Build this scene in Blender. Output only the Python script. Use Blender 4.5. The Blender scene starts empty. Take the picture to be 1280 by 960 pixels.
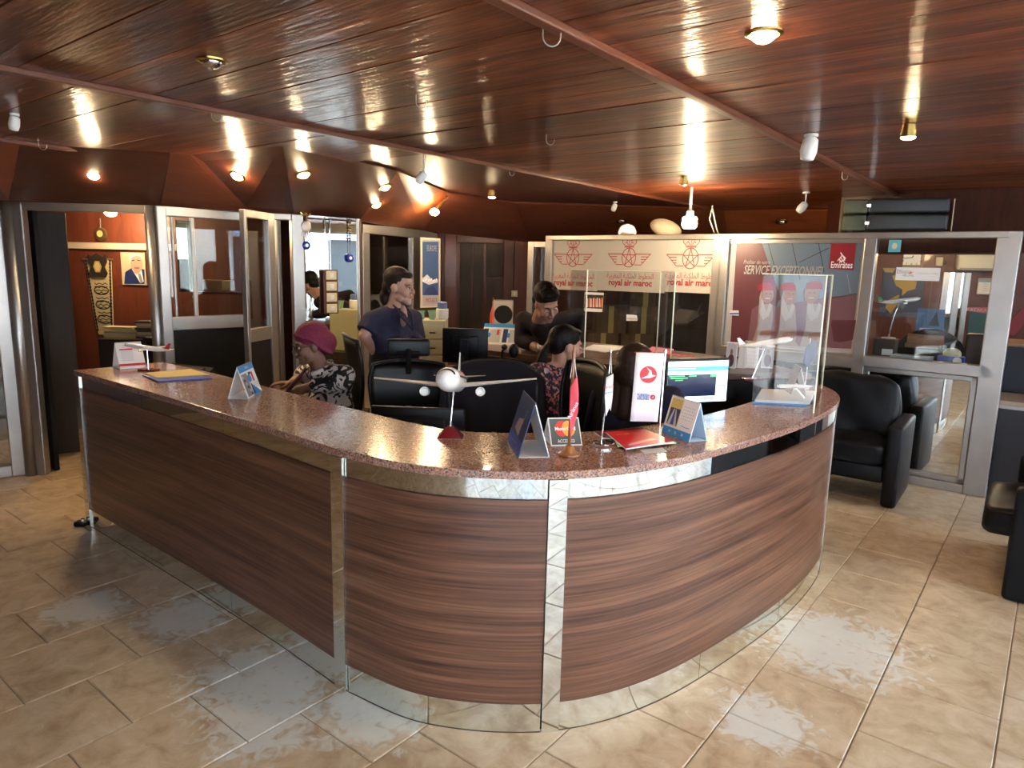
import bpy, bmesh, math, random
from mathutils import Vector, Matrix, Euler
random.seed(7)
SC = bpy.context.scene
COL = SC.collection
PI = math.pi

# ------------------------------------------------------------------ camera
F = 866.0; PITCH, ROLL, YAW = math.radians(9.64), math.radians(1.363), math.radians(38.17); H = 1.65
_fw = Vector((0, math.cos(PITCH), -math.sin(PITCH))); _rt = Vector((1, 0, 0)); _up = _rt.cross(_fw)
_r2 = _rt*math.cos(ROLL) + _up*math.sin(ROLL); _u2 = -_rt*math.sin(ROLL) + _up*math.cos(ROLL)
cam = bpy.data.cameras.new('camera'); co = bpy.data.objects.new('camera', cam); COL.objects.link(co)
cam.sensor_width = 36; cam.lens = F/1280*36; cam.clip_start = .02; cam.clip_end = 300
m = Matrix.Identity(4)
for i, v in enumerate((_r2, _u2, -_fw)):
    for j in range(3): m[j][i] = v[j]
m.translation = Vector((0, 0, H)); co.matrix_world = m
SC.camera = co
# ------------------------------------------------------------------ exposure, sky, sun
SC.view_settings.view_transform = 'Standard'; SC.view_settings.look = 'None'
SC.view_settings.gamma = 1; SC.view_settings.exposure = 2.95
SC.view_settings.use_curve_mapping = False
w = bpy.data.worlds.new('sky'); SC.world = w; w.use_nodes = True
nt = w.node_tree; bgn = nt.nodes['Background']
sky = nt.nodes.new('ShaderNodeTexSky'); sky.sky_type = 'HOSEK_WILKIE'; sky.turbidity = 4; sky.ground_albedo = .4
sky.sun_direction = Vector((-.5, .25, .83)).normalized()
nt.links.new(sky.outputs[0], bgn.inputs[0]); bgn.inputs[1].default_value = 14.0
SUN_STRENGTH = 6.0
# room axes: A along the front (to the right), B into the building
EA = Vector((math.cos(YAW), -math.sin(YAW), 0)); EB = Vector((math.sin(YAW), math.cos(YAW), 0))
def W(a, b, z=0): return EA*a + EB*b + Vector((0, 0, z))
sl = bpy.data.lights.new('sun', 'SUN'); sl.energy = SUN_STRENGTH; sl.angle = .01; sl.color = (1, .95, .86)
so = bpy.data.objects.new('sun', sl); COL.objects.link(so)
so.rotation_euler = (-(EA*.42 - EB*.25 + Vector((0, 0, -1)))).to_track_quat('Z', 'Y').to_euler()
def portal(a0, b0, a1, b1, z0, z1, inward):
    c = (W(a0, b0, (z0+z1)/2) + W(a1, b1, (z0+z1)/2))/2
    l = bpy.data.lights.new('portal', 'AREA'); l.shape = 'RECTANGLE'
    l.size = (W(a1, b1)-W(a0, b0)).length; l.size_y = z1-z0; l.cycles.is_portal = True
    o = bpy.data.objects.new('portal', l); COL.objects.link(o)
    x = (W(a1, b1)-W(a0, b0)).normalized(); zz = -inward; y = zz.cross(x)
    mm = Matrix.Identity(4)
    for i, v in enumerate((x, y, zz)):
        for j in range(3): mm[j][i] = v[j]
    mm.translation = c; o.matrix_world = mm
AR, BF = 2.3, -2.0          # right wall and front wall of the hall
portal(-0.3, BF-.1, AR, BF-.1, 0, 2.2, EB)
portal(AR+.1, BF, AR+.1, 6.2, 0, 2.2, -EA)

# ------------------------------------------------------------------ geometry helpers
def ray(x, y): return _r2*((x-640)/F) - _u2*((y-480)/F) + _fw
O3 = Vector((0, 0, H))
def G(x, y, z=0):
    d = ray(x, y); return O3 + d*((z-H)/d.z)
def P(x, y, Y):
    d = ray(x, y); return O3 + d*(Y/d.y)
def onb(x, y, b):
    d = ray(x, y); return O3 + d*(b/d.dot(EB))
def ab(p): return (p.dot(EA), p.dot(EB))

MATS = {}
def nodes(name):
    m = bpy.data.materials.new(name); m.use_nodes = True
    return m, m.node_tree, m.node_tree.nodes['Principled BSDF']
def mat(name, col, rough=.5, metal=0., spec=.5, emit=None, es=0, coat=0, noise=0, nscale=20, bump=0, bscale=60, alpha=None):
    if name in MATS: return MATS[name]
    m, t, b = nodes(name)
    b.inputs['Base Color'].default_value = (*col, 1); b.inputs['Roughness'].default_value = rough
    b.inputs['Metallic'].default_value = metal; b.inputs['Specular IOR Level'].default_value = spec
    b.inputs['Coat Weight'].default_value = coat; b.inputs['Coat Roughness'].default_value = .05
    if emit: b.inputs['Emission Color'].default_value = (*emit, 1); b.inputs['Emission Strength'].default_value = es
    if noise or bump:
        tc = t.nodes.new('ShaderNodeTexCoord')
    if noise:
        n = t.nodes.new('ShaderNodeTexNoise'); n.inputs['Scale'].default_value = nscale; n.inputs['Detail'].default_value = 5
        t.links.new(tc.outputs['Object'], n.inputs['Vector'])
        r = t.nodes.new('ShaderNodeValToRGB'); r.color_ramp.elements[0].position = .3; r.color_ramp.elements[1].position = .7
        r.color_ramp.elements[0].color = (*[c*(1-noise) for c in col], 1); r.color_ramp.elements[1].color = (*[min(1, c*(1+noise)) for c in col], 1)
        t.links.new(n.outputs[0], r.inputs[0]); t.links.new(r.outputs[0], b.inputs['Base Color'])
    if bump:
        n2 = t.nodes.new('ShaderNodeTexNoise'); n2.inputs['Scale'].default_value = bscale
        t.links.new(tc.outputs['Object'], n2.inputs['Vector'])
        bp = t.nodes.new('ShaderNodeBump'); bp.inputs['Strength'].default_value = bump; bp.inputs['Distance'].default_value = .01
        t.links.new(n2.outputs[0], bp.inputs['Height']); t.links.new(bp.outputs[0], b.inputs['Normal'])
    MATS[name] = m; return m
def wood(name, cols, rough=.4, stretch=(1, 14, 14), coat=0, coatr=.1, bump=0., scale=2.2, rnd=True, coords='Object', fine=.35, bdist=.004, bands=.5):
    if name in MATS: return MATS[name]
    m, t, b = nodes(name); N = t.nodes; Lk = t.links
    tc = N.new('ShaderNodeTexCoord'); mp = N.new('ShaderNodeMapping'); mp.inputs['Scale'].default_value = stretch
    Lk.new(tc.outputs[coords], mp.inputs[0]); vec = mp.outputs[0]
    if rnd:
        oi = N.new('ShaderNodeObjectInfo'); mu = N.new('ShaderNodeMath'); mu.operation = 'MULTIPLY'; mu.inputs[1].default_value = 37.0
        Lk.new(oi.outputs['Random'], mu.inputs[0]); ad = N.new('ShaderNodeVectorMath'); ad.operation = 'ADD'
        Lk.new(vec, ad.inputs[0]); Lk.new(mu.outputs[0], ad.inputs[1]); vec = ad.outputs[0]
    n = N.new('ShaderNodeTexNoise'); n.inputs['Scale'].default_value = scale; n.inputs['Detail'].default_value = 8; n.inputs['Distortion'].default_value = .6
    Lk.new(vec, n.inputs['Vector'])
    n2 = N.new('ShaderNodeTexNoise'); n2.inputs['Scale'].default_value = scale*6; n2.inputs['Detail'].default_value = 6
    Lk.new(vec, n2.inputs['Vector'])
    mx = N.new('ShaderNodeMix'); mx.data_type = 'FLOAT'; mx.inputs[0].default_value = fine
    Lk.new(n.outputs[0], mx.inputs[2]); Lk.new(n2.outputs[0], mx.inputs[3])
    r = N.new('ShaderNodeValToRGB'); e = r.color_ramp.elements
    e[0].position = .5-bands*.5+.05; e[1].position = .5+bands*.5-.05; e[0].color = (*cols[0], 1); e[1].color = (*cols[-1], 1)
    if len(cols) == 3: q = e.new(.5); q.color = (*cols[1], 1)
    Lk.new(mx.outputs[0], r.inputs[0]); out = r.outputs[0]
    if rnd:
        hv = N.new('ShaderNodeHueSaturation'); mr = N.new('ShaderNodeMapRange'); mr.inputs[3].default_value = .72; mr.inputs[4].default_value = 1.3
        Lk.new(oi.outputs['Random'], mr.inputs[0]); Lk.new(mr.outputs[0], hv.inputs['Value']); Lk.new(out, hv.inputs['Color']); out = hv.outputs[0]
    Lk.new(out, b.inputs['Base Color']); b.inputs['Roughness'].default_value = rough
    b.inputs['Coat Weight'].default_value = coat; b.inputs['Coat Roughness'].default_value = coatr
    if bump:
        bp = N.new('ShaderNodeBump'); bp.inputs['Strength'].default_value = bump; bp.inputs['Distance'].default_value = bdist
        Lk.new(mx.outputs[0], bp.inputs['Height']); Lk.new(bp.outputs[0], b.inputs['Normal']); Lk.new(bp.outputs[0], b.inputs['Coat Normal']); b.inputs['Specular IOR Level'].default_value = .12
    MATS[name] = m; return m
def glass(name, tint=(1, 1, 1), refl=1.0, rough=0., base=.03):
    if name in MATS: return MATS[name]
    m = bpy.data.materials.new(name); m.use_nodes = True; t = m.node_tree; N = t.nodes; N.remove(N['Principled BSDF'])
    tr = N.new('ShaderNodeBsdfTransparent'); tr.inputs[0].default_value = (*tint, 1)
    gl = N.new('ShaderNodeBsdfGlossy'); gl.inputs['Roughness'].default_value = rough
    fr = N.new('ShaderNodeFresnel'); fr.inputs[0].default_value = 1.5
    ma = N.new('ShaderNodeMath'); ma.operation = 'MULTIPLY_ADD'; ma.inputs[1].default_value = refl; ma.inputs[2].default_value = base; ma.use_clamp = True
    mx = N.new('ShaderNodeMixShader')
    t.links.new(fr.outputs[0], ma.inputs[0]); t.links.new(ma.outputs[0], mx.inputs[0]); t.links.new(tr.outputs[0], mx.inputs[1]); t.links.new(gl.outputs[0], mx.inputs[2])
    t.links.new(mx.outputs[0], N['Material Output'].inputs[0]); MATS[name] = m; return m

class MB:
    """collects shapes, builds ONE mesh object"""
    def __init__(s): s.v = []; s.f = []; s.mi = []; s.cur = 0; s.M = Matrix.Identity(4); s.mats = []
    def use(s, m):
        if m not in s.mats: s.mats.append(m)
        s.cur = s.mats.index(m); return s
    def add(s, vs, fs):
        k = len(s.v); s.v += [s.M @ Vector(v) for v in vs]
        for f in fs: s.f.append([k+i for i in f]); s.mi.append(s.cur)
        return s
    def box(s, x0, x1, y0, y1, z0, z1):
        return s.add([(x, y, z) for x in (x0, x1) for y in (y0, y1) for z in (z0, z1)],
                     [(0, 1, 3, 2), (4, 6, 7, 5), (0, 4, 5, 1), (2, 3, 7, 6), (0, 2, 6, 4), (1, 5, 7, 3)])
    def cbox(s, c, d): return s.box(c[0]-d[0]/2, c[0]+d[0]/2, c[1]-d[1]/2, c[1]+d[1]/2, c[2]-d[2]/2, c[2]+d[2]/2)
    def rbox(s, x0, x1, y0, y1, z0, z1, r=.02, n=4):
        """box with every edge rounded (superellipsoid-like shell)"""
        bm = bmesh.new(); bmesh.ops.create_cube(bm, size=1)
        for v in bm.verts: v.co = Vector(((x0+x1)/2+v.co.x*(x1-x0), (y0+y1)/2+v.co.y*(y1-y0), (z0+z1)/2+v.co.z*(z1-z0)))
        bmesh.ops.bevel(bm, geom=bm.edges[:], offset=r, segments=n, profile=.5, affect='EDGES', clamp_overlap=True)
        bm.verts.index_update(); s.add([v.co.copy() for v in bm.verts], [[v.index for v in f.verts] for f in bm.faces]); bm.free(); return s
    def prism(s, poly, z0, z1):
        n = len(poly); vs = [(p[0], p[1], z0) for p in poly]+[(p[0], p[1], z1) for p in poly]
        return s.add(vs, [list(range(n))[::-1], list(range(n, 2*n))]+[(i, (i+1) % n, n+(i+1) % n, n+i) for i in range(n)])
    def hexa(s, q0, q1):
        """block between two quads"""
        return s.add(list(q0)+list(q1), [(3, 2, 1, 0), (4, 5, 6, 7)]+[(i, (i+1) % 4, 4+(i+1) % 4, 4+i) for i in range(4)])
    def tube(s, pts, r, n=8, caps=True, flat=1.0):
        pts = [Vector(p) for p in pts]; rs = r if isinstance(r, (list, tuple)) else [r]*len(pts)
        k = len(s.v); up = None; vs = []
        for i, p in enumerate(pts):
            t = (pts[min(i+1, len(pts)-1)]-pts[max(i-1, 0)]).normalized()
            if up is None: up = Vector((0, 0, 1)) if abs(t.z) < .9 else Vector((1, 0, 0))
            x = t.cross(up).normalized(); y = x.cross(t).normalized(); up = y
            vs += [p + x*math.cos(2*PI*j/n)*rs[i] + y*math.sin(2*PI*j/n)*rs[i]*flat for j in range(n)]
        fs = [(i*n+j, i*n+(j+1) % n, (i+1)*n+(j+1) % n, (i+1)*n+j) for i in range(len(pts)-1) for j in range(n)]
        if caps: fs += [list(range(n))[::-1], [(len(pts)-1)*n+j for j in range(n)]]
        return s.add(vs, fs)
    def cyl(s, p0, p1, r0, r1=None, n=16): return s.tube([p0, p1], [r0, r0 if r1 is None else r1], n)
    def lathe(s, prof, n=24, axis='z', o=(0, 0, 0)):
        vs = []
        for r, z in prof:
            for j in range(n):
                a = 2*PI*j/n; c, d = math.cos(a)*r, math.sin(a)*r
                vs.append((o[0]+c, o[1]+d, o[2]+z) if axis == 'z' else ((o[0]+z, o[1]+c, o[2]+d) if axis == 'x' else (o[0]+c, o[1]+z, o[2]+d)))
        fs = [(i*n+j, i*n+(j+1) % n, (i+1)*n+(j+1) % n, (i+1)*n+j) for i in range(len(prof)-1) for j in range(n)]
        fs += [list(range(n))[::-1], [(len(prof)-1)*n+j for j in range(n)]]
        return s.add(vs, fs)
    def ell(s, c, r, n=16, k=10, rot=None):
        R = rot or Matrix.Identity(3); c = Vector(c); vs = []
        for i in range(1, k):
            th = PI*i/k
            for j in range(n):
                a = 2*PI*j/n; vs.append(c+R@Vector((r[0]*math.sin(th)*math.cos(a), r[1]*math.sin(th)*math.sin(a), r[2]*math.cos(th))))
        vs += [c+R@Vector((0, 0, r[2])), c+R@Vector((0, 0, -r[2]))]; T = len(vs)-2
        fs = [(i*n+j, (i+1)*n+j, (i+1)*n+(j+1) % n, i*n+(j+1) % n) for i in range(k-2) for j in range(n)]
        fs += [(T, j, (j+1) % n) for j in range(n)]+[(T+1, (k-2)*n+(j+1) % n, (k-2)*n+j) for j in range(n)]
        return s.add(vs, fs)
    def cap(s, p0, p1, r0, r1, n=14, e0=True, e1=True):
        """tapered limb with rounded ends"""
        p0, p1 = Vector(p0), Vector(p1); t = (p1-p0).normalized(); pts = []; rs = []
        if e0:
            for a in (80, 60, 40, 20): pts.append(p0-t*r0*math.sin(math.radians(a))); rs.append(r0*math.cos(math.radians(a)))
        pts += [p0, p1]; rs += [r0, r1]
        if e1:
            for a in (20, 40, 60, 80): pts.append(p1+t*r1*math.sin(math.radians(a))); rs.append(r1*math.cos(math.radians(a)))
        return s.tube(pts, rs, n)
    def grid(s, fn, nu, nv, closed_u=False):
        vs = [fn(i/(nu if closed_u else nu-1), j/(nv-1)) for i in range(nu) for j in range(nv)]
        rng = nu if closed_u else nu-1
        return s.add(vs, [(i*nv+j, ((i+1) % nu)*nv+j, ((i+1) % nu)*nv+j+1, i*nv+j+1) for i in range(rng) for j in range(nv-1)])
    def obj(s, name, m=None, parent=None, smooth=False, loc=None, bev=0, sub=0, remesh=0, sm=0, solid=0):
        me = bpy.data.meshes.new(name); me.from_pydata([tuple(v) for v in s.v], [], s.f)
        for q in (s.mats or [m]): me.materials.append(q)
        if s.mats: me.polygons.foreach_set('material_index', s.mi)
        bm = bmesh.new(); bm.from_mesh(me)
        if not solid: bmesh.ops.recalc_face_normals(bm, faces=bm.faces)
        bm.to_mesh(me); bm.free()
        o = bpy.data.objects.new(name, me); COL.objects.link(o)
        if solid: q = o.modifiers.new('s', 'SOLIDIFY'); q.thickness = solid; q.offset = 0
        if remesh: q = o.modifiers.new('r', 'REMESH'); q.mode = 'VOXEL'; q.voxel_size = remesh; q.use_smooth_shade = True
        if sm: q = o.modifiers.new('m', 'SMOOTH'); q.iterations = sm; q.factor = .5
        if bev: q = o.modifiers.new('b', 'BEVEL'); q.width = bev; q.segments = 2; q.limit_method = 'ANGLE'
        if sub: q = o.modifiers.new('u', 'SUBSURF'); q.levels = q.render_levels = sub
        if o.modifiers and (remesh or solid or sub):
            dg = bpy.context.evaluated_depsgraph_get(); n = bpy.data.meshes.new_from_object(o.evaluated_get(dg)); o.modifiers.clear(); o.data = n; me = n
        if smooth or remesh or sub: me.polygons.foreach_set('use_smooth', [True]*len(me.polygons))
        if parent: o.parent = parent
        if loc is not None: o.location = loc
        return o
def smooth_by_angle(o, deg=40):
    me = o.data; bm = bmesh.new(); bm.from_mesh(me)
    for e in bm.edges:
        if len(e.link_faces) == 2 and e.calc_face_angle(0) > math.radians(deg): e.smooth = False
    for f in bm.faces: f.smooth = True
    bm.to_mesh(me); bm.free(); return o
def tag(o, label=None, cat=None, group=None, kind=None):
    if label: o['label'] = label
    if cat: o['category'] = cat
    if group: o['group'] = group
    if kind: o['kind'] = kind
    return o
def thing(name, label, cat, loc=(0, 0, 0), rz=0, group=None):
    o = bpy.data.objects.new(name, None); COL.objects.link(o); o.empty_display_size = .1
    o.location = loc; o.rotation_euler = (0, 0, rz); return tag(o, label, cat, group)
def struct(o): o['kind'] = 'structure'; return o
def sroot(name):
    o = bpy.data.objects.new(name, None); COL.objects.link(o); return struct(o)
def frame(o, x, y):
    """matrix with origin o, axes x, y (sheet plane) and z = x cross y towards the viewer"""
    x = Vector(x).normalized(); y = Vector(y); y = (y-x*y.dot(x)).normalized(); z = x.cross(y); m = Matrix.Identity(4)
    for i, v in enumerate((x, y, z)):
        for j in range(3): m[j][i] = v[j]
    m.translation = Vector(o); return m
class Print:
    """flat print: coloured polygons in thin layers on a sheet"""
    def __init__(s, M): s.mb = MB(); s.mb.M = M; s.z = .0006
    def poly(s, m, pts, dz=None):
        s.mb.use(m); s.z += .00004; z = s.z
        s.mb.add([(p[0], p[1], z) for p in pts], [list(range(len(pts)))]); return s
    def rect(s, m, x0, y0, x1, y1): return s.poly(m, [(x0, y0), (x1, y0), (x1, y1), (x0, y1)])
    def disc(s, m, x, y, rx, ry=None, n=20, a0=0, a1=2*PI):
        ry = ry or rx; return s.poly(m, [(x+rx*math.cos(a0+(a1-a0)*i/n), y+ry*math.sin(a0+(a1-a0)*i/n)) for i in range(n)])
    def line(s, m, pts, w):
        for a, b in zip(pts, pts[1:]):
            a, b = Vector(a), Vector(b); d = (b-a).normalized(); p = Vector((-d.y, d.x))*w/2; e = d*w*.3
            s.poly(m, [a-p-e, b-p+e, b+p+e, a+p-e])
        return s
    def ring(s, m, x, y, rx, ry, w, n=24):
        s.mb.use(m); s.z += .00004; vs = []
        for i in range(n):
            a = 2*PI*i/n; vs += [(x+(rx-w/2)*math.cos(a), y+(ry-w/2)*math.sin(a), s.z), (x+(rx+w/2)*math.cos(a), y+(ry+w/2)*math.sin(a), s.z)]
        s.mb.add(vs, [(2*i, 2*i+1, (2*i+3) % (2*n), (2*i+2) % (2*n)) for i in range(n)]); return s
    def obj(s, name='print', parent=None): return s.mb.obj(name, None, parent, solid=0)
def text(s, size, m, M, parent=None, align='CENTER', bold=0, shear=0, name='lettering', width=None):
    c = bpy.data.curves.new('t', 'FONT'); c.body = s; c.size = size; c.align_x = align; c.offset = bold; c.shear = shear; c.resolution_u = 2
    o = bpy.data.objects.new('t', c); COL.objects.link(o); dg = bpy.context.evaluated_depsgraph_get()
    me = bpy.data.meshes.new_from_object(o.evaluated_get(dg)); bpy.data.objects.remove(o)
    if width:
        xs = [v.co.x for v in me.vertices]; k = width/max(1e-6, max(xs)-min(xs)); me.transform(Matrix.Diagonal((k, 1, 1, 1)))
    me.transform(M); me.materials.clear(); me.materials.append(m)
    o = bpy.data.objects.new(name, me); COL.objects.link(o)
    if parent: o.parent = parent
    return o
def T(x, y, z=0): return Matrix.Translation((x, y, z))
def copy_tree(o, parent=None):
    c = o.copy(); COL.objects.link(c); c.parent = parent
    for ch in o.children: copy_tree(ch, c)
    return c
def catmull(pts, n=8):
    out = []; p = [Vector(q) for q in pts]; p = [2*p[0]-p[1]]+p+[2*p[-1]-p[-2]]
    for i in range(1, len(p)-2):
        for k in range(n):
            t = k/n; a, b, c, d = p[i-1:i+3]
            out.append(.5*((2*b)+(c-a)*t+(2*a-5*b+4*c-d)*t*t+(3*b-a-3*c+d)*t**3))
    out.append(p[-2]); return out

# ------------------------------------------------------------------ materials
M_ceil = wood('varnished_mahogany', [(.035, .009, .004), (.14, .036, .014), (.32, .095, .036)], rough=.45, stretch=(.7, 7, 7), coat=.6, coatr=.12, bump=.9, scale=1.5, bdist=.007)
M_beam = wood('mahogany_batten', [(.10, .025, .010), (.22, .06, .024)], rough=.5, stretch=(14, 1, 14), coat=.15)
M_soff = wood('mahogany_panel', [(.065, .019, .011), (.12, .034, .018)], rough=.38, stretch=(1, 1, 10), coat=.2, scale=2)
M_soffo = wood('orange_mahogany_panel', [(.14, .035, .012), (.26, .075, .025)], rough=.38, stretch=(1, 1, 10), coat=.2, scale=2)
M_wallo = wood('red_mahogany_wall', [(.07, .018, .009), (.15, .036, .015)], rough=.5, stretch=(6, 6, 1), coat=.2, scale=1.5)
M_walld = wood('dark_mahogany_wall', [(.045, .013, .009), (.10, .028, .015)], rough=.45, stretch=(8, 8, 1), scale=1.5)
M_dark = wood('wenge_door', [(.022, .014, .010), (.045, .029, .020)], rough=.65, stretch=(10, 10, 1), scale=1.5)
M_wal = wood('walnut_laminate', [(.052, .020, .012), (.12, .051, .029), (.20, .095, .055)], rough=.34, stretch=(.30, .30, 14), scale=1.4, rnd=False, fine=.5, bands=.36)
M_alu = mat('brushed_aluminium', (.42, .40, .38), .36, .85, noise=.08, nscale=6)
M_alud = mat('dull_aluminium', (.40, .37, .33), .4, .8)
M_mirror = mat('mirror', (.80, .83, .80), .015, 1)
M_chrome = mat('chrome', (.8, .8, .8), .08, 1)
M_glass = glass('clear_glass', (.93, .95, .94), .55, 0, .02)
M_wglass = glass('street_glass', (.95, .96, .96), .6, 0, .02)
M_acry = glass('acrylic', (.93, .94, .94), .3, .02, .015)
M_acedge = mat('acrylic_edge', (.85, .85, .62), .2, emit=None)
M_blk = mat('black_plastic', (.009, .009, .010), .38, spec=.3)
M_blkm = mat('matte_black', (.008, .008, .009), .7, spec=.2)
M_lea = mat('black_leather', (.006, .007, .009), .40, bump=.35, bscale=9, spec=.2)
M_cloth = mat('black_cloth', (.012, .011, .014), .9, spec=.15)
M_white = mat('white_paper', (.80, .80, .82), .6)
M_wht = mat('white_plastic', (.72, .70, .66), .4)
M_crm = mat('cream_plastic', (.60, .55, .38), .5)
M_red = mat('red_ink', (.62, .03, .04), .5)
M_ram = mat('dark_red_ink', (.30, .012, .018), .5)
M_mar = mat('maroon_wood', (.16, .008, .012), .15, coat=.6)
M_blue = mat('sky_blue_ink', (.02, .27, .68), .45)
M_navy = mat('navy_ink', (.015, .03, .12), .45)
M_blui = mat('royal_blue_ink', (.02, .07, .42), .45)
M_grey = mat('grey_ink', (.25, .25, .27), .6)
M_lgrey = mat('light_grey_ink', (.5, .5, .52), .6)
M_blki = mat('black_ink', (.02, .02, .02), .6)
M_gold = mat('brass', (.55, .38, .12), .25, 1)
M_org = mat('orange_ink', (.85, .33, .05), .5)
M_yel = mat('yellow_paper', (.62, .48, .16), .6)
M_kraft = mat('cardboard', (.25, .14, .07), .8, noise=.1)
M_skinA = mat('brown_skin', (.20, .092, .055), .45, noise=.1, nscale=14)
M_skinB = mat('fair_skin', (.46, .25, .17), .45, noise=.06, nscale=14)
M_skinC = mat('tan_skin', (.36, .18, .12), .45, noise=.06, nscale=14)
M_hair = mat('dark_hair', (.006, .004, .004), .55, spec=.2, bump=.3, bscale=50)
M_hairb = mat('brown_hair', (.022, .011, .008), .55, spec=.2, bump=.3, bscale=50)
def granite():
    m, t, b = nodes('red_granite'); N = t.nodes; Lk = t.links
    tc = N.new('ShaderNodeTexCoord'); v = N.new('ShaderNodeTexVoronoi'); v.inputs['Scale'].default_value = 210; v.inputs['Randomness'].default_value = 1
    Lk.new(tc.outputs['Object'], v.inputs['Vector']); s = N.new('ShaderNodeSeparateColor'); Lk.new(v.outputs['Color'], s.inputs[0])
    r = N.new('ShaderNodeValToRGB'); r.color_ramp.interpolation = 'CONSTANT'; e = r.color_ramp.elements
    e[0].position = 0; e[0].color = (.07, .05, .045, 1); e[1].position = .14; e[1].color = (.27, .12, .075, 1)
    for p, c in ((.45, (.33, .16, .105)), (.66, (.19, .08, .055)), (.8, (.40, .24, .17)), (.93, (.20, .17, .16))): q = e.new(p); q.color = (*c, 1)
    Lk.new(s.outputs[0], r.inputs[0]); n = N.new('ShaderNodeTexNoise'); n.inputs['Scale'].default_value = 40
    Lk.new(tc.outputs['Object'], n.inputs['Vector']); mx = N.new('ShaderNodeMix'); mx.data_type = 'RGBA'; mx.blend_type = 'MULTIPLY'; mx.inputs[0].default_value = .35
    Lk.new(r.outputs[0], mx.inputs[6]); Lk.new(n.outputs[0], mx.inputs[7]); g = N.new('ShaderNodeHueSaturation'); g.inputs['Value'].default_value = 1.4; g.inputs['Saturation'].default_value = .92
    Lk.new(mx.outputs[2], g.inputs['Color']); Lk.new(g.outputs[0], b.inputs['Base Color']); b.inputs['Roughness'].default_value = .20
    b.inputs['Coat Weight'].default_value = .25; b.inputs['Coat Roughness'].default_value = .03; return m
M_gran = granite()
def tilemat():
    m, t, b = nodes('stone_tile'); N = t.nodes; Lk = t.links
    tc = N.new('ShaderNodeTexCoord'); oi = N.new('ShaderNodeObjectInfo'); mu = N.new('ShaderNodeMath'); mu.operation = 'MULTIPLY'; mu.inputs[1].default_value = 50
    Lk.new(oi.outputs['Random'], mu.inputs[0]); ad = N.new('ShaderNodeVectorMath'); Lk.new(tc.outputs['Object'], ad.inputs[0]); Lk.new(mu.outputs[0], ad.inputs[1])
    n = N.new('ShaderNodeTexNoise'); n.inputs['Scale'].default_value = 8; n.inputs['Detail'].default_value = 9; n.inputs['Roughness'].default_value = .62; n.inputs['Distortion'].default_value = .5
    Lk.new(ad.outputs[0], n.inputs['Vector'])
    r = N.new('ShaderNodeValToRGB'); e = r.color_ramp.elements; e[0].position = .32; e[0].color = (.38, .25, .135, 1); e[1].position = .68; e[1].color = (.64, .50, .34, 1)
    q = e.new(.5); q.color = (.53, .39, .24, 1); Lk.new(n.outputs[0], r.inputs[0])
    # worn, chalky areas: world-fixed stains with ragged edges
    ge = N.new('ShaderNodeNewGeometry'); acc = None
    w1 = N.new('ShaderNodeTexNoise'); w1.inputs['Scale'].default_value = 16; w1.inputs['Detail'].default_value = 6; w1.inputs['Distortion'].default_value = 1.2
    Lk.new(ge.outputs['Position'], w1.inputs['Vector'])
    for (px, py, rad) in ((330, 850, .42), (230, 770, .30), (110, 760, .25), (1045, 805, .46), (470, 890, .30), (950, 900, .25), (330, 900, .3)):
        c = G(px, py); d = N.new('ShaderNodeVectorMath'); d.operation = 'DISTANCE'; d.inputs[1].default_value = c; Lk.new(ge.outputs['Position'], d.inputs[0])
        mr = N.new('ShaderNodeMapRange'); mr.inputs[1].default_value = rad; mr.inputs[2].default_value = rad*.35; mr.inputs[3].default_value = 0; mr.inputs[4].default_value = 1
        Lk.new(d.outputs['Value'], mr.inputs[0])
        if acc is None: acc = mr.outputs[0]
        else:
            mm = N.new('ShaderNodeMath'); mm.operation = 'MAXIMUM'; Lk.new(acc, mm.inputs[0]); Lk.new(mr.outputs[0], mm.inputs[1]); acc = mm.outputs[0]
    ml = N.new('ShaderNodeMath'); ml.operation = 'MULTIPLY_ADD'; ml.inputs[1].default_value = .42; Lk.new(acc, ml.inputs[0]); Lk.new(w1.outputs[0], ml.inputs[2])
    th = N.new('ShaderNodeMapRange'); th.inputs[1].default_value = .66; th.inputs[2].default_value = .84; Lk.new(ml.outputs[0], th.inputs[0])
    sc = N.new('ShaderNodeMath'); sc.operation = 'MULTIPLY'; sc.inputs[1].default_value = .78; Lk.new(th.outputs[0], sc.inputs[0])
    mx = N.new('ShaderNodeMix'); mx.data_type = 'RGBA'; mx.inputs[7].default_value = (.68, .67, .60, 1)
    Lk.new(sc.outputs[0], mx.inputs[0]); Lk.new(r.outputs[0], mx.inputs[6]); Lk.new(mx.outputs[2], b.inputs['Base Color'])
    b.inputs['Roughness'].default_value = .38; b.inputs['Specular IOR Level'].default_value = .45
    bp = N.new('ShaderNodeBump'); bp.inputs['Strength'].default_value = .25; bp.inputs['Distance'].default_value = .004
    Lk.new(n.outputs[0], bp.inputs['Height']); Lk.new(bp.outputs[0], b.inputs['Normal']); return m
M_tile = tilemat()
M_grout = mat('grout', (.30, .24, .17), .9)
M_lamp = mat('warm_lamp_glow', (1, .8, .5), .5, emit=(1, .74, .42), es=45)
M_lampc = mat('bulb_glow', (1, .85, .6), .5, emit=(1, .80, .5), es=40)
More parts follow.
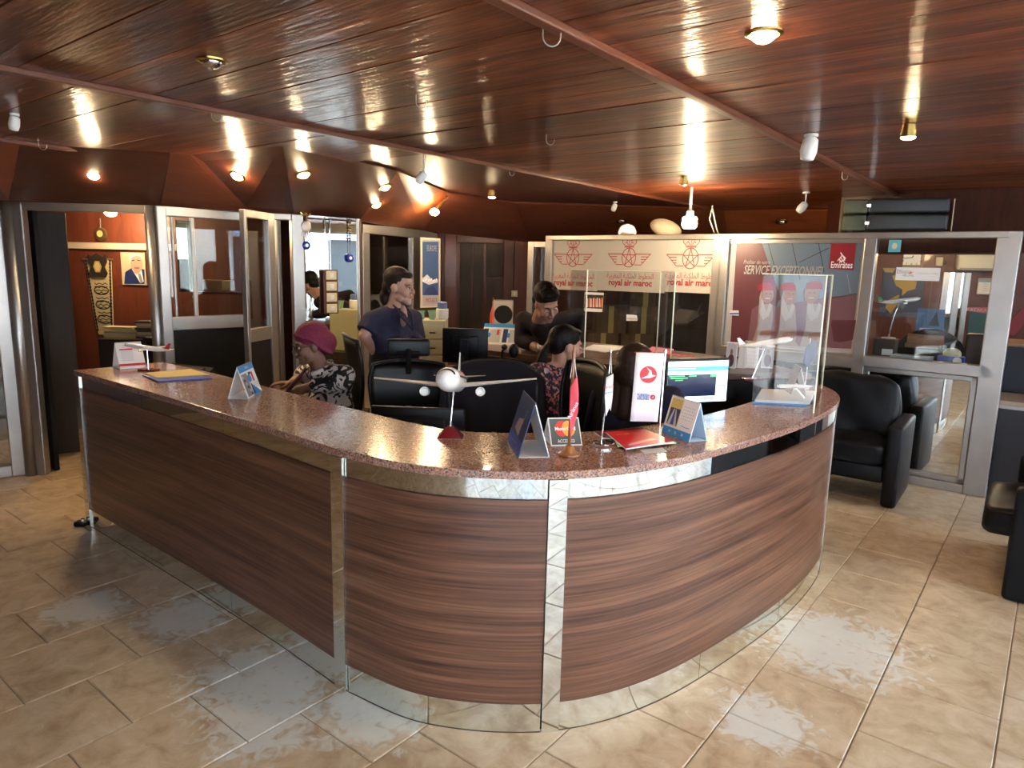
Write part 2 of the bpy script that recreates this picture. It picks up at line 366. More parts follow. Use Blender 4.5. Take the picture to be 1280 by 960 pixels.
# ------------------------------------------------------------------ STRUCTURE
ZC = 2.34
root = sroot('floor')
b_ = MB(); b_.box(-9, 4, -2.1, 12.5, -.06, -.0045)
sub = b_.obj('floor_bed', M_grout, root); root.rotation_euler = (0, 0, -YAW)
TA, TB = .4075, .418
def tile_mesh(ta, tb):
    q = MB(); g = .0022; h = .003
    x0, x1, y0, y1 = g, ta-g, g, tb-g
    q.add([(x0, y0, -.012), (x1, y0, -.012), (x1, y1, -.012), (x0, y1, -.012), (x0, y0, -h), (x1, y0, -h), (x1, y1, -h), (x0, y1, -h),
           (x0+h, y0+h, 0), (x1-h, y0+h, 0), (x1-h, y1-h, 0), (x0+h, y1-h, 0)],
          [(0, 1, 5, 4), (1, 2, 6, 5), (2, 3, 7, 6), (3, 0, 4, 7), (4, 5, 9, 8), (5, 6, 10, 9), (6, 7, 11, 10), (7, 4, 8, 11), (8, 9, 10, 11)])
    return q
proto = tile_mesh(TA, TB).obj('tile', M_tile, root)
cands = []; inside = []
for i in range(-18, 6):
    for j in range(-13, 26):
        a = .005+TA*i; b = 3.033-TB*.0+TB*j+(0 if i % 2 else TB/2)
        ca, cb = a+TA/2, b+TB/2
        if b > 8.6: continue
        hid = (-4.45 < ca < -1.25 and 1.85 < cb < 5.6)
        front = W(ca, cb); vis = front.y > .8 and abs(front.x) < front.y*.85+.5
        (cands if (vis and not hid) else inside).append((front.length, a, b))
cands.sort(); rest = cands[295:]+inside; cands = cands[:295]
for k, (d, a, b) in enumerate(cands):
    o = proto if k == 0 else bpy.data.objects.new('tile', proto.data)
    if k: COL.objects.link(o); o.parent = root
    o.location = (a, b, random.uniform(-.0004, .0004))
q = MB()
for d, a, b in rest:
    q.M = T(a, b, 0); t_ = tile_mesh(TA, TB); k = len(q.v); q.v += [q.M@v for v in t_.v]; q.f += [[k+i for i in f] for f in t_.f]; q.mi += [0]*len(t_.f)
q.obj('tiles', M_tile, root)['kind'] = 'stuff'

# ceiling: planks run along A, battens along B
root = sroot('ceiling'); root.rotation_euler = (0, 0, -YAW)
BEAMS = [-8.5, -7.13, -5.165, -3.2, -1.24, .73, AR+.1]
q = MB(); q.box(-8.6, AR+.3, BF-.2, 12, ZC+.03, ZC+.06); q.obj('ceiling_board', M_walld, root)
PW = .25
def plank(L):
    q = MB(); g = .0008; e = .003
    q.add([(0, g, .03), (L, g, .03), (L, PW-g, .03), (0, PW-g, .03), (0, g, e), (L, g, e), (L, PW-g, e), (0, PW-g, e), (0, g+e, 0), (L, g+e, 0), (L, PW-g-e, 0), (0, PW-g-e, 0)],
          [(0, 1, 5, 4), (2, 3, 7, 6), (4, 5, 9, 8), (6, 7, 11, 10), (8, 9, 10, 11), (1, 2, 6, 10, 9, 5), (3, 0, 4, 8, 11, 7)])
    return q
pms = {}
for i in range(1, len(BEAMS)-1):
    a0, a1 = BEAMS[i], BEAMS[i+1]; L = a1-a0
    if i not in pms: pms[i] = plank(L).obj('plank', M_ceil, root); first = True
    for j in range(40):
        b = BF-.02+PW*j+.015
        if b > 8.0: break
        if a1 < -5.1 and b > 2.2 or (a0 < -5 and b > 3): continue
        o = pms[i] if first else bpy.data.objects.new('plank', pms[i].data)
        if not first: COL.objects.link(o); o.parent = root
        first = False
        o.location = (a0, b, ZC+random.uniform(0, .003))
for a in BEAMS[2:-1]:
    q = MB(); hw = .022
    q.M = T(a, 0, 0); q.prism([(0, 0)]*0 or [(-hw, BF), (hw, BF), (hw, 7.6), (-hw, 7.6)], ZC-.022, ZC+.004)
    q.obj('batten', M_beam, root, bev=.006)

def blk(b, pts_top, pts_bot, th):
    """vertical-ish panel through 2 top and 2 bottom points, with thickness th away from camera"""
    t0, t1 = pts_top; b0, b1 = pts_bot
    n = (t1-t0).cross(b0-t0).normalized()
    if n.dot(t0-O3) < 0: n = -n
    f = [b0, b1, t1, t0]; b.hexa(f, [p+n*th for p in f]); return n
# soffit: sloping mahogany panels between ceiling and partitions
root = sroot('trim_1'); ZF = 2.02
SP = []
def sp(top, bot, m, zt=ZC, zb=ZF, name='soffit_panel'):
    t0, t1 = [G(x, y, zt+.01) for x, y in top]; b0, b1 = [G(x, y, zb) if y < 300 else P(x, y, 9.2) for x, y in bot]
    g = .0015; d = (t1-t0).normalized()*g; d2 = (b1-b0).normalized()*g
    q = MB(); nn = blk(q, (t0+d, t1-d), (b0+d2, b1-d2), .02); q.obj(name, m, root); SP.append((t0, nn))
sp([(-60, 158), (25, 178)], [(-70, 248), (11, 251)], M_soff)
sp([(25, 178), (213, 189)], [(11, 251), (200, 258)], M_soff)
sp([(213, 189), (235, 191)], [(200, 258), (305, 264)], M_soff)
sp([(235, 191), (353, 179)], [(305, 264), (368, 268)], M_soff)
sp([(353, 179), (497, 214)], [(368, 268), (448, 277)], M_soff)
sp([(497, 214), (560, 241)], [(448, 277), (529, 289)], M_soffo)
sp([(560, 241), (643, 254)], [(529, 289), (663, 303)], M_soff)
# sloping panels above the glass wall, further in
def spy(top, bot, m):
    t0 = G(*top[0], ZC+.01); q = MB(); nn = blk(q, [t0, G(*top[1], ZC+.01)], [P(*bot[0], 9.2), P(*bot[1], 9.2)], .02); q.obj('soffit_panel', m, root); SP.append((t0, nn))
spy([(643, 254), (768, 258)], [(663, 303), (748, 312)], M_soff)
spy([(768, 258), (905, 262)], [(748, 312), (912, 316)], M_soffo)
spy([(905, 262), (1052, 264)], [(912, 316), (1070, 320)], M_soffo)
q = MB(); t0, t1 = G(1052, 247, ZC), G(1300, 232, ZC); q.hexa([t0, t1, t1+Vector((0, 0, -.5)), t0+Vector((0, 0, -.5))], [p+Vector((.1, .5, 0)) for p in (t0, t1, t1+Vector((0, 0, -.5)), t0+Vector((0, 0, -.5)))])
q.M = Matrix.Identity(4); q.obj('soffit_panel', M_walld, root)

# outer walls
def wall(name, p0, p1, z0, z1, m, th=.1, holes=()):
    """upright wall from p0 to p1 (world xy)"""
    d = (p1-p0); L = d.length; M = frame(p0, d, (0, 0, 1)); q = MB(); q.M = M
    xs = sorted({0, L, *[h[0] for h in holes], *[h[1] for h in holes]})
    for x0, x1 in zip(xs, xs[1:]):
        hh = [h for h in holes if h[0] <= x0+1e-6 and h[1] >= x1-1e-6]
        if not hh: q.box(x0, x1, z0, z1, -th, 0)
        else:
            h = hh[0]
            if h[2] > z0: q.box(x0, x1, z0, h[2], -th, 0)
            if h[3] < z1: q.box(x0, x1, h[3], z1, -th, 0)
    return struct(q.obj(name, m)), M
# front: dark panelling at left, glazing at the right;  right: glazing all along
wall('wall_front', W(-8.5, BF), W(-0.3, BF), 0, ZC+.03, M_walld)
wall('wall_front', W(-0.3, BF), W(AR+.1, BF), 2.2, ZC+.03, M_alud)
wall('wall_right', W(AR, BF), W(AR, 6.9), 2.2, ZC+.03, M_alud)
wall('wall_right', W(AR, 6.9), W(AR, 12), 0, ZC+.03, M_walld)
wall('wall_left', W(-8.5, 12), W(-8.5, BF), 0, ZC+.03, M_walld)
wall('wall_back', W(AR+.1, 11.0), W(-8.5, 11.0), 0, ZC+.03, M_walld)
def window(n, p0, p1, nm, zs=(0, .9, 2.2), m=M_alu):
    r = sroot('window_%d' % n); d = p1-p0; L = d.length; M = frame(p0, d, (0, 0, 1)); w_ = .06
    for i in range(nm+1):
        x = L*i/nm; q = MB(); q.M = M; q.box(x-w_/2, x+w_/2, 0, zs[-1], -.04, .04); q.obj('mullion', m, r, bev=.004)
    for z in zs:
        q = MB(); q.M = M; q.box(0, L, max(0, z-.03), z+.03, -.035, .035); q.obj('rail', m, r, bev=.004)
    for i in range(nm):
        q = MB(); q.M = M; q.box(L*i/nm+w_/2, L*(i+1)/nm-w_/2, .03, zs[-1]-.03, -.003, .003); q.obj('pane', M_wglass, r)
window(1, W(-0.3, BF), W(AR, BF), 3)
window(2, W(AR, BF), W(AR, 6.9), 7, zs=(0, .75, 2.2))

# street outside: pavement and the houses across
M_pave = mat('pavement', (.42, .40, .37), .8, noise=.15, nscale=3)
M_fac = mat('pale_render', (.62, .60, .56), .8, noise=.1, nscale=2)
q = MB(); q.prism([W(-20, -40), W(40, -40), W(40, 40), W(AR+.15, 40), W(AR+.15, BF-.15), W(-20, BF-.15)], -.3, -.07); tag(q.obj('street_ground', M_pave), kind='structure')
def house(p0, p1, h, label, m, n, awn):
    r = thing('street_building', label, 'building', (0, 0, 0)); d = p1-p0; L = d.length; M = frame(p0, d, (0, 0, 1))
    q = MB(); q.M = M; q.box(0, L, -.1, h, -3, 0); q.obj('facade', m, r)
    for i in range(n):
        for z in (.0, 3.4):
            x = L*(i+.5)/n; q = MB(); q.M = M
            hh = 2.4 if z == 0 else 1.5
            q.box(x-.7, x+.7, z+(.2 if z == 0 else .6), z+hh, -.05, .04); q.obj('window', M_blk, r)
        q = MB(); q.M = M; x = L*(i+.5)/n
        q.add([(x-1, 2.9, .03), (x+1, 2.9, .03), (x+1, 2.5, 1.1), (x-1, 2.5, 1.1), (x-1, 2.86, .03), (x+1, 2.86, .03), (x+1, 2.46, 1.1), (x-1, 2.46, 1.1)],
              [(0, 1, 2, 3), (7, 6, 5, 4), (0, 3, 7, 4), (1, 5, 6, 2), (2, 6, 7, 3), (0, 4, 5, 1)]); q.obj('awning', awn[i % len(awn)], r)
aw = [mat('red_awning', (.5, .05, .06), .7), mat('blue_awning', (.06, .2, .5), .7), mat('white_awning', (.7, .7, .7), .7)]
house(W(13, 16), W(13, -10), 9, 'pale building with awnings across the side street', M_fac, 7, aw)
house(W(12, -13), W(-14, -13), 8, 'pale building with awnings across the front street', M_fac, 7, aw[::-1])

# ------------------------------------------------------------------ right glass wall  b = 6.25
GB = 6.25; HW = 1.985
gw = sroot('window_3')
def gq(a0, a1, z0, z1, name, m, t0=-.035, t1=.035, par=None, bev=.006, b=GB):
    q = MB(); q.M = Matrix.Rotation(-YAW, 4, 'Z'); q.box(a0, a1, b+t0, b+t1, z0, z1); return q.obj(name, m, par or gw, bev=bev)
A0, A1, A2, A3 = -4.42, -2.50, -1.265, -.36
for a in (A0, A1-.03, A1+.03, A2, A3): gq(a-(.045 if a != A3 else .075), a+(.045 if a != A3 else .075), 0, HW, 'mullion', M_alu, -.05, .05)
gq(A0, A3, HW-.05, HW, 'top_rail', M_alu, -.055, .055)
for x0, x1, z in ((A0, A1, .80), (A1, A2, .93), (A2, A3, .955)):
    gq(x0, x1, z-.045, z+.045, 'middle_rail', M_alu, -.05, .045)
    gq(x0, x1, 0, .07, 'bottom_rail', M_alu, -.045, .045)
gq(A0+.05, A1-.08, .845, HW-.05, 'pane', M_glass, -.003, .003, bev=0)
gq(A2+.05, A3-.07, 1.0, HW-.05, 'pane', M_glass, -.003, .003, bev=0)
gq(A1+.08, A2-.05, .97, HW-.05, 'pane', M_glass, -.003, .003, bev=0)
gq(A2+.05, A3-.07, .07, .91, 'mirror_panel', M_mirror, -.004, .004, bev=0)
gq(A1+.08, A2-.05, .07, .88, 'mirror_panel', M_mirror, -.004, .004, bev=0)
gq(A0+.05, A1-.08, .07, .755, 'lower_panel', M_walld, -.004, .004, bev=0)
for z0, z1 in ((.845, .875),): gq(A0, A1, z0, z1, 'sill', M_alud, -.06, .02)
# mitred inner frame round the lower mirror
for (x0, x1, z0, z1) in ((A2+.045, A3-.075, .87, .91), (A2+.045, A3-.075, .07, .115), (A2+.045, A2+.085, .07, .91), (A3-.12, A3-.075, .07, .91)):
    gq(x0, x1, z0, z1, 'mirror_bead', M_alu, -.03, -.005)
# narrow window left of it, seen beside the leaning man
p0, p1 = P(661, 303, 8.0), P(691, 303, 7.9)
q = MB(); M_ = frame(Vector((p0.x, p0.y, 0)), Vector((p1.x-p0.x, p1.y-p0.y, 0)), (0, 0, 1)); L_ = (p1-p0).length
r = sroot('window_4')
for x0, x1, z0, z1 in ((0, .07, 0, 1.93), (.07, .6, 1.87, 1.93), (.07, .6, .85, .93)):
    q = MB(); q.M = M_; q.box(x0, x1, z0, z1, -.03, .03); q.obj('frame', M_alu, r, bev=.004)
q = MB(); q.M = M_; q.box(.07, .6, .93, 1.87, -.003, .003); q.obj('pane', M_glass, r)

# back wood wall with cupboard doors (x 530..690)
bw = sroot('wall_back'); 
def onY(x, y, Y0, sl=0.0): return P(x, y, Y0)
pL, pR = P(500, 300, 9.1), P(700, 305, 9.3); pL.z = pR.z = 0
Mb = frame(pL, pR-pL, (0, 0, 1)); Lb = (pR-pL).length; MbI = Mb.inverted()
def bu(px, py):
    """pixel -> coordinates on the back wall"""
    d = ray(px, py); n = Mb.col[2].to_3d(); t = (pL-O3).dot(n)/d.dot(n); return MbI@(O3+d*t)
ztop = 2.05
def bp(x0, x1, y0, y1, th, m, name, z0=0.0):
    u0, u1 = bu(x0, y0).x, bu(x1, y0).x; za, zb = (bu(x0, y1).y if y1 < 900 else 0), (bu(x0, y0).y if y0 > 303 else ztop)
    q = MB(); q.M = Mb; q.box(u0+.003, u1-.003, za, zb, z0, th); return q.obj(name, m, bw, bev=.004)
q = MB(); q.M = Mb; q.box(-.6, Lb+4.2, 0, ztop+.4, -.1, 0); q.obj('back_board', M_walld, bw)
bp(528, 555, 290, 999, .05, M_walld, 'panel'); bp(556, 571, 290, 999, .06, M_wallo, 'panel')
bp(571, 630, 290, 303, .05, M_walld, 'panel'); bp(630, 643, 290, 999, .05, M_walld, 'panel'); bp(643, 661, 290, 999, .06, M_wallo, 'panel')
bp(575, 591, 304, 999, .03, M_dark, 'cupboard_door'); bp(592, 605, 304, 999, .035, M_dark, 'cupboard_door')
bp(608, 630, 304, 345, .03, M_dark, 'cupboard_door'); bp(608, 630, 347, 999, .03, M_dark, 'cupboard_door')

# ------------------------------------------------------------------ left partition with doors
lp = sroot('wall_left')
pA = G(8, 252, ZF); pA.z = 0; pB = G(187, 257, ZF); pB.z = 0; pC = G(302, 265, ZF); pC.z = 0
pD = G(340, 267, ZF); pD.z = 0; pE = G(370, 268, ZF); pE.z = 0; pF = Vector((pE.x+.406, pE.y+.375, 0))
def post(p, w_, d_, name='post', m=M_alu, h=ZF, z0=0, dirv=(1, 0, 0), par=None):
    q = MB(); q.M = frame(Vector((p.x, p.y, 0)), dirv, (0, 0, 1)); q.box(-w_/2, w_/2, z0, h, -d_/2, d_/2); return q.obj(name, m, par or lp, bev=.008)
def rail(p0, p1, z0, z1, d_=.06, name='rail', m=M_alu, par=None):
    q = MB(); q.M = frame(Vector((p0.x, p0.y, 0)), Vector((p1.x-p0.x, p1.y-p0.y, 0)), (0, 0, 1)); q.box(0, (p1-p0).length, z0, z1, -d_/2, d_/2); return q.obj(name, m, par or lp, bev=.006 if m is M_alu else 0)
dAB = (pB-pA)
q = MB(); q.tube([pA, pA+Vector((0, 0, ZF))], .045, 20); q.obj('round_post', M_alu, lp, smooth=True)
pA2 = pA + Vector((.075, .02, 0)); post(pA2, .07, .07, dirv=dAB)
rail(pA2, pB, ZF-.055, ZF, name='door_head', m=M_alud)
q = MB(); q.tube([pB, pB+Vector((0, 0, ZF))], .04, 20); q.obj('round_post', M_alu, lp, smooth=True)
pB2 = pB+Vector((.075, .0, 0)); post(pB2, .07, .06, dirv=pC-pB)
rail(pB2, pC, ZF-.07, ZF, name='top_rail'); 
zr = 1.12
rail(pB2, pC, zr, zr+.10, name='middle_rail'); rail(pB2, pC, 0, .08, name='bottom_rail')
rail(pB2, pC, .08, zr, .012, 'dark_panel', M_blk); rail(pB2, pC, zr+.10, ZF-.07, .006, 'pane', M_glass)
rail(pB2.lerp(pC, .13)+Vector((0, .05, 0)), pB2.lerp(pC, .35)+Vector((0, .05, 0)), zr+.28, ZF-.09, .01, 'mirror_panel', M_mirror)
pm = pB2.lerp(pC, .36); post(pm, .03, .03, 'mullion', M_alud, z0=zr+.1, dirv=pC-pB)
pm = pB2.lerp(pC, .12); post(pm, .02, .03, 'mullion', M_alud, z0=zr+.1, dirv=pC-pB)
post(pC+Vector((0, .03, 0)), .05, .05, dirv=pC-pB)
# opening with door head, dark room behind
rail(pC, pE, ZF-.05, ZF, name='door_head'); post(pE, .10, .06, dirv=pF-pE)
post(pD+Vector((.0, .12, 0)), .04, .05, dirv=pF-pE, m=M_alud)
# mirror column
rail(pE, pF, 0, ZF, .02, 'mirror_panel', M_mirror)
post(pF, .022, .05, dirv=pF-pE, m=M_alu)
# set-back glazed door frame x 447..527 and its return
pG = G(450, 279, ZF); pG.z = 0; pH = G(527, 288, ZF); pH.z = 0
pG2 = pF + (pG-pF)*1.0
for a_, b__ in ((0, .10), (.80, 1.0)):
    u, v = pG.lerp(pH, a_), pG.lerp(pH, b__); rail(u, v, 0, ZF, .06, 'frame')
rail(pG, pH, ZF-.09, ZF, .07, 'frame')
rail(pG.lerp(pH, .1), pG.lerp(pH, .8), .98, 1.06, .06, 'frame'); rail(pG.lerp(pH, .1), pG.lerp(pH, .8), 0, .1, .05, 'frame')
rail(pG.lerp(pH, .1), pG.lerp(pH, .8), 1.06, ZF-.09, .006, 'pane', M_glass); rail(pG.lerp(pH, .1), pG.lerp(pH, .8), .1, .98, .01, 'lower_panel', M_wht)
rail(pF+Vector((.0, .05, 0)), pG, 0, ZF, .03, 'return_panel', M_walld)
pI = G(545, 292, ZF); pI.z = 0
rail(pH, pI, 0, ZF, .04, 'return_frame', M_alu)
for k, (x0, x1) in enumerate(((0, .35), (.65, 1.0))): pass
rail(pI, P(549, 300, 9.0)*1.0, 0, 2.1, .06, 'side_panel', M_walld)
# rooms behind the left partition
r = sroot('wall_left')
w0, w1 = P(-40, 300, 6.9), P(330, 300, 6.5); w0.z = w1.z = 0
M_ = frame(w0, w1-w0, (0, 0, 1)); q = MB(); q.M = M_; Lw = (w1-w0).length
q.box(0, Lw, 0, ZC, -.08, 0); q.obj('office_wall', M_wallo, r)
def ow(px, py):
    d = ray(px, py); n = M_.col[2].to_3d(); t = (w0-O3).dot(n)/d.dot(n); return M_.inverted()@(O3+d*t)
OWM = M_.copy(); OWI = OWM.inverted()
def ow(px, py):
    d = ray(px, py); n = OWM.col[2].to_3d(); t = (w0-O3).dot(n)/d.dot(n); return OWI@(O3+d*t)
y0 = ow(150, 308).y; q = MB(); q.M = OWM; q.box(ow(98, 308).x-1, ow(182, 308).x+.5, y0-.03, y0+.03, 0, .03); q.obj('trim_strip', mat('cream_trim', (.55, .46, .32), .5), r, bev=.004)
rail(P(335, 300, 6.5)*1, P(440, 300, 7.6)*1, 0, ZC, .06, 'office_wall', M_walld, r)
# dark door leaf standing open at the far left
dr = sroot('door_1'); d0, d1 = G(50, 571), G(106, 564)
q = MB(); q.M = frame(d0, d1-d0, (0, 0, 1)); q.box(0, (d1-d0).length, .004, 1.99, -.05, 0); q.obj('door_leaf', M_dark, dr, bev=.004)
d2 = pA2+Vector((.06, .1, 0)); q = MB(); q.M = frame(d2, d0-d2, (0, 0, 1)); q.box(.01, (d0-d2).length, .004, 1.99, -.03, 0); q.obj('gap_shade_sheet', M_blkm, dr)  # matte black sheet put in for the shade of the gap beside the leaf
# aluminium glazed door at the left edge
dr = sroot('door_2'); e0 = G(-90, 612); e1 = pA-Vector((.05, .0, 0)); M_ = frame(e0, e1-e0, (0, 0, 1)); Ld = (e1-e0).length
for x0, x1, z0, z1 in ((0, .07, 0, 2.0), (Ld-.085, Ld, 0, 2.0), (.07, Ld-.085, 0, .09), (.07, Ld-.085, .98, 1.06), (.07, Ld-.085, 1.92, 2.0)):
    q = MB(); q.M = M_; q.box(x0, x1, z0+.004, z1, -.02, .02); q.obj('door_frame', M_alu, dr, bev=.005)
q = MB(); q.M = M_; q.box(.07, Ld-.085, .09, 1.92, -.003, .003); q.obj('pane', M_glass, dr)
# door leaf of the opening, turned towards the counter
dr = sroot('door_3'); h0 = P(341, 300, 5.35); h1 = P(303, 300, 4.95); h0.z = h1.z = 0; M_ = frame(h1, h0-h1, (0, 0, 1)); Ld = (h0-h1).length
for x0, x1, z0, z1 in ((0, .03, 0, 2.0), (Ld-.09, Ld, 0, 2.0), (.03, Ld-.09, 0, .09), (.03, Ld-.09, 1.06, 1.16), (.03, Ld-.09, 1.94, 2.0)):
    q = MB(); q.M = M_; q.box(x0, x1, z0+.004, z1, -.02, .02); q.obj('door_frame', M_alu, dr, bev=.005)
q = MB(); q.M = M_; q.box(.03, Ld-.09, 1.16, 1.94, -.003, .003); q.obj('pane', M_glass, dr)
q = MB(); q.M = M_; q.box(.03, Ld-.09, .09, 1.06, -.006, .006); q.obj('lower_panel', M_blk, dr)
# back office behind the right-hand window
r = sroot('wall_right'); w0 = P(1085, 300, 8.3); w1 = P(1420, 300, 7.3); w0.z = w1.z = 0
RM = frame(w0, w1-w0, (0, 0, 1)); RI = RM.inverted(); RW0 = w0.copy()
q = MB(); q.M = RM; q.box(-.4, (w1-w0).length, 0, ZC, -.08, 0); q.obj('office_wall', M_wallo, r)
def rw(px, py):
    d = ray(px, py); n = RM.col[2].to_3d(); t = (RW0-O3).dot(n)/d.dot(n); return RI@(O3+d*t)

# ------------------------------------------------------------------ COUNTER
outer = [(-4.595, 1.600), (-3.9, 1.598), (-3.2, 1.592), (-2.5, 1.575), (-2.03, 1.548)]
curve = catmull([Vector((*p, 0)) for p in [(-2.03, 1.548), (-1.63, 1.615), (-1.262, 1.872), (-1.045, 2.28), (-.92, 2.90), (-.868, 3.45), (-.885, 3.95), (-.98, 4.28), (-1.12, 4.50)]], 10)
outpath = [Vector((*p, 0)) for p in outer]+curve[1:]
def resample(path, step=.03):
    out = [path[0]]; acc = 0
    for a, b in zip(path, path[1:]):
        L = (b-a).length; n = max(1, int(L/step))
        for k in range(1, n+1): out.append(a.lerp(b, k/n))
    return out
outpath = resample(outpath, .04)
def offs(path, d):
    r = []
    for i, p in enumerate(path):
        t = (path[min(i+1, len(path)-1)]-path[max(i-1, 0)]).normalized(); r.append(p+Vector((t.y, -t.x, 0))*d)   # +d = outwards
    return r
def arc_index(a, b):
    return min(range(len(outpath)), key=lambda i: (outpath[i]-Vector((a, b, 0))).length)
i1 = arc_index(-2.03, 1.548); i2 = arc_index(-1.262, 1.872); i3 = arc_index(-.885, 3.95)
RC = Matrix.Rotation(-YAW, 4, 'Z')
def band(path, z0, z1, d0, d1, name, m, par, smooth=True):
    """upright strip following path, between offsets d0 (inner) and d1 (outer)"""
    A, B = offs(path, d1), offs(path, d0); q = MB(); q.M = RC; n = len(path); vs = []
    for i in range(n): vs += [(A[i].x, A[i].y, z0), (A[i].x, A[i].y, z1), (B[i].x, B[i].y, z1), (B[i].x, B[i].y, z0)]
    fs = [(4*i+k, 4*i+(k+1) % 4, 4*i+4+(k+1) % 4, 4*i+4+k) for i in range(n-1) for k in range(4)]+[(0, 3, 2, 1), (4*n-4, 4*n-3, 4*n-2, 4*n-1)]
    q.add(vs, fs); o = q.obj(name, m, par)
    if smooth: smooth_by_angle(o, 40)
    return o
ct = thing('reception_counter', 'curved walnut laminate reception counter with mirror bands and mirror strips', 'counter')
n = len(outpath)
band(outpath, .002, .94, -.05, -.016, 'counter_body', M_blkm, ct)
def seg(i0, i1_): return outpath[i0:i1_+1]
def trim_path(path, d0, d1):
    """cut d0 from the start and d1 from the end"""
    def cut(p, d):
        p = [v.copy() for v in p]
        while len(p) > 2 and (p[1]-p[0]).length < d: d -= (p[1]-p[0]).length; p.pop(0)
        p[0] = p[0]+(p[1]-p[0]).normalized()*d; return p
    p = cut(path, d0) if d0 else path
    return cut(p[::-1], d1)[::-1] if d1 else p
SW = .032
for i0, i1_ in ((0, i1), (i1, i2), (i2, i3), (i3, n-1)):
    pth = trim_path(seg(i0, i1_), SW+.002, SW+.002)
    band(pth, .115, .872, -.016, 0, 'wood_panel', M_wal, ct)
    L = sum((b-a).length for a, b in zip(pth, pth[1:])); k = max(1, round(L/.75))
    band(pth, .0008, .003, -.014, -.001, 'base_joint', mat('dark_joint', (.10, .075, .05), .8), ct)
    for j in range(k):
        band(trim_path(pth, L*j/k+.001, L*(k-1-j)/k+.001), .004, .112, -.016, -.003, 'mirror_kickplate', M_mirror, ct)
        band(trim_path(pth, L*j/k+.001, L*(k-1-j)/k+.001), .875, .945, -.016, -.003, 'mirror_band', M_mirror, ct)
for i in (0, i1, i2, i3, n-1):
    # flat mirror strip on each seam
    t = (outpath[min(i+1, n-1)]-outpath[max(i-1, 0)]).normalized(); p = outpath[i] + (t*.034 if i == 0 else (-t*.034 if i == n-1 else Vector()))
    q = MB(); q.M = RC@frame((p.x, p.y, 0), (t.x, t.y, 0), (0, 0, 1)); q.box(-SW, SW, .003, .944, -.016, .006); q.obj('mirror_strip', M_mirror, ct)
# left end panel
q = MB(); q.M = RC; q.box(-4.60, -4.585, 1.62, 2.13, .002, .944); q.obj('end_panel', M_mirror, ct)
innerp = resample(catmull([Vector((*p, 0)) for p in [(-4.6, 2.13), (-3.9, 2.12), (-3.2, 2.08), (-2.5, 2.04), (-2.1, 2.03), (-1.82, 2.1), (-1.5, 2.42), (-1.345, 2.78), (-1.27, 3.13), (-1.225, 3.64), (-1.22, 4.05), (-1.30, 4.42)]], 6), .05)
band([p for p in innerp], .002, .94, .02, .05, 'inner_body', M_blkm, ct)
gt = MB(); gt.M = RC; e = .004
P1 = offs(outpath, .008); P2 = innerp
poly = [(v.x, v.y) for v in P1]+[(v.x, v.y) for v in P2[::-1]]
# strip triangulation between the two edges
def ribbon(q, P1, P2, z0, z1):
    N = 120
    def samp(P, t):
        Ls = [0]
        for a, b in zip(P, P[1:]): Ls.append(Ls[-1]+(b-a).length)
        s = t*Ls[-1]
        for i in range(len(P)-1):
            if Ls[i+1] >= s-1e-9: return P[i].lerp(P[i+1], (s-Ls[i])/max(1e-9, Ls[i+1]-Ls[i]))
        return P[-1]
    vs = []
    for k in range(N+1):
        a, b = samp(P1, k/N), samp(P2, k/N); vs += [(a.x, a.y, z0), (a.x, a.y, z1), (b.x, b.y, z1), (b.x, b.y, z0)]
    q.add(vs, [(4*i+k, 4*i+(k+1) % 4, 4*i+4+(k+1) % 4, 4*i+4+k) for i in range(N) for k in range(4)]+[(0, 3, 2, 1), (4*N, 4*N+1, 4*N+2, 4*N+3)])
ribbon(gt, P1, P2, .946, .975)
tag(gt.obj('granite_countertop', M_gran, None, bev=.003), 'polished reddish speckled granite top running along the curved counter', 'countertop')

# back ledge of the oval desk
lo = [(-3.85, 4.72), (-3.5, 4.92), (-2.9, 5.02), (-2.2, 5.05), (-1.7, 4.98), (-1.45, 4.80), (-1.20, 4.62)]
li = [(-3.62, 3.96), (-3.3, 3.98), (-2.6, 3.98), (-2.1, 4.02), (-1.75, 4.05), (-1.50, 4.3), (-1.36, 4.50)]
lo = resample(catmull([Vector((*p, 0)) for p in lo], 6), .08); li = resample(catmull([Vector((*p, 0)) for p in li], 6), .08)
M_ledge = wood('brown_wood_top', [(.05, .02, .012), (.12, .05, .03)], rough=.3, coat=.2, rnd=False, stretch=(1, 5, 5))
bl = thing('back_counter', 'dark brown wooden ledge closing the back of the oval desk', 'counter')
q = MB(); q.M = RC; ribbon(q, lo, li, .985, 1.02); q.obj('worktop', M_ledge, bl, bev=.004)
band(lo, .002, .985, -.06, -.03, 'outer_panel', M_dark, bl); band(li, .002, .985, .03, .05, 'inner_panel', M_blkm, bl)
# low inner desks
def slab(name, label, poly, z0, z1, m, legs):
    r = thing(name, label, 'desk'); q = MB(); q.prism(poly, z0, z1); q.obj('desk_top', m, r)
    for p in legs: q = MB(); q.cyl((p[0], p[1], .001), (p[0], p[1], z0), .02); q.obj('leg', M_alud, r)
def Wp(l): return [W(a, b).xy for a, b in l]
slab('inner_desk', 'dark low desk inside the counter under the lit monitor', Wp([(-1.56, 2.75), (-1.42, 2.85), (-1.34, 3.3), (-1.31, 3.7), (-1.40, 4.1), (-1.66, 3.95), (-1.68, 3.3)]), .70, .73, M_dark, Wp([(-1.5, 2.9), (-1.45, 3.9), (-1.6, 3.5)]))
slab('inner_desk', 'dark low desk behind the straight arm of the counter', Wp([(-4.4, 2.2), (-2.5, 2.12), (-2.15, 2.12), (-2.0, 2.45), (-4.3, 2.42)]), .70, .73, M_dark, Wp([(-4.2, 2.35), (-2.3, 2.35)]))
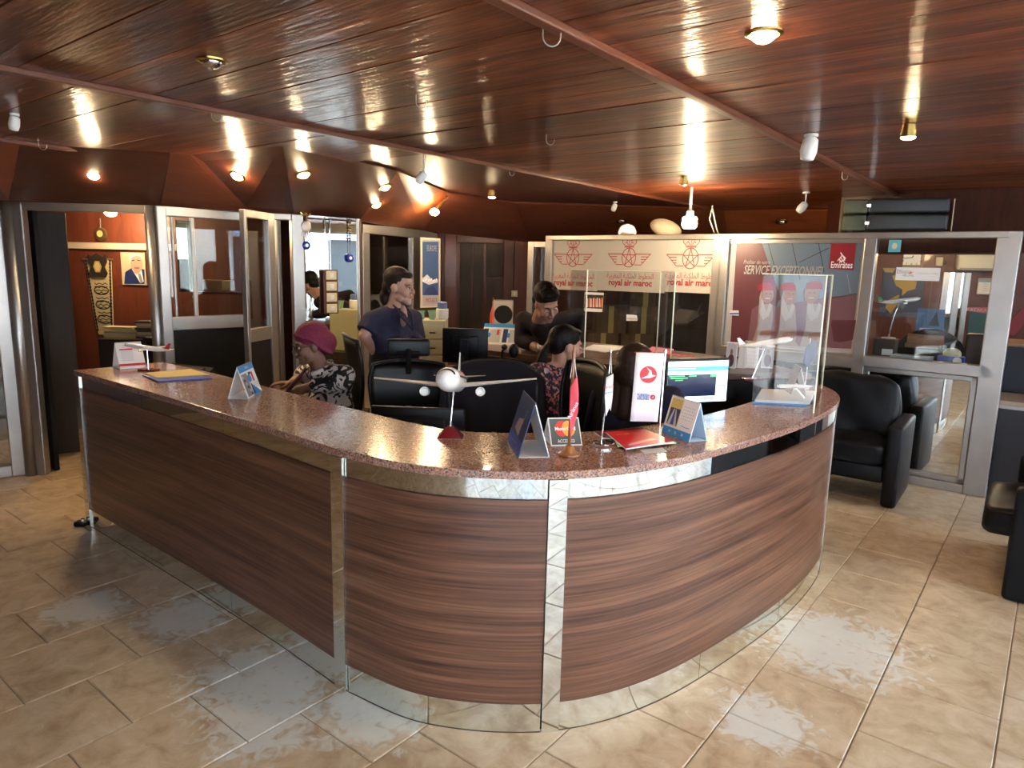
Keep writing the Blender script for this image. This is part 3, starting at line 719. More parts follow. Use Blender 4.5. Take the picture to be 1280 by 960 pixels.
# ------------------------------------------------------------------ LAMPS
def hit(px, py, pn):
    p, n = pn; d = ray(px, py); return O3 + d*((p-O3).dot(n)/d.dot(n))
def downlight(label, p, n, on=True, r=.042, power=14, grp='recessed ceiling spotlights', can=0.0):
    """round fitting in a panel; n points into the room"""
    t = thing('spotlight', label, 'lamp', p, 0, grp); R = n.to_track_quat('Z', 'Y').to_matrix().to_4x4()
    q = MB(); q.M = R
    if can: q.lathe([(r*.75, 0), (r*.78, can), (r*.95, can+.002), (r*.95, can-.03), (r*.80, can-.03), (r*.80, 0)], 20); q.obj('lamp_holder', M_gold, t, smooth=False)
    else: q.lathe([(r*1.0, 0), (r*1.32, 0), (r*1.30, .006), (r*1.05, .010), (r*1.0, .004)], 28); smooth_by_angle(q.obj('trim_ring', M_gold, t))
    q = MB(); q.M = R; h = can or .004
    q.ell((0, 0, h+.001), (r*.86, r*.86, r*.62 if not can else r*.3), 18, 10); q.obj('bulb', M_lamp if on else M_chrome, t, smooth=True)
    if on:
        l = bpy.data.lights.new('spot', 'SPOT'); l.energy = power; l.color = (1, .68, .36); l.spot_size = 2.6; l.spot_blend = .8; l.shadow_soft_size = .035
        o = bpy.data.objects.new('light', l); COL.objects.link(o); o.parent = t; o.matrix_local = (-n).to_track_quat('-Z', 'Y').to_matrix().to_4x4() if 0 else Matrix.Translation(n*(h+.045))@n.to_track_quat('-Z', 'Y').to_matrix().to_4x4()
        o['kind'] = 'structure'
    return t
for px, py, k, lab in ((117, 218, 1, 'lit spotlight in the sloping panel at far left above the dark door'),
                       (297, 219, 3, 'lit spotlight in the dark sloping panel, left of the pair above the doors'),
                       (379, 217, 4, 'lit spotlight in the sloping panel above the mirror with hanging charms'),
                       (481, 233, 4, 'lit spotlight in the sloping panel above the standing woman, upper of two'),
                       (470, 255, 5, 'lit spotlight in the sloping panel above the standing woman, lower of two'),
                       (615, 275, 6, 'lit spotlight in the far dark sloping panel above the cupboard doors')):
    n_ = -SP[k][1].copy(); p = hit(px, py, SP[k]); downlight(lab, p+n_*.001, n_, power=2)
for px, py, k, lab in ((705, 275, 7, 'unlit round spotlight fitting above the three-logo banner'), (777, 276, 8, 'unlit spotlight fitting at the edge of the orange panel, tilted'),
                       (977, 277, 9, 'unlit brass spotlight fitting in the orange panel above the red airline poster')):
    n_ = -SP[k][1].copy(); p = hit(px, py, SP[k]); downlight(lab, p+n_*.001, n_, on=False, r=.05)
dn = Vector((0, 0, -1))
downlight('lit recessed ceiling spotlight nearest the camera, right of the batten', G(955, 40, ZC-.001), dn, r=.042, power=2)
downlight('unlit recessed ceiling spotlight in the planks at upper left', G(265, 75, ZC-.001), dn, on=False, r=.04)
downlight('lit spotlight in a short brass can hanging from the ceiling at right', G(1137, 156, ZC-.001), dn, r=.035, power=2, can=.055)
downlight('unlit spotlight in a short can on the ceiling behind the counter', G(855, 222, ZC-.001), dn, on=False, r=.035, can=.05)
downlight('lit spotlight in a short can on the far ceiling above the cupboard doors', G(615, 238, ZC-.001), dn, r=.038, power=2, can=.06)
# lamp on the bracket of the orange corner
pb = P(543, 265, 7.0); t = thing('track_spotlight', 'lit spotlight on a dark bracket at the corner of the orange sloping panel', 'lamp', pb)
q = MB(); q.tube([P(560, 246, 7.0)-pb, P(545, 262, 7.0)-pb], .016, 8); q.obj('bracket', M_gold, t)
q = MB(); q.ell((0, 0, 0), (.045, .03, .035)); q.obj('bulb', M_lamp, t, smooth=True)
l = bpy.data.lights.new('point', 'POINT'); l.energy = 1; l.color = (1, .7, .4); l.shadow_soft_size = .04; o = bpy.data.objects.new('light', l); COL.objects.link(o); o.location = (0, -.1, -.06); o.parent = t; o['kind'] = 'structure'
# bare bulb above the glass wall
pb = P(862, 277, 6.0); t = thing('light_bulb', 'glowing bare bulb hanging below the ceiling behind the three-logo banner', 'lamp', pb)
q = MB(); q.lathe([(.02, -.06), (.05, -.055), (.062, -.03), (.06, .03), (.045, .04)], 20); q.obj('bulb', M_lampc, t, smooth=True)
q = MB(); q.lathe([(.03, .04), (.03, .085), (.012, .1), (.012, ZC-pb.z-.001)], 14); q.obj('socket', M_wht, t)
l = bpy.data.lights.new('point', 'POINT'); l.energy = 1.6; l.color = (1, .72, .42); l.shadow_soft_size = .06; o = bpy.data.objects.new('light', l); COL.objects.link(o); o.location = (0, 0, -.16); o.parent = t; o['kind'] = 'structure'
# small lamp in the left office, and one added in the right office
def office_lamp(label, p, power=8, vis=True):
    t = thing('ceiling_lamp', label, 'lamp', p)
    q = MB(); q.ell((0, 0, -.03), (.05, .05, .03)); q.obj('bulb', M_lamp, t, smooth=True)
    l = bpy.data.lights.new('point', 'POINT'); l.energy = power; l.color = (1, .68, .38); l.shadow_soft_size = .05; o = bpy.data.objects.new('light', l); COL.objects.link(o); o.location = (0, 0, -.13); o.parent = t; o['kind'] = 'structure'
office_lamp('lit lamp above the office seen past the dark door at left', P(138, 262, 6.3), 2.2)
office_lamp('lit lamp added in place of a lamp reflection at the top of the right-hand office window', P(1200, 297, 6.9), 2.5)  # added lamp where a reflected one glows; it also lights the back office
p = G(1320, 60, ZC); 
# detectors, hooks, camera heads hanging from the ceiling
def hook(px, py, label, s=1.0):
    p = G(px, py, ZC); q = MB(); r = .022*s
    q.tube([(0, 0, 0), (0, 0, -.03*s)]+[(r-r*math.cos(a), 0, -.03*s-r*math.sin(a)) for a in [PI*k/8*1.0 for k in range(1, 9)]]+[(2*r, 0, -.02*s)], .0022, 6)
    o = q.obj('ceiling_hook', M_alud, None, loc=p); o.rotation_euler = (0, 0, .2); tag(o, label, 'hook', 'wire hooks in the ceiling')
hook(679, 28, 'large wire hook screwed beside the batten near the camera', 1.2); hook(520, 118, 'thin wire hook in the middle of the dark planks'); hook(264, 137, 'wire hook just below the left batten')
hook(683, 168, 'thin wire hook above the floral-shirt woman'); hook(1053, 215, 'wire hook at the far end of the right batten'); hook(48, 176, 'wire hook in the dark planks at far left'); hook(637, 212, 'small wire hook under the far part of the left batten', .8)
def head(px, py, label, drop, s=1.0, tilt=.5, zc=ZC):
    p = G(px, py, zc); t = thing('camera_head', label, 'camera', p)
    q = MB(); q.cyl((0, 0, 0), (0, 0, -.012), .03*s); q.cyl((0, 0, -.01), (0, 0, -drop), .006*s, n=8); q.obj('mount', M_wht, t)
    R = Matrix.Rotation(tilt, 4, 'Y'); q = MB(); q.M = T(0, 0, -drop)@R; q.lathe([(.02*s, .01*s), (.032*s, 0), (.036*s, -.05*s), (.028*s, -.085*s), (.01*s, -.09*s)], 18); q.obj('housing', mat('white_gloss', (.8, .8, .78), .3), t, smooth=True)
head(530, 190, 'small white camera head hanging on a thin stem from the ceiling', .13, .8, .6)
head(1014, 168, 'white dome detector against the right batten', .025, 1.15, .1)
head(1008, 240, 'small white tilted spotlight head hanging before the orange panel', .10, 1.0, .7)
head(769, 252, 'tiny white camera head at the end of the left batten', .03, .8, .3)
head(18, 142, 'small white fitting on the ceiling at far left edge', .02, .7, .2)
q = MB(); q.tube([P(890, 257, 6.0), P(893, 272, 6.0), P(897, 290, 6.0), P(899, 292, 6.0)], .006, 6); q.tube([P(891, 257, 6.03), P(887, 274, 6.03), P(893, 291, 6.03)], .005, 6)
tag(q.obj('ceiling_cable', M_alud), 'thin twisted cable hanging from the ceiling right of the bare bulb', 'cable')

# ------------------------------------------------------------------ suitcase and bits on top of the glass wall
p0 = onb(1082, 290, GB+.02); p0.z = HW+.002
t = thing('suitcase', 'dark hard-shell suitcase lying on top of the glass wall under the ceiling', 'suitcase', (p0.x, p0.y, p0.z), -YAW+.25)
M_case = mat('dark_grey_shell', (.022, .026, .028), .45); M_caseb = mat('olive_fabric', (.09, .095, .06), .7)
for z0, z1 in ((0.012, .14), (.148, .262)):
    q = MB(); q.rbox(.0, .56, -.06, .42, z0, z1, .022); smooth_by_angle(q.obj('shell', M_case, t), 50)
    q = MB(); q.rbox(-.18, 0, -.05, .40, z0, z1-.004, .018); smooth_by_angle(q.obj('side_shell', M_caseb, t), 50)
for x in (-.12, .5):
    for z in (.0,): q = MB(); q.M = T(x, .0, .006); q.cbox((0, 0, 0), (.04, .05, .012)); q.obj('foot', M_blk, t)
for z in (.07, .205):
    q = MB(); q.cbox((-.0, -.064, z), (.035, .01, .03)); q.obj('latch', M_chrome, t, bev=.003)
q = MB(); q.tube([(.585, -.05, .25), (.585, -.055, .002)], .004, 6); q.obj('strap', M_crm, t)
q = MB(); q.ell((0, 0, .07), (.16, .09, .085), rot=Matrix.Rotation(.3, 3, 'Y')); p = onb(832, 292, GB+.02); p.z = HW
o = q.obj('cloth_bundle', mat('beige_cloth', (.42, .34, .22), .9, bump=.4), None, smooth=True, loc=(p.x, p.y, HW-.012)); tag(o, 'beige rolled cloth lying on the glass wall left of the bulb', 'cloth')
q = MB()
for k in range(3): q.M = Matrix.Rotation(PI/2-.1*k, 4, 'X'); q.lathe([(.085-.012*k, -.006), (.095-.012*k, 0), (.085-.012*k, .006)], 24)
p = onb(784, 292, GB+.02); o = q.obj('cable_coil', M_alud, None, loc=(p.x, p.y, HW+.02)); tag(o, 'coil of grey cable on top of the glass wall above the middle logo', 'cable')
for v in o.data.vertices: v.co.z = max(v.co.z, -.018)

# ------------------------------------------------------------------ POSTERS ON THE GLASS WALL
GM = frame(W(0, GB-.010, 0), EA, (0, 0, 1)); GMi = GM.inverted()
def mk_uv(M):
    Mi = M.inverted(); n = M.col[2].to_3d(); o = M.translation.copy()
    def f(px, py):
        d = ray(px, py); v = Mi@(O3+d*((o-O3).dot(n)/d.dot(n))); return (v.x, v.y)
    return f
guv = mk_uv(GM)
M_ban = mat('banner_vinyl', (.42, .385, .34), .55)
bn = thing('airline_banner', 'white banner with three dark red crown-and-wings logos across the glass wall', 'banner')
cuts = [guv(691, 330)[0], guv(748, 330)[0], guv(833, 330)[0], guv(904, 330)[0]]
zt, zb = 1.94, 1.415
for x0, x1 in zip(cuts, cuts[1:]): q = MB(); q.M = GM; q.box(x0, x1-.001, zb+.02*(x0-cuts[0]), zt, -.002, 0); q.obj('sheet', M_ban, bn)
def ram(cx, cz, s):
    pr = Print(GM@T(cx, cz)@Matrix.Scale(s, 4)); m = M_ram; w_ = .018
    pr.ring(m, 0, 0, .20, .245, w_*1.2)
    st = [(0.19*math.sin(2*PI*k/5), .235*math.cos(2*PI*k/5)) for k in range(5)]
    for k in range(5): pr.line(m, [st[k], st[(k+2) % 5]], w_*1.1)
    for sgn in (-1, 1):
        pr.line(m, [(sgn*.19, .09), (sgn*.62, .09)], w_*1.3)
        for k in range(1, 5): x1 = .62-.065*k; pr.line(m, [(sgn*(.36 if k < 4 else .17), .09-.068*k), (sgn*x1, .09-.068*k)], w_*1.1)
        pr.line(m, [(sgn*.62, .09), (sgn*.36, -.185)], w_)
    pr.line(m, [(-.13, .27), (.13, .27)], w_*1.3); pr.line(m, [(-.12, .30), (.12, .30)], w_)
    for sgn in (-1, 1):
        pr.line(m, [(sgn*.12, .30), (sgn*.20, .38), (sgn*.20, .44), (sgn*.13, .47), (sgn*.06, .43), (0, .50)], w_)
        pr.line(m, [(sgn*.03, .33), (sgn*.08, .40), (sgn*.12, .36)], w_)
    pr.disc(m, 0, .535, .022); pr.line(m, [(0, .3), (0, .52)], w_*.8)
    pr.obj('logo_print', bn)
AR_S = '\uFE94\uFEF4\uFE91\uFEAE\uFED0\uFEE4\uFEDF\u0627 \uFE94\uFEF4\uFEDC\uFEE0\uFEE4\uFEDF\u0627 \uFEC1\uFEEE\uFEC4\uFEA8\uFEDF\u0627'
for (cx, cy, hw, ax) in ((716, 322, 24, 716), (786, 322, 27, 787), (863, 323, 31, 864)):
    u, v = guv(cx, cy); u1, _ = guv(cx+hw, cy); s = (u1-u)/.62; ram(u, v, s)
    wd = (guv(ax+hw, 345)[0]-guv(ax-hw, 345)[0])
    text(AR_S, .075, M_ram, GM@T(*guv(ax, 348+.0), .001), bn, width=wd*1.08)
    text('royal air maroc', .085, M_ram, GM@T(*guv(ax, 357), .001), bn, bold=.003, width=wd*1.0)
# football photo print hanging below the banner
ph = thing('photo_print', 'small colour photo of a team in red on white paper, taped to the glass', 'photo')
pr = Print(GM); pr.z = .02
def gp(l): return [guv(*p) for p in l]
pr.poly(M_white, gp([(731, 389), (754, 390), (756, 366), (732, 365)])); pr.poly(M_blki, gp([(731.5, 385), (754, 386), (755.5, 369), (732.5, 368)]))
for k in range(14): x = 733+k*1.55; pr.poly([M_red, M_white, M_red, M_org, M_white][k % 5], gp([(x, 384), (x+1.6, 384), (x+1.4, 372+k % 3), (x+.3, 373-k % 2)]))
pr.obj('print', ph)
# poster with the three cabin crew
po = thing('airline_poster', 'framed poster of three cabin crew in red hats reading Service exceptionnel', 'poster')
M_pb = mat('poster_blue', (.11, .16, .22), .4); M_pp = mat('poster_plum', (.09, .024, .034), .4); M_pw = mat('poster_white', (.32, .30, .30), .4); M_pr = mat('poster_red', (.24, .012, .02), .4)
M_ps = mat('poster_skin', (.24, .12, .09), .4); M_pm = mat('poster_mauve', (.15, .07, .085), .4); M_pc = mat('poster_cream', (.25, .20, .19), .4)
x0, x1 = guv(912, 300)[0], guv(1078, 300)[0]; q = MB(); q.M = GM; q.box(x0-.0, x1+.03, .985, 1.925, -.004, 0); q.obj('backing', M_pw, po)
for (a_, b_, c_, d_) in ((x0-.02, x1+.05, 1.90, 1.935), (x0-.02, x1+.05, .975, 1.0), (x0-.02, x0+.005, .975, 1.93), (x1+.02, x1+.05, .975, 1.93)):
    q = MB(); q.M = GM; q.box(a_, b_, c_, d_, -.004, .012); q.obj('frame', M_alu, po, bev=.003)
pr = Print(GM)
pr.poly(M_pb, gp([(914, 428), (1064, 436), (1079, 304), (922, 303)]))
pr.poly(M_pp, gp([(913, 428), (955, 430), (975, 370), (952, 303), (921, 303)]))
pr.poly(M_pm, gp([(955, 431), (1064, 436), (1071, 368), (1036, 371), (975, 382)]))
for l in ([(999, 328), (1036, 310)], [(1023, 303), (1030, 340)], [(960, 303), (970, 340)], [(1038, 373), (1071, 367)], [(1059, 343), (1063, 366)], [(990, 303), (1000, 350)]): pr.line(M_blki if l[0][1] != 343 else M_grey, gp(l), .006)
pr.poly(M_pp, gp([(1035, 425), (1050, 428), (1066, 425), (1070, 400), (1040, 400)]))
def crew(cx, top, s, hat, face_dx):
    P_ = lambda l: gp([(cx+x*s, top+y*s) for x, y in l])
    pr.poly(M_pp, P_([(-13, 6), (-10, 20), (-14, 24), (-15, 12)]))
    pr.poly(M_pc, P_([(-20, 36), (-8, 28), (8, 28), (19, 36), (20, 88), (-20, 86)]))
    pr.poly(M_pm, P_([(-20, 36), (-10, 29), (-12, 60), (-20, 86), (-26, 80)])); pr.poly(M_pm, P_([(10, 29), (20, 36), (26, 78), (18, 88), (12, 60)]))
    pr.poly(M_pw, P_([(-9, 18), (-6, 8), (-2, 30), (3, 46), (-4, 52), (-10, 40)])); pr.poly(M_pw, P_([(6, 26), (10, 30), (4, 48), (0, 44)]))
    c = P_([(face_dx, 15)])[0]; pr.disc(M_ps, c[0], c[1], .062*s, .088*s)
    pr.poly(hat, P_([(-12, 8), (-11, 1), (-4, -3), (7, -3), (11, 2), (11, 8)]))
    e_ = P_([(face_dx-3, 13), (face_dx+3, 13), (face_dx-3, 20), (face_dx+3, 20)]); pr.line(M_blki, [e_[0], (e_[0][0]+.015, e_[0][1])], .006); pr.line(M_blki, [e_[1], (e_[1][0]+.015, e_[1][1])], .006); pr.line(M_pw, [e_[2], e_[3]], .01)
    pr.poly(M_ps, P_([(-6, 68), (8, 66), (14, 72), (0, 78), (-10, 74)]))
crew(957, 356, .85, M_pr, 3); crew(985, 356, .88, M_pr, 3); crew(1018, 354, .92, M_pr, -4)
pr.poly(M_pr, gp([(1036, 336), (1067, 338), (1071, 296), (1040, 296)]))
pr.line(M_white, gp([(1052, 328), (1049, 324), (1053, 319), (1051, 316)]), .008); pr.line(M_white, gp([(1050, 327), (1056, 325), (1054, 320), (1057, 323)]), .008); pr.line(M_white, gp([(1047, 326), (1051, 322), (1056, 329)]), .006)
pr.obj('print', po)
text('Emirates', .075, M_white, GM@T(*guv(1052, 335), .009), po, width=guv(1065, 334)[0]-guv(1038, 334)[0], bold=.001)
text('Profiter de notre', .05, M_pw, GM@T(*guv(946, 330), .009), po, shear=.3, width=.235)
text('SERVICE EXCEPTIONNEL', .11, M_pw, GM@T(*guv(978, 343.5), .009), po, shear=.25, bold=.002, width=guv(1027, 340)[0]-guv(927, 340)[0])
pr = Print(GM); pr.z = .012; pr.poly(M_lgrey, gp([(913, 394), (924, 394.5), (924, 388), (913, 388)])); pr.poly(M_blui, gp([(913, 393), (924, 393), (924, 391), (913, 391)]))
tag(pr.obj('window_sticker'), 'small white and blue sticker on the left side of the cabin crew poster', 'sticker')
pr = Print(GM); pr.poly(M_white, gp([(783, 401), (797, 401), (796, 394), (783, 393)])); pr.poly(M_lgrey, gp([(784, 399), (796, 400), (796, 398), (784, 397)]))
tag(pr.obj('window_sticker'), 'small white paper sticker on the glass below the three-logo banner', 'sticker')
# notice taped in the right window
nb = thing('notice', 'long white airline notice taped inside the right-hand office window', 'sign'); q = MB(); q.M = GM
(u0, v0), (u1, v1) = guv(1119, 350), guv(1176, 335); q.box(u0, u1, v0, v1, .002, .005); q.obj('sheet', M_white, nb)
text('Ethiopian', .05, M_grey, GM@T(*guv(1130, 342), .0056), nb, width=.10); text('AIRLINES', .02, M_grey, GM@T(*guv(1135, 345.5), .0056), nb)
text('A STAR ALLIANCE MEMBER', .02, M_lgrey, GM@T(*guv(1159, 343), .0056), nb, width=.15)
pr = Print(GM); pr.z = .006; pr.poly(M_org, gp([(1138, 342), (1143, 338), (1140, 342)])); pr.poly(M_red, gp([(1136, 342), (1140, 339), (1138, 342.5)])); pr.obj('print', nb)

# ------------------------------------------------------------------ things on the back wood wall
buv = mk_uv(Mb@T(0, 0, .065))
sw = thing('light_switch', 'cream light switch on the orange wood panel beside the leaning man', 'switch'); u, v = buv(643, 367)
q = MB(); q.M = Mb; q.box(u-.04, u+.04, v-.04, v+.04, .062, .072); q.obj('plate', M_crm, sw, bev=.003); q = MB(); q.M = Mb; q.box(u-.015, u+.015, v-.02, v+.02, .072, .078); q.obj('rocker', M_wht, sw, bev=.002)
ps = thing('travel_poster', 'framed blue travel poster beside the standing woman', 'poster')
q0 = P(526, 300, 7.4); q1 = P(553, 302, 7.6); q0.z = q1.z = 0; PM = frame(q0, q1-q0, (0, 0, 1)); puv = mk_uv(PM)
def pp(l): return [puv(*p) for p in l]
(u0, v0), (u1, v1) = puv(526, 385), puv(551, 298); q = MB(); q.M = PM; q.box(u0, u1, v0, v1, -.02, .0); q.obj('frame', mat('cream_frame', (.5, .44, .32), .5), ps, bev=.004)
pr = Print(PM); pr.rect(M_pw, u0+.02, v0+.02, u1-.02, v1-.02); pr.poly(mat('poster_deep_blue', (.03, .07, .17), .4), pp([(528, 369), (548, 369), (548, 302), (528, 302)]))
pr.poly(M_lgrey, pp([(528, 348), (534, 343), (540, 350), (547, 349), (547, 353), (536, 356), (528, 352)])); pr.poly(M_navy, pp([(529, 369), (533, 360), (542, 357), (547, 366), (547, 369)]))
for k in range(9): x = 529+k*2; pr.poly(M_white, pp([(x, 352-(k % 3)), (x+1, 352-(k % 3)), (x+1, 350-(k % 3)), (x, 350-(k % 3))]))
pr.obj('print', ps); text('EUROPE', .09, M_pw, PM@T(*puv(539.5, 314), .004), ps, width=.13); text('MOULI\'S', .07, M_ram, PM@T(*puv(539, 378), .004), ps, width=.15)
# portrait, pennant, clock on the office wall at left
ouv = mk_uv(OWM)
def op(l): return [ouv(*p) for p in l]
pt = thing('portrait', 'colour portrait of a grey-haired man in a dark blue suit on the wood wall', 'picture')
q = MB(); q.M = OWM; (u0, v0), (u1, v1) = ouv(154.5, 355.5), ouv(182, 316); q.box(u0, u1, v0, v1, .0, .015); q.obj('board', mat('portrait_cream', (.50, .41, .27), .5), pt)
pr = Print(OWM@T(0, 0, .015)); sk = mat('portrait_skin', (.52, .27, .2), .5)
pr.poly(M_navy, op([(156.5, 355), (182, 355), (182, 337), (178, 336), (172, 341), (166, 335), (158, 340)])); pr.poly(M_white, op([(166, 336), (178, 336), (181, 352), (177, 354)]))
pr.poly(M_grey, op([(174, 342), (177, 342), (180, 352), (177, 354), (175, 348)]))
c = ouv(172, 329); pr.disc(sk, c[0], c[1], .062, .09); pr.poly(sk, op([(168, 334), (176, 334), (176, 341), (172, 343), (168, 340)]))
pr.poly(M_lgrey, op([(163, 328), (162.5, 322), (166, 317.5), (175, 317), (179, 321), (179.5, 326), (177.5, 321), (172, 319.5), (166, 322), (164.5, 329)]))
for l in ([(166.5, 326), (169.5, 325)], [(173, 325), (176.5, 326)], [(170, 335), (175, 335)]): pr.line(M_blki, op(l), .009)
pr.line(M_grey, op([(169, 333.3), (175, 333.3)]), .008); pr.obj('print', pt)
pe = thing('wall_pennant', 'long cream pennant with a black floral border and calligraphy on the wood wall', 'pennant'); M_pen = mat('pennant_cream', (.55, .44, .22), .8); M_rod = mat('dark_rod', (.03, .02, .015), .5)
q = MB(); q.M = OWM@T(0, 0, .006); pl = op([(107, 324), (140, 325), (143, 411), (139, 418), (125, 418), (121.5, 411)]); q.prism(pl[::-1], 0, .006); q.obj('cloth', M_pen, pe)
pr = Print(OWM@T(0, 0, .012)); 
for k in range(22):
    f_ = k/21
    for xa, xb in ((108.5, 123.5), (138.3, 141)): c = ouv(xa+(xb-xa)*f_, 326+86*f_); pr.disc(M_blki, c[0], c[1], .012, .018, 6)
for cy in (363, 381, 399):
    c = ouv(128+(cy-363)*.12, cy); pr.ring(M_blki, c[0], c[1], .075, .04, .01, 16)
    for dy in (-8, -4, 0, 3): pts = [(c[0]+x*.022, c[1]-dy*.008+.008*math.sin(x*2.3+cy+dy)) for x in range(-3, 4)]; pr.line(M_blki, pts, .007)
for x in (-2.5, -1.5, -.5, .5, 1.5, 2.5): c = ouv(124+x*3, 346); pr.line(M_blki, [(c[0]-.012, c[1]), (c[0]+.012, c[1]+.008)], .007)
pr.obj('print', pe)
q = MB(); q.M = OWM; c = ouv(124.5, 332); q.prism([(c[0]+x*.012, c[1]+y*.012) for x, y in [(-8, 9), (-5, 7), (0, 10), (5, 7), (8, 9), (8, 3), (6, -1), (8, -6), (6, -9), (-6, -9), (-8, -6), (-6, -1), (-8, 3)]], .018, .03); q.obj('plaque', M_rod, pe)
pr = Print(OWM@T(0, 0, .03)); pr.disc(mat('plaque_gold', (.42, .30, .08), .4), c[0], c[1]-.01, .045, .06, 6); pr.disc(M_pen, c[0], c[1]-.01, .03, .045, 6); pr.obj('plaque_print', pe)
q = MB(); q.M = OWM; u0, v0 = ouv(105, 323.5); u1, _ = ouv(142, 323.5); q.tube([(u0, v0, .012), (u1, v0, .012)], .007, 8); q.obj('rod', M_alud, pe)
ck = thing('hanging_clock', 'small oval brass ornament clock hanging high on the wood wall', 'clock'); c = ouv(127.5, 293); q = MB(); q.M = OWM@T(c[0], c[1], 0); q.lathe([(.055, 0), (.065, .01), (.06, .025), (.03, .028)], 20); q.obj('case', mat('antique_brass', (.16, .11, .05), .4, .6), ck)
q = MB(); q.M = OWM@T(c[0], c[1]+.005, .028); q.lathe([(.03, 0), (.03, .005)], 16); q.obj('dial', M_yel, ck); q = MB(); q.M = OWM; q.tube([(c[0], c[1]+.05, .015), (c[0], c[1]+.15, .01)], .006, 6); q.obj('chain', M_alud, ck)
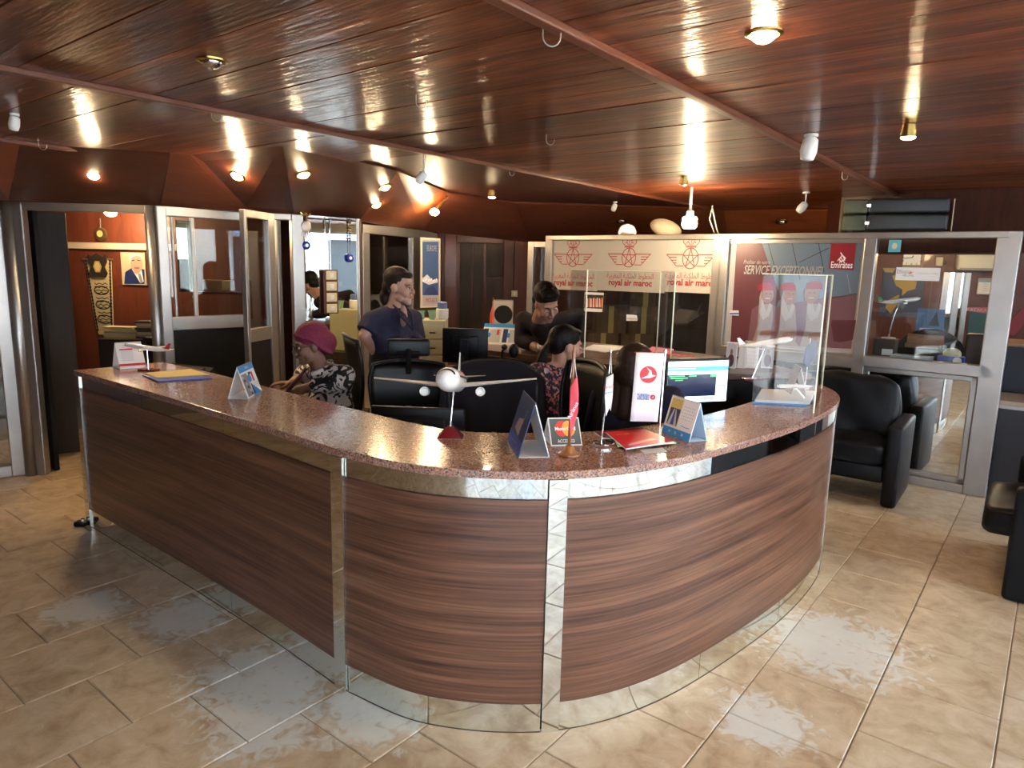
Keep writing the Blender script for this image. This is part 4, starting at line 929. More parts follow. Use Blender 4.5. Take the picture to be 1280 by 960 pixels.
# ------------------------------------------------------------------ MODEL AIRCRAFT
def plane(name, label, pos, yaw, L, span, dia, body, tailm, stand, pitch=0.0, stripe=None, four=False, txt=None, basem=None, rollx=0.0, grp=None):
    """model aircraft; nose along +X at yaw; stand = (kind, base position in world)"""
    t = thing(name, label, 'model plane', pos, 0, grp); R = Euler((rollx, -pitch, yaw)).to_matrix().to_4x4(); r = dia/2
    q = MB(); q.M = R; prof = []
    for x, k in ((-.5, .06), (-.47, .2), (-.40, .48), (-.32, .74), (-.22, .93), (-.12, 1), (.34, 1), (.40, .94), (.44, .82), (.47, .64), (.49, .40), (.4985, .12)): prof.append((r*k, x*L))
    q.lathe(prof, 20, 'x'); 
    for i in range(len(q.v)):
        v = R.inverted()@q.v[i]
        if v.x < -.2*L: v.z += r*.45*((-v.x/L-.2)/.3)
        q.v[i] = R@v
    fo = q.obj('fuselage', body, t, smooth=True)
    def wing(sgn, x0, c0, x1, c1, y1, z0, z1, th, nm, par):
        q = MB(); q.M = R; N = 5
        def sec(x, c, y, z, th): return [(x+c*.5, y, z), (x+c*.25, y, z+th), (x-c*.1, y, z+th*.8), (x-c*.5, y, z), (x-c*.1, y, z-th*.35), (x+c*.25, y, z-th*.5)]
        a, b = sec(x0, c0, 0, z0, th), sec(x1, c1, sgn*y1, z1, th*.35)
        q.add(a+b, [(i, (i+1) % 6, 6+(i+1) % 6, 6+i) for i in range(6)]+[list(range(6))[::-1], list(range(6, 12))]); return q.obj(nm, body if nm != 'tail_fin' else tailm, par)
    for sgn in (-1, 1):
        w_ = wing(sgn, .06*L, .24*L, -.14*L, .055*L, span/2, -r*.55, r*.25, r*.28, 'wing', t)
        wing(sgn, -.42*L, .13*L, -.475*L, .05*L, span*.17, r*.45, r*.65, r*.12, 'tailplane', t)
        for yy in ((.33,) if not four else (.27, .52)):
            q = MB(); q.M = R; x = .08*L-.2*L*yy*1.3+.05*L; er = r*.42
            q.lathe([(er*.7, -er*1.8), (er*.95, -er*.6), (er, er*1.2), (er*.86, er*1.9), (er*.74, er*1.9), (er*.6, er*1.2), (er*.15, er*1.3)], 18, 'x', (x, sgn*span/2*yy, -r*.55-er*.9)); smooth_by_angle(q.obj('engine', body, t))
    q = MB(); q.M = R; f = [(-.36*L, r*.9), (-.46*L, r*.95+span*.13), (-.505*L, r*.95+span*.13), (-.475*L, r*.6)]
    q.add([(x, -.018*dia, z) for x, z in f]+[(x, .018*dia, z) for x, z in f], [(0, 1, 2, 3), (7, 6, 5, 4)]+[(i, (i+1) % 4, 4+(i+1) % 4, 4+i) for i in range(4)]); q.obj('tail_fin', tailm, t)
    q = MB(); q.M = R     # cockpit window band
    an_ = [math.radians(-62+124*k/8) for k in range(9)]
    q.add([(L*.448, r*.83*math.sin(a), r*.83*math.cos(a)) for a in an_]+[(L*.465, r*.71*math.sin(a), r*.71*math.cos(a)) for a in an_], [(k, k+1, k+10, k+9) for k in range(8)])
    q.obj('cockpit_window', M_blk, t, solid=.0006)
    if stripe:
        for s in (-1, 1):
            q = MB(); q.M = R
            for k in range(26): x = L*(.36-.024*k); q.box(x, x+L*.009, s*r*.985-.0004, s*r*.985+.0004, r*.18, r*.34)
            q.obj('window_row', stripe, t)
    if txt:
        for s in (-1, 1): text(txt, dia*.34, M_red, R@T(L*.18, s*r*.93, r*.36)@Matrix.Rotation(PI/2 if s < 0 else PI/2, 4, 'X')@(Matrix.Identity(4) if s < 0 else Matrix.Rotation(PI, 4, 'Y')), t)
    kind, base = stand; bl_ = Vector(base)-Vector(pos); top = R@Vector((0, 0, -r*.95))
    if kind == 'pyramid':
        q = MB(); q.M = T(*bl_); s = .052
        q.add([(-s, -s*.8, 0), (s, -s*.8, 0), (s, s*.8, 0), (-s, s*.8, 0), (-.012, -.01, .045), (.012, -.01, .045), (.012, .01, .045), (-.012, .01, .045)], [(3, 2, 1, 0), (4, 5, 6, 7), (0, 1, 5, 4), (1, 2, 6, 5), (2, 3, 7, 6), (3, 0, 4, 7)]); q.obj('stand_base', M_mar, t, bev=.002)
        q = MB(); q.cyl(bl_+Vector((0, 0, .03)), bl_+Vector((0, 0, .06)), .010, .007); q.cyl(bl_+Vector((0, 0, .05)), top, .0028, n=8); q.cyl(top-Vector((0, 0, .012)), top, .007, .004); q.obj('stand_rod', M_chrome, t)
    elif kind == 'flat':
        q = MB(); q.M = T(*bl_)@Matrix.Rotation(yaw, 4, 'Z'); q.rbox(-.055, .055, -.03, .03, 0, .010, .003, 2); q.obj('stand_base', basem or M_mar, t)
        q = MB(); q.tube([bl_+Vector((0, 0, .008)), top], [.005, .003], 8); q.obj('stand_rod', M_chrome, t)
    elif kind == 'curve':
        q = MB(); q.M = T(*bl_); q.lathe([(.055, 0), (.055, .005), (.05, .008), (.001, .009)], 24); smooth_by_angle(q.obj('stand_base', basem or M_blk, t))
        b0 = bl_+Vector((0, 0, .006)); m_ = (b0+top)/2+(R@Vector((-.06*L, 0, 0))); q = MB(); pts = [b0.lerp(m_, k/5).lerp(m_.lerp(top, k/5), k/5) for k in range(6)]; q.tube(pts, [.007, .006, .006, .005, .005, .004], 10); q.obj('stand_rod', M_chrome if kind != 'x' else M_blk, t, smooth=True)
    return t
M_pl = mat('plane_white', (.78, .76, .73), .25, coat=.5)
CT = .975
b0 = G(563, 546, CT); pc = P(567, 476, b0.y+.02); 
plane('model_plane', 'large white model airliner on a maroon pyramid stand, nose towards the viewer', pc, math.radians(-91), .56, .66, .092, M_pl, M_pl, ('pyramid', b0), pitch=.19, stripe=M_blki, txt='Airlines', rollx=.02)
b0 = G(186, 463, CT); pc = P(184, 435, b0.y)
plane('model_plane', 'small silver model plane with red tail on a flat maroon stand at the left end', pc, math.radians(172), .30, .26, .030, M_pl, M_red, ('flat', b0), pitch=.10, txt=None)
b0 = G(943, 470, CT+0); b0 = P(941, 463, 4.05); b0.z = 1.021; pc = P(957, 429, b0.y)
plane('model_plane', 'white model airliner climbing on a tilted chrome rod beside the acrylic screen', pc, math.radians(8), .34, .30, .036, M_pl, M_pl, ('flat', W(*ab(b0), 1.021)), pitch=.16, stripe=M_red)
b0 = G(1006, 502, CT); pc = P(994, 483, b0.y)
plane('model_plane', 'small white model plane with dark blue tail on a black curved stand behind acrylic', pc, math.radians(172), .19, .17, .022, M_pl, M_navy, ('curve', b0), pitch=-.02, basem=M_blk)

# ------------------------------------------------------------------ TENT CALENDARS
def tent(name, label, cat, A, B, C, h, fm, prints=None, grp=None, rings=True, back=None, base=True, z=CT):
    """A,B: feet of the printed panel (left, right as seen from its front); C: a foot of the rear panel behind B or A"""
    A, B, C = Vector(A), Vector(B), Vector(C); A.z = B.z = C.z = z+.001
    x = (B-A).normalized(); w_ = (B-A).length; dep = (C-A); dep = dep-x*dep.dot(x); d = dep.length; yv = dep.normalized()
    M = Matrix.Identity(4)
    for i, v in enumerate((x, yv, Vector((0, 0, 1)))):
        for j in range(3): M[j][i] = v[j]
    t = thing(name, label, cat, A, 0, grp)
    top = Vector((0, d/2, h)); s = .0018
    q = MB(); q.M = M; q.hexa([(0, 0, 0), (w_, 0, 0), (w_, d/2, h), (0, d/2, h)], [(0, s*2, 0), (w_, s*2, 0), (w_, d/2+s, h-.004), (0, d/2+s, h-.004)]); q.obj('front_panel', fm, t)
    q = MB(); q.M = M; q.hexa([(0, d, 0), (w_, d, 0), (w_, d/2+.002, h), (0, d/2+.002, h)], [(0, d-s*2, 0), (w_, d-s*2, 0), (w_, d/2, h-.006), (0, d/2, h-.006)]); q.obj('rear_panel', back or M_white, t)
    if base: q = MB(); q.M = M; q.box(0, w_, .004, d-.004, 0, .0016); q.obj('base_panel', back or M_white, t)
    if rings:
        q = MB(); q.M = M; n = int(w_/.011)
        for k in range(n): cx = w_*(k+.5)/n; q.tube([(cx, d/2+.0045*math.cos(a), h+.0045*math.sin(a)-.001) for a in [PI*2*j/6 for j in range(7)]], .0008, 4, caps=False)
        q.obj('ring_binding', M_alud, t)
    if prints:
        Mp = M@frame((0, 0, 0), (1, 0, 0), (0, d/2, h)); hl = math.hypot(d/2, h); 
        pr = Print(Mp@T(0, 0, .0004)); prints(pr, w_, hl, Mp@T(0, 0, .0016), t); pr.obj('print', t)
    return t
def pr_red(p, w, h, M, t):
    p.rect(M_red, 0, h*.10, w, h*.19)
    p.rect(M_red, w*.12, h*.70, w*.62, h*.75)
    for r_ in range(6):
        for c in range(7): x, y = w*(.16+.065*c), h*(.62-.065*r_); p.rect(M_grey, x, y, x+w*.03, y+h*.025)
    text('TT  2024', h*.09, M_grey, M@T(w*.45, h*.82), t)
tent('desk_calendar', 'white desk calendar with red bands at the far left end of the counter', 'calendar', G(150, 462, CT), G(183, 459.5, CT), G(138, 460, CT)+Vector((-.01, .08, 0)), .155, M_white, pr_red)
def pr_two(p, w, h, M, t):
    p.rect(M_blue, 0, h*.80, w, h); p.rect(M_grey, w*.04, h*.05, w*.40, h*.74); p.disc(M_blue, w*.5, h*.55, w*.13, h*.12)
    p.poly(M_blue, [(w*.42, 0), (w, 0), (w*.45, h*.42)]); p.poly(M_navy, [(w*.44, h*.05), (w*.62, h*.05), (w*.46, h*.45)])
    p.rect(M_red, w*.68, h*.42, w*.78, h*.72); p.rect(M_navy, w*.5, h*.66, w*.66, h*.74)
    for k in range(3): p.rect(M_lgrey, w*.62, h*(.34-.06*k), w*.95, h*(.355-.06*k)); 
    for k in range(6): p.disc(M_blki if k % 2 else M_lgrey, w*(.1+.05*k), h*(.65-.11*k), w*.06, h*.04, 8)
    text('TRAVEL', h*.1, M_white, M@T(w*.55, h*.86), t)
tent('desk_calendar', 'blue and white tent calendar facing right on the straight arm of the counter', 'calendar', G(311, 499, CT), G(327.5, 489, CT), G(286, 498, CT), .155, M_white, pr_two)
def pr_navy(p, w, h, M, t):
    p.poly(mat('poster_sand', (.5, .33, .24), .5), [(w*.25, h*.35), (w*.62, h*.28), (w*.66, h*.62), (w*.35, h*.55)]); p.line(M_lgrey, [(w*.66, h*.52), (w*.72, h*.78)], .004)
    p.rect(M_blui, 0, 0, w, h*.26)
    for k in range(5): p.rect(M_lgrey, w*(.2+.1*k), h*(.12+.01*k), w*(.24+.1*k), h*(.13+.01*k))
tent('desk_calendar', 'large dark blue tent calendar with thick spine, centre front of the counter', 'calendar', G(634, 551, CT), G(647, 573, CT), G(687, 572, CT), .20, M_navy, pr_navy, rings=False)
def pr_city(p, w, h, M, t):
    p.rect(M_blue, 0, 0, w, h*.2); p.rect(M_yel, w*.06, h*.25, w*.46, h*.95); p.rect(M_navy, w*.08, h*.27, w*.44, h*.70); p.poly(M_lgrey, [(w*.1, h*.27), (w*.2, h*.27), (w*.24, h*.68), (w*.2, h*.68)]); p.poly(M_lgrey, [(w*.32, h*.27), (w*.42, h*.27), (w*.3, h*.68), (w*.27, h*.68)])
    p.poly(M_blui, [(w*.23, h*.27), (w*.29, h*.27), (w*.27, h*.6), (w*.25, h*.6)])
    for r_ in range(5):
        for c in range(6): x, y = w*(.54+.07*c), h*(.8-.08*r_); p.rect(M_blki, x, y, x+w*.02, y+h*.014)
    text('1K', h*.09, M_white, M@T(w*.26, h*.07), t); text('2K', h*.09, M_white, M@T(w*.48, h*.07), t); text('3K', h*.09, M_white, M@T(w*.72, h*.07), t)
    p.line(M_blui, [(w*.6, h*.32), (w*.75, h*.30), (w*.9, h*.31)], .002)
tent('desk_calendar', 'spiral calendar with blue band standing in front of the lit monitor', 'calendar', G(827, 540, CT), G(861, 553, CT), G(884, 551, CT)+Vector((0, .0, 0)), .155, M_white, pr_city, back=mat('pale_blue_card', (.45, .62, .8), .5))
# card payment sign
def pr_card(p, w, h, M, t):
    p.rect(mat('dark_teal', (.02, .06, .08), .4), w*.03, h*.04, w*.97, h*.96); p.disc(M_red, w*.40, h*.6, w*.21, h*.28); p.disc(M_org, w*.62, h*.6, w*.21, h*.28)
    text('MasterCard', h*.17, M_white, M@T(w*.51, h*.54, .0012), t, bold=.0006, width=w*.66); text('ACCEPTED', h*.17, M_white, M@T(w*.5, h*.10, .0012), t, width=w*.55)
tent('card_sign', 'small framed card payment sign with red and orange circles behind the wooden flag stand', 'sign', G(689, 558, CT), G(728, 557, CT), G(695, 548, CT)+Vector((0, .02, 0)), .095, M_white, pr_card, rings=False)

# ------------------------------------------------------------------ TABLE FLAGS
def cloth(name, poly, m, par, M, wave=.006, wl=40):
    bm = bmesh.new(); vs = [bm.verts.new((x, y, 0)) for x, y in poly]; f = bm.faces.new(vs); bmesh.ops.triangulate(bm, faces=[f]); bmesh.ops.subdivide_edges(bm, edges=bm.edges[:], cuts=5, use_grid_fill=True)
    for v in bm.verts: v.co.z = wave*math.sin(v.co.x*wl*3+v.co.y*wl*.6)
    bm.verts.index_update(); q = MB(); q.M = M; q.add([v.co.copy() for v in bm.verts], [[v.index for v in f.verts] for f in bm.faces]); bm.free(); return q.obj(name, m, par, smooth=True, solid=.0012)
def facing(p, ang=0): return T(*p)@Matrix.Rotation(ang, 4, 'Z')@Matrix.Rotation(PI/2, 4, 'X')   # local x right, y up, z towards the camera
M_wdf = mat('light_turned_wood', (.27, .10, .03), .35, coat=.4)
b0 = G(711, 569, CT); t = thing('table_flag', 'wooden table flag stand with a hanging red pennant', 'flag', b0)
hp = (P(715, 432, b0.y)-b0).z
q = MB(); q.lathe([(.040, .001), (.041, .006), (.037, .010), (.030, .013), (.022, .022), (.019, .032), (.012, .036), (.006, .037)], 28); smooth_by_angle(q.obj('base', M_wdf, t), 60)
q = MB(); q.tube([(0, 0, .03), (.004, 0, hp-.02), (.004, 0, hp-.012), (.0045, 0, hp)], [.0065, .0065, .004, .001], 10); q.obj('pole', M_wdf, t, smooth=True)
q = MB(); q.tube([(.004, -.004, hp-.02), (-.006, -.004, hp-.12)], .001, 5); q.tube([(.004, -.004, hp-.02), (.016, -.004, hp-.11)], .001, 5); q.obj('cord', M_white, t)
cloth('pennant', [(-.006, hp-.15), (.004, hp-.13), (.018, hp-.105), (.026, hp-.17), (.026, hp-.24), (.012, hp-.30), (.002, hp-.335), (-.004, hp-.25)], mat('pink_red_satin', (.72, .06, .09), .5), t, facing((0, -.011, 0)), .002)
text('Airlines', .022, M_white, facing((.014, -.0145, hp-.235))@Matrix.Rotation(1.15, 4, 'Z'), t); 
b0 = G(754, 557, CT); t = thing('table_flag', 'chrome table flag stand with a small white swallow-tailed pennant', 'flag', b0); hp = (P(758, 437, b0.y)-b0).z
q = MB(); q.lathe([(.042, .001), (.043, .004), (.043, .012), (.04, .015), (.001, .016)], 32); smooth_by_angle(q.obj('base', M_chrome, t)); q = MB(); q.tube([(-.008, 0, .012), (.010, 0, hp-.06), (.012, 0, hp)], [.003, .003, .0028], 8); q.obj('pole', M_chrome, t)
q = MB(); q.tube([(.012, -.003, hp-.01), (.018, -.003, hp-.09)], .0015, 5); q.obj('cord', M_alud, t)
cloth('pennant', [(-.004, hp-.105), (.022, hp-.09), (.024, hp-.17), (.020, hp-.235), (.013, hp-.225), (.002, hp-.255), (-.006, hp-.18)], mat('white_satin', (.78, .80, .78), .5), t, facing((.002, -.009, 0)), .002)
text('Brazil', .016, M_red, facing((.011, -.0125, hp-.145))@Matrix.Rotation(.25, 4, 'Z'), t); text('airways', .010, M_blui, facing((.011, -.0125, hp-.165))@Matrix.Rotation(.25, 4, 'Z'), t)
b0 = G(823.5, 548, CT); t = thing('table_banner', 'chrome stand with a tall white banner bearing a red bird disc', 'flag', b0); hp = (P(826, 441, b0.y)-b0).z; s_ = b0.y/866*1.03
q = MB(); q.lathe([(.034, .001), (.034, .004), (.006, .006)], 28); q.obj('base', M_chrome, t); q = MB(); q.cyl((0, 0, .004), (.006, 0, hp+.004), .0035, n=10); q.cyl((.006, 0, hp+.004), (.006, 0, hp+.012), .006, n=10); q.obj('pole', M_chrome, t)
q = MB(); q.tube([(-36*s_, -.002, hp), (.006, 0, hp-.002), (38*s_, .01, hp-.016)], .0016, 6); q.obj('crossbar', M_red, t)
M2 = facing((0, -.004, 0)); bw_, bh_ = 34*s_, 86*s_
cloth('banner', [(-bw_, hp-.001), (.0, hp-.001), (-3*s_, hp-bh_), (-bw_-3*s_, hp-bh_)], mat('white_banner', (.80, .80, .86), .55), t, M2, .0015, 12)
pr = Print(facing((0, -.007, 0))); cx, cy = -18*s_, hp-27*s_; pr.disc(M_red, cx, cy, 10.5*s_, 10.5*s_, 28)
pr.poly(M_white, [(cx-9*s_, cy-5*s_), (cx-1*s_, cy-1*s_), (cx+1*s_, cy+4*s_), (cx-2.5*s_, cy+9*s_), (cx+3.5*s_, cy+5*s_), (cx+4.5*s_, cy), (cx+9.5*s_, cy-1*s_), (cx+3*s_, cy-4*s_)])
cx, cy = -11*s_, hp-55*s_; pr.disc(M_red, cx, cy, 3.2*s_, 3.2*s_, 18); pr.poly(M_white, [(cx-2*s_, cy-1*s_), (cx, cy), (cx, cy+2*s_), (cx+1*s_, cy), (cx+2.5*s_, cy)]); pr.line(M_lgrey, [(-32*s_, hp-60*s_), (-9*s_, hp-60.5*s_)], .001); pr.obj('print', t)
text('TURKISH', 5.2*s_, M_blui, facing((-23*s_, -.0078, hp-54.5*s_)), t, bold=.0004, width=15*s_); text('AIRLINES', 5.2*s_, M_blui, facing((-23*s_, -.0078, hp-58.5*s_)), t, bold=.0004, width=15*s_)
# magazines and papers
def sheet(name, label, cat, pts, z, th, m, prints=None, grp=None, zz=CT, bend=0):
    ps_ = [G(x, y, zz) for x, y in pts]; c = sum(ps_, Vector())/len(ps_); c.z = z; t = thing(name, label, cat, c, 0, grp)
    q = MB(); pl = [((p-c).x, (p-c).y) for p in ps_]
    q.prism(pl[::-1] if sum((pl[i][0]*pl[(i+1) % len(pl)][1]-pl[(i+1) % len(pl)][0]*pl[i][1]) for i in range(len(pl))) < 0 else pl, 0, th); q.obj('pages' if prints else 'sheet', m, t)
    if prints:
        pr = Print(T(0, 0, th)); u = [Vector(p) for p in pl]
        def bl(s, v): a = u[0].lerp(u[1], s); b = u[3].lerp(u[2], s); r = a.lerp(b, v); return (r.x, r.y)
        prints(pr, bl); pr.obj('cover_print', t)
    return t
def mg1(p, f): p.poly(mat('plum_ink', (.09, .01, .03), .35), [f(0, 0), f(1, 0), f(1, 1), f(0, 1)]); p.poly(M_grey, [f(.1, .1), f(.5, .1), f(.5, .3), f(.1, .3)]); [p.disc(M_org, *f(.15+.2*k, .7), .010, .006) for k in range(4)]; p.poly(M_white, [f(.3, .4), f(.9, .4), f(.9, .46), f(.3, .46)])
def mg2(p, f): p.poly(mat('magazine_red', (.66, .025, .035), .3), [f(0, 0), f(1, 0), f(1, 1), f(0, 1)]); [p.disc(M_yel, *f(.2+.2*k, .78), .011, .007) for k in range(3)]; p.poly(mat('magazine_pink', (.8, .35, .36), .3), [f(.1, .1), f(.8, .25), f(.7, .35), f(.15, .2)])
sheet('magazine', 'dark plum magazine lying under the red one on the counter', 'magazine', [(753, 549), (815, 550), (800, 537), (742, 541)], CT+.0012, .005, M_white, mg1)
sheet('magazine', 'green-edged magazine peeking out under the red magazine', 'magazine', [(772, 561), (845, 556.5), (806, 543), (765, 545)], CT+.0064, .005, mat('pale_green_paper', (.5, .66, .38), .6))
sheet('magazine', 'glossy red magazine on top of the pile beside the white banner', 'magazine', [(782, 566), (842, 557), (806, 541), (757, 545)], CT+.0116, .005, M_white, mg2)
sheet('folder', 'blue folder lying under a yellow paper at the left of the counter', 'folder', [(198, 478), (265, 474), (238, 466), (178, 470)], CT+.001, .006, M_blui)
sheet('paper', 'yellow paper lying on the blue folder', 'paper', [(196, 474), (262, 470), (238, 463), (180, 468)], CT+.0075, .002, M_yel)
sheet('paper', 'clear card lying on the granite beneath the red magazine corner', 'paper', [(806, 568), (834, 565), (828, 560), (800, 563)], CT+.0009, .0008, M_lgrey)

# ------------------------------------------------------------------ ACRYLIC SCREENS
def acry(label, pts, z0, z1, th=.006):
    t = thing('acrylic_screen', label, 'screen'); ps_ = [Vector((p.x, p.y, 0)) for p in pts]
    for a, b in zip(ps_, ps_[1:]):
        M = frame(a, b-a, (0, 0, 1)); L = (b-a).length; q = MB(); q.M = M; q.box(.001, L-.001, z0, z1, -th/2, th/2); q.obj('clear_panel', M_acry, t)
        q = MB(); q.M = M; q.box(L-.004, L+.003, z0, z1, -th/2-.0006, th/2+.0006); q.obj('panel_edge', M_acedge, t)
        q = MB(); q.M = M; q.box(0, L, z0, z0+.004, -th/2-.0006, th/2+.0006); q.obj('panel_edge', M_acry, t); q = MB(); q.M = M; q.box(0, L, z1-.004, z1, -th/2-.0006, th/2+.0006); q.obj('panel_edge', M_acedge, t)
    return t
acry('tall clear acrylic screen standing on the right end of the granite top', [G(939, 510, CT), G(1017, 517, CT), G(1027, 486, CT)], CT+.002, CT+.67)
a0, a1, a2, a3 = P(710, 450, 5.2), P(730, 450, 4.75), P(822, 450, 4.55), P(838, 450, 4.45)
acry('clear acrylic screen on the back ledge in front of the three-logo banner', [a0, a1], 1.022, 1.64); acry('wide clear acrylic screen on the back ledge below the middle logo', [P(731, 450, 4.9), P(820, 450, 4.75)], 1.022, 1.64); acry('narrow clear acrylic side screen on the back ledge below the right logo', [P(821, 450, 4.8), P(838, 450, 4.55)], 1.022, 1.64)

# ------------------------------------------------------------------ SMALL THINGS AT THE RIGHT END AND ON THE BACK LEDGE
sheet('paper_stack', 'stack of white papers behind the acrylic screen at the right end', 'paper', [(944, 504), (1012, 507), (1018, 493), (952, 490)], CT+.006, .014, M_white)
sheet('folder', 'light blue folder under the white papers behind the acrylic screen', 'folder', [(941, 505), (1008, 508), (1016, 494), (948, 493)], CT+.001, .005, M_blue)
def eas(A, B, C, h, lab, m, pr=None): return tent('desk_calendar', lab, 'calendar', A, B, C, h, m, pr, rings=False, base=False, z=CT)
eas(G(979, 492, CT), G(986, 497, CT), G(1000, 492, CT), .17, 'white folded calendar standing sideways behind the acrylic screen', mat('brown_print', (.2, .1, .06), .5))
b0 = G(1006, 486, CT); t = thing('table_flag', 'small dark blue table flag on a white pole behind the acrylic screen', 'flag', b0); q = MB(); q.cyl((0, 0, .001), (0, 0, .008), .025); q.cyl((0, 0, .005), (0.006, 0, .30), .003, n=8); q.obj('pole', M_white, t)
cloth('flag_cloth', [(-.03, .16), (.0, .13), (.05, .20), (.045, .28), (.02, .295), (-.02, .24)], M_navy, t, facing((0, -.008, 0)), .003)
zl = 1.021
def lt(x, y): return G(x, y, zl)
def pr_ph(p, w, h, M, t): p.rect(M_lgrey, w*.05, h*.05, w*.95, h*.95); p.disc(M_pp, w*.5, h*.3, w*.3, h*.25, 12); p.disc(M_ps, w*.5, h*.62, w*.13, h*.12, 12)
def pr_grid(p, w, h, M, t):
    for r_ in range(5):
        for c in range(5): p.rect(M_lgrey, w*(.1+.17*c), h*(.75-.14*r_), w*(.15+.17*c), h*(.78-.14*r_))
    p.rect(M_red, w*.05, h*.9, w*.95, h*.95)
for x, w_, prn, lab in ((906, 13, pr_ph, 'white calendar with a portrait print, leftmost on the ledge beside the monitor'), (921, 9, None, 'plain white tent card, second from the left on the ledge beside the monitor'), (932, 15, pr_grid, 'white month calendar on the ledge behind the climbing model plane'), (951, 15, pr_ph, 'portrait calendar on the ledge right of the climbing model plane')):
    A = lt(x, 460-.0*x); B = lt(x+w_, 461); tent('desk_calendar', lab, 'calendar', A, B, A+Vector((-.02, .09, 0)), .17, M_white, prn, rings=False, z=zl)
sheet('paper', 'sheet of paper on the back ledge beside the leaning man', 'paper', [(655, 437), (700, 441), (705, 433), (668, 430)], zl, .002, M_white, zz=zl)
sheet('paper', 'loose white papers on the back ledge behind the floral-shirt woman', 'paper', [(726, 437), (756, 441), (790, 434), (742, 431)], zl, .003, M_white, zz=zl)
sheet('paper', 'white papers on the back ledge above the dark-haired woman in navy', 'paper', [(770, 442), (806, 446), (822, 437), (786, 434)], zl, .003, M_white, zz=zl)
sheet('paper', 'pink paper on the back ledge behind the white banner', 'paper', [(808, 440), (838, 443), (842, 437), (815, 434)], zl+.0035, .002, mat('pink_paper', (.6, .12, .22), .6), zz=zl)
def pr_cal2(p, w, h, M, t):
    p.rect(M_blue, 0, h*.82, w, h)
    for k in (0, 1): x = w*.5*k; p.rect(M_navy, x+w*.02, h*.1, x+w*.14, h*.75); p.rect(M_lgrey, x+w*.18, h*.1, x+w*.46, h*.72); p.rect(M_red, x+w*.36, h*.45, x+w*.42, h*.72); p.disc(M_blue, x+w*.17, h*.45, w*.04, h*.12, 12)
tent('desk_calendar', 'wide blue and white double calendar standing on the ledge left of the leaning man', 'calendar', lt(601, 430), lt(650, 432), lt(606, 425), .155, M_white, pr_cal2, rings=False, z=zl)
sheet('paper', 'small pink box lying left of the double calendar', 'box', [(593, 425), (600, 425), (600, 421), (594, 421)], zl, .07, mat('pink_box', (.55, .30, .28), .6), zz=zl)
b0 = lt(614, 424); t = thing('table_flag', 'rolled orange pennant on a wooden pole on the ledge', 'flag', b0); q = MB(); q.cyl((0, 0, .001), (0, 0, .012), .03); q.cyl((0, 0, .01), (.012, 0, .36), .005, n=8); q.obj('pole', M_wdf, t); q = MB(); q.tube([(.002, -.004, .08), (.005, -.006, .22), (.008, -.004, .29)], [.02, .018, .003], 8); q.obj('pennant', mat('orange_satin', (.6, .08, .03), .6), t)
b0 = P(627, 405, 8.0); b0.z = 0; t = thing('speaker', 'grey box with a round black grille standing beyond the ledge', 'speaker', b0); zt_ = P(627, 375, 8.0).z; zb_ = P(627, 410, 8.0).z
q = MB(); q.rbox(-.11, .13, -.06, .12, zb_, zt_, .02); q.obj('body', mat('greige_plastic', (.35, .32, .27), .5), t); q = MB(); q.lathe([(.10, -.068), (.105, -.06), (.10, -.05)], 24, 'y', (.02, 0, (zt_+zb_)/2)); q.obj('grille', M_blkm, t)
q = MB(); q.box(-.1, .12, -.05, .1, .001, zb_-.001); q.obj('stand', M_walld, t)
# webcam stand
b0 = lt(636, 433); t = thing('webcam', 'black webcam on a short stand in front of the double calendar', 'webcam', P(634, 440, 4.75)); q = MB(); q.tube([(-.04, 0, -.09), (-.035, 0, 0), (-.02, 0, .03)], .009, 8); q.cbox((-.04, .02, -.092), (.1, .12, .006)); q.obj('stand', M_blk, t); q = MB(); q.ell((.045, 0, .01), (.035, .03, .05)); q.ell((-.02, -.01, .035), (.022, .03, .02)); q.obj('camera_body', M_blk, t, smooth=True)
q = MB(); q.tube([(-.04, .02, -.095), (-.04, .03, -.3)], .01, 8); q.cbox((-.04, .03, -.31), (.1, .1, .02)); q.obj('riser', M_blkm, t); wc = t

# monitors
def monitor(label, c, ang, w_, h_, zdesk, screen=None, logo=False):
    """c = centre of the screen face; ang = direction rotation about z of a screen facing -Y"""
    t = thing('monitor', label, 'monitor', c, ang)
    q = MB(); q.rbox(-w_/2, w_/2, 0, .028, -h_/2, h_/2, .006, 2); smooth_by_angle(q.obj('housing', M_blk, t), 50)
    q = MB(); q.rbox(-w_*.3, w_*.3, .026, .05, -h_*.3, h_*.3, .01, 2); smooth_by_angle(q.obj('rear_bulge', M_blk, t), 50)
    zb_ = zdesk-c[2]+.001; q = MB(); q.box(-.03, .03, .05, .075, zb_+.01, .05); q.rbox(-.12, .12, -.04, .15, zb_, zb_+.012, .004, 2); q.obj('stand', M_blk, t)
    if screen: screen(t, w_, h_)
    if logo:
        pr = Print(facing((0, .0505, 0), PI)); pr.ring(M_grey, 0, 0, .022, .022, .002); pr.obj('logo', t); text('hp', .026, M_grey, facing((0, .0512, -.008), PI), t, shear=.2)
    return t
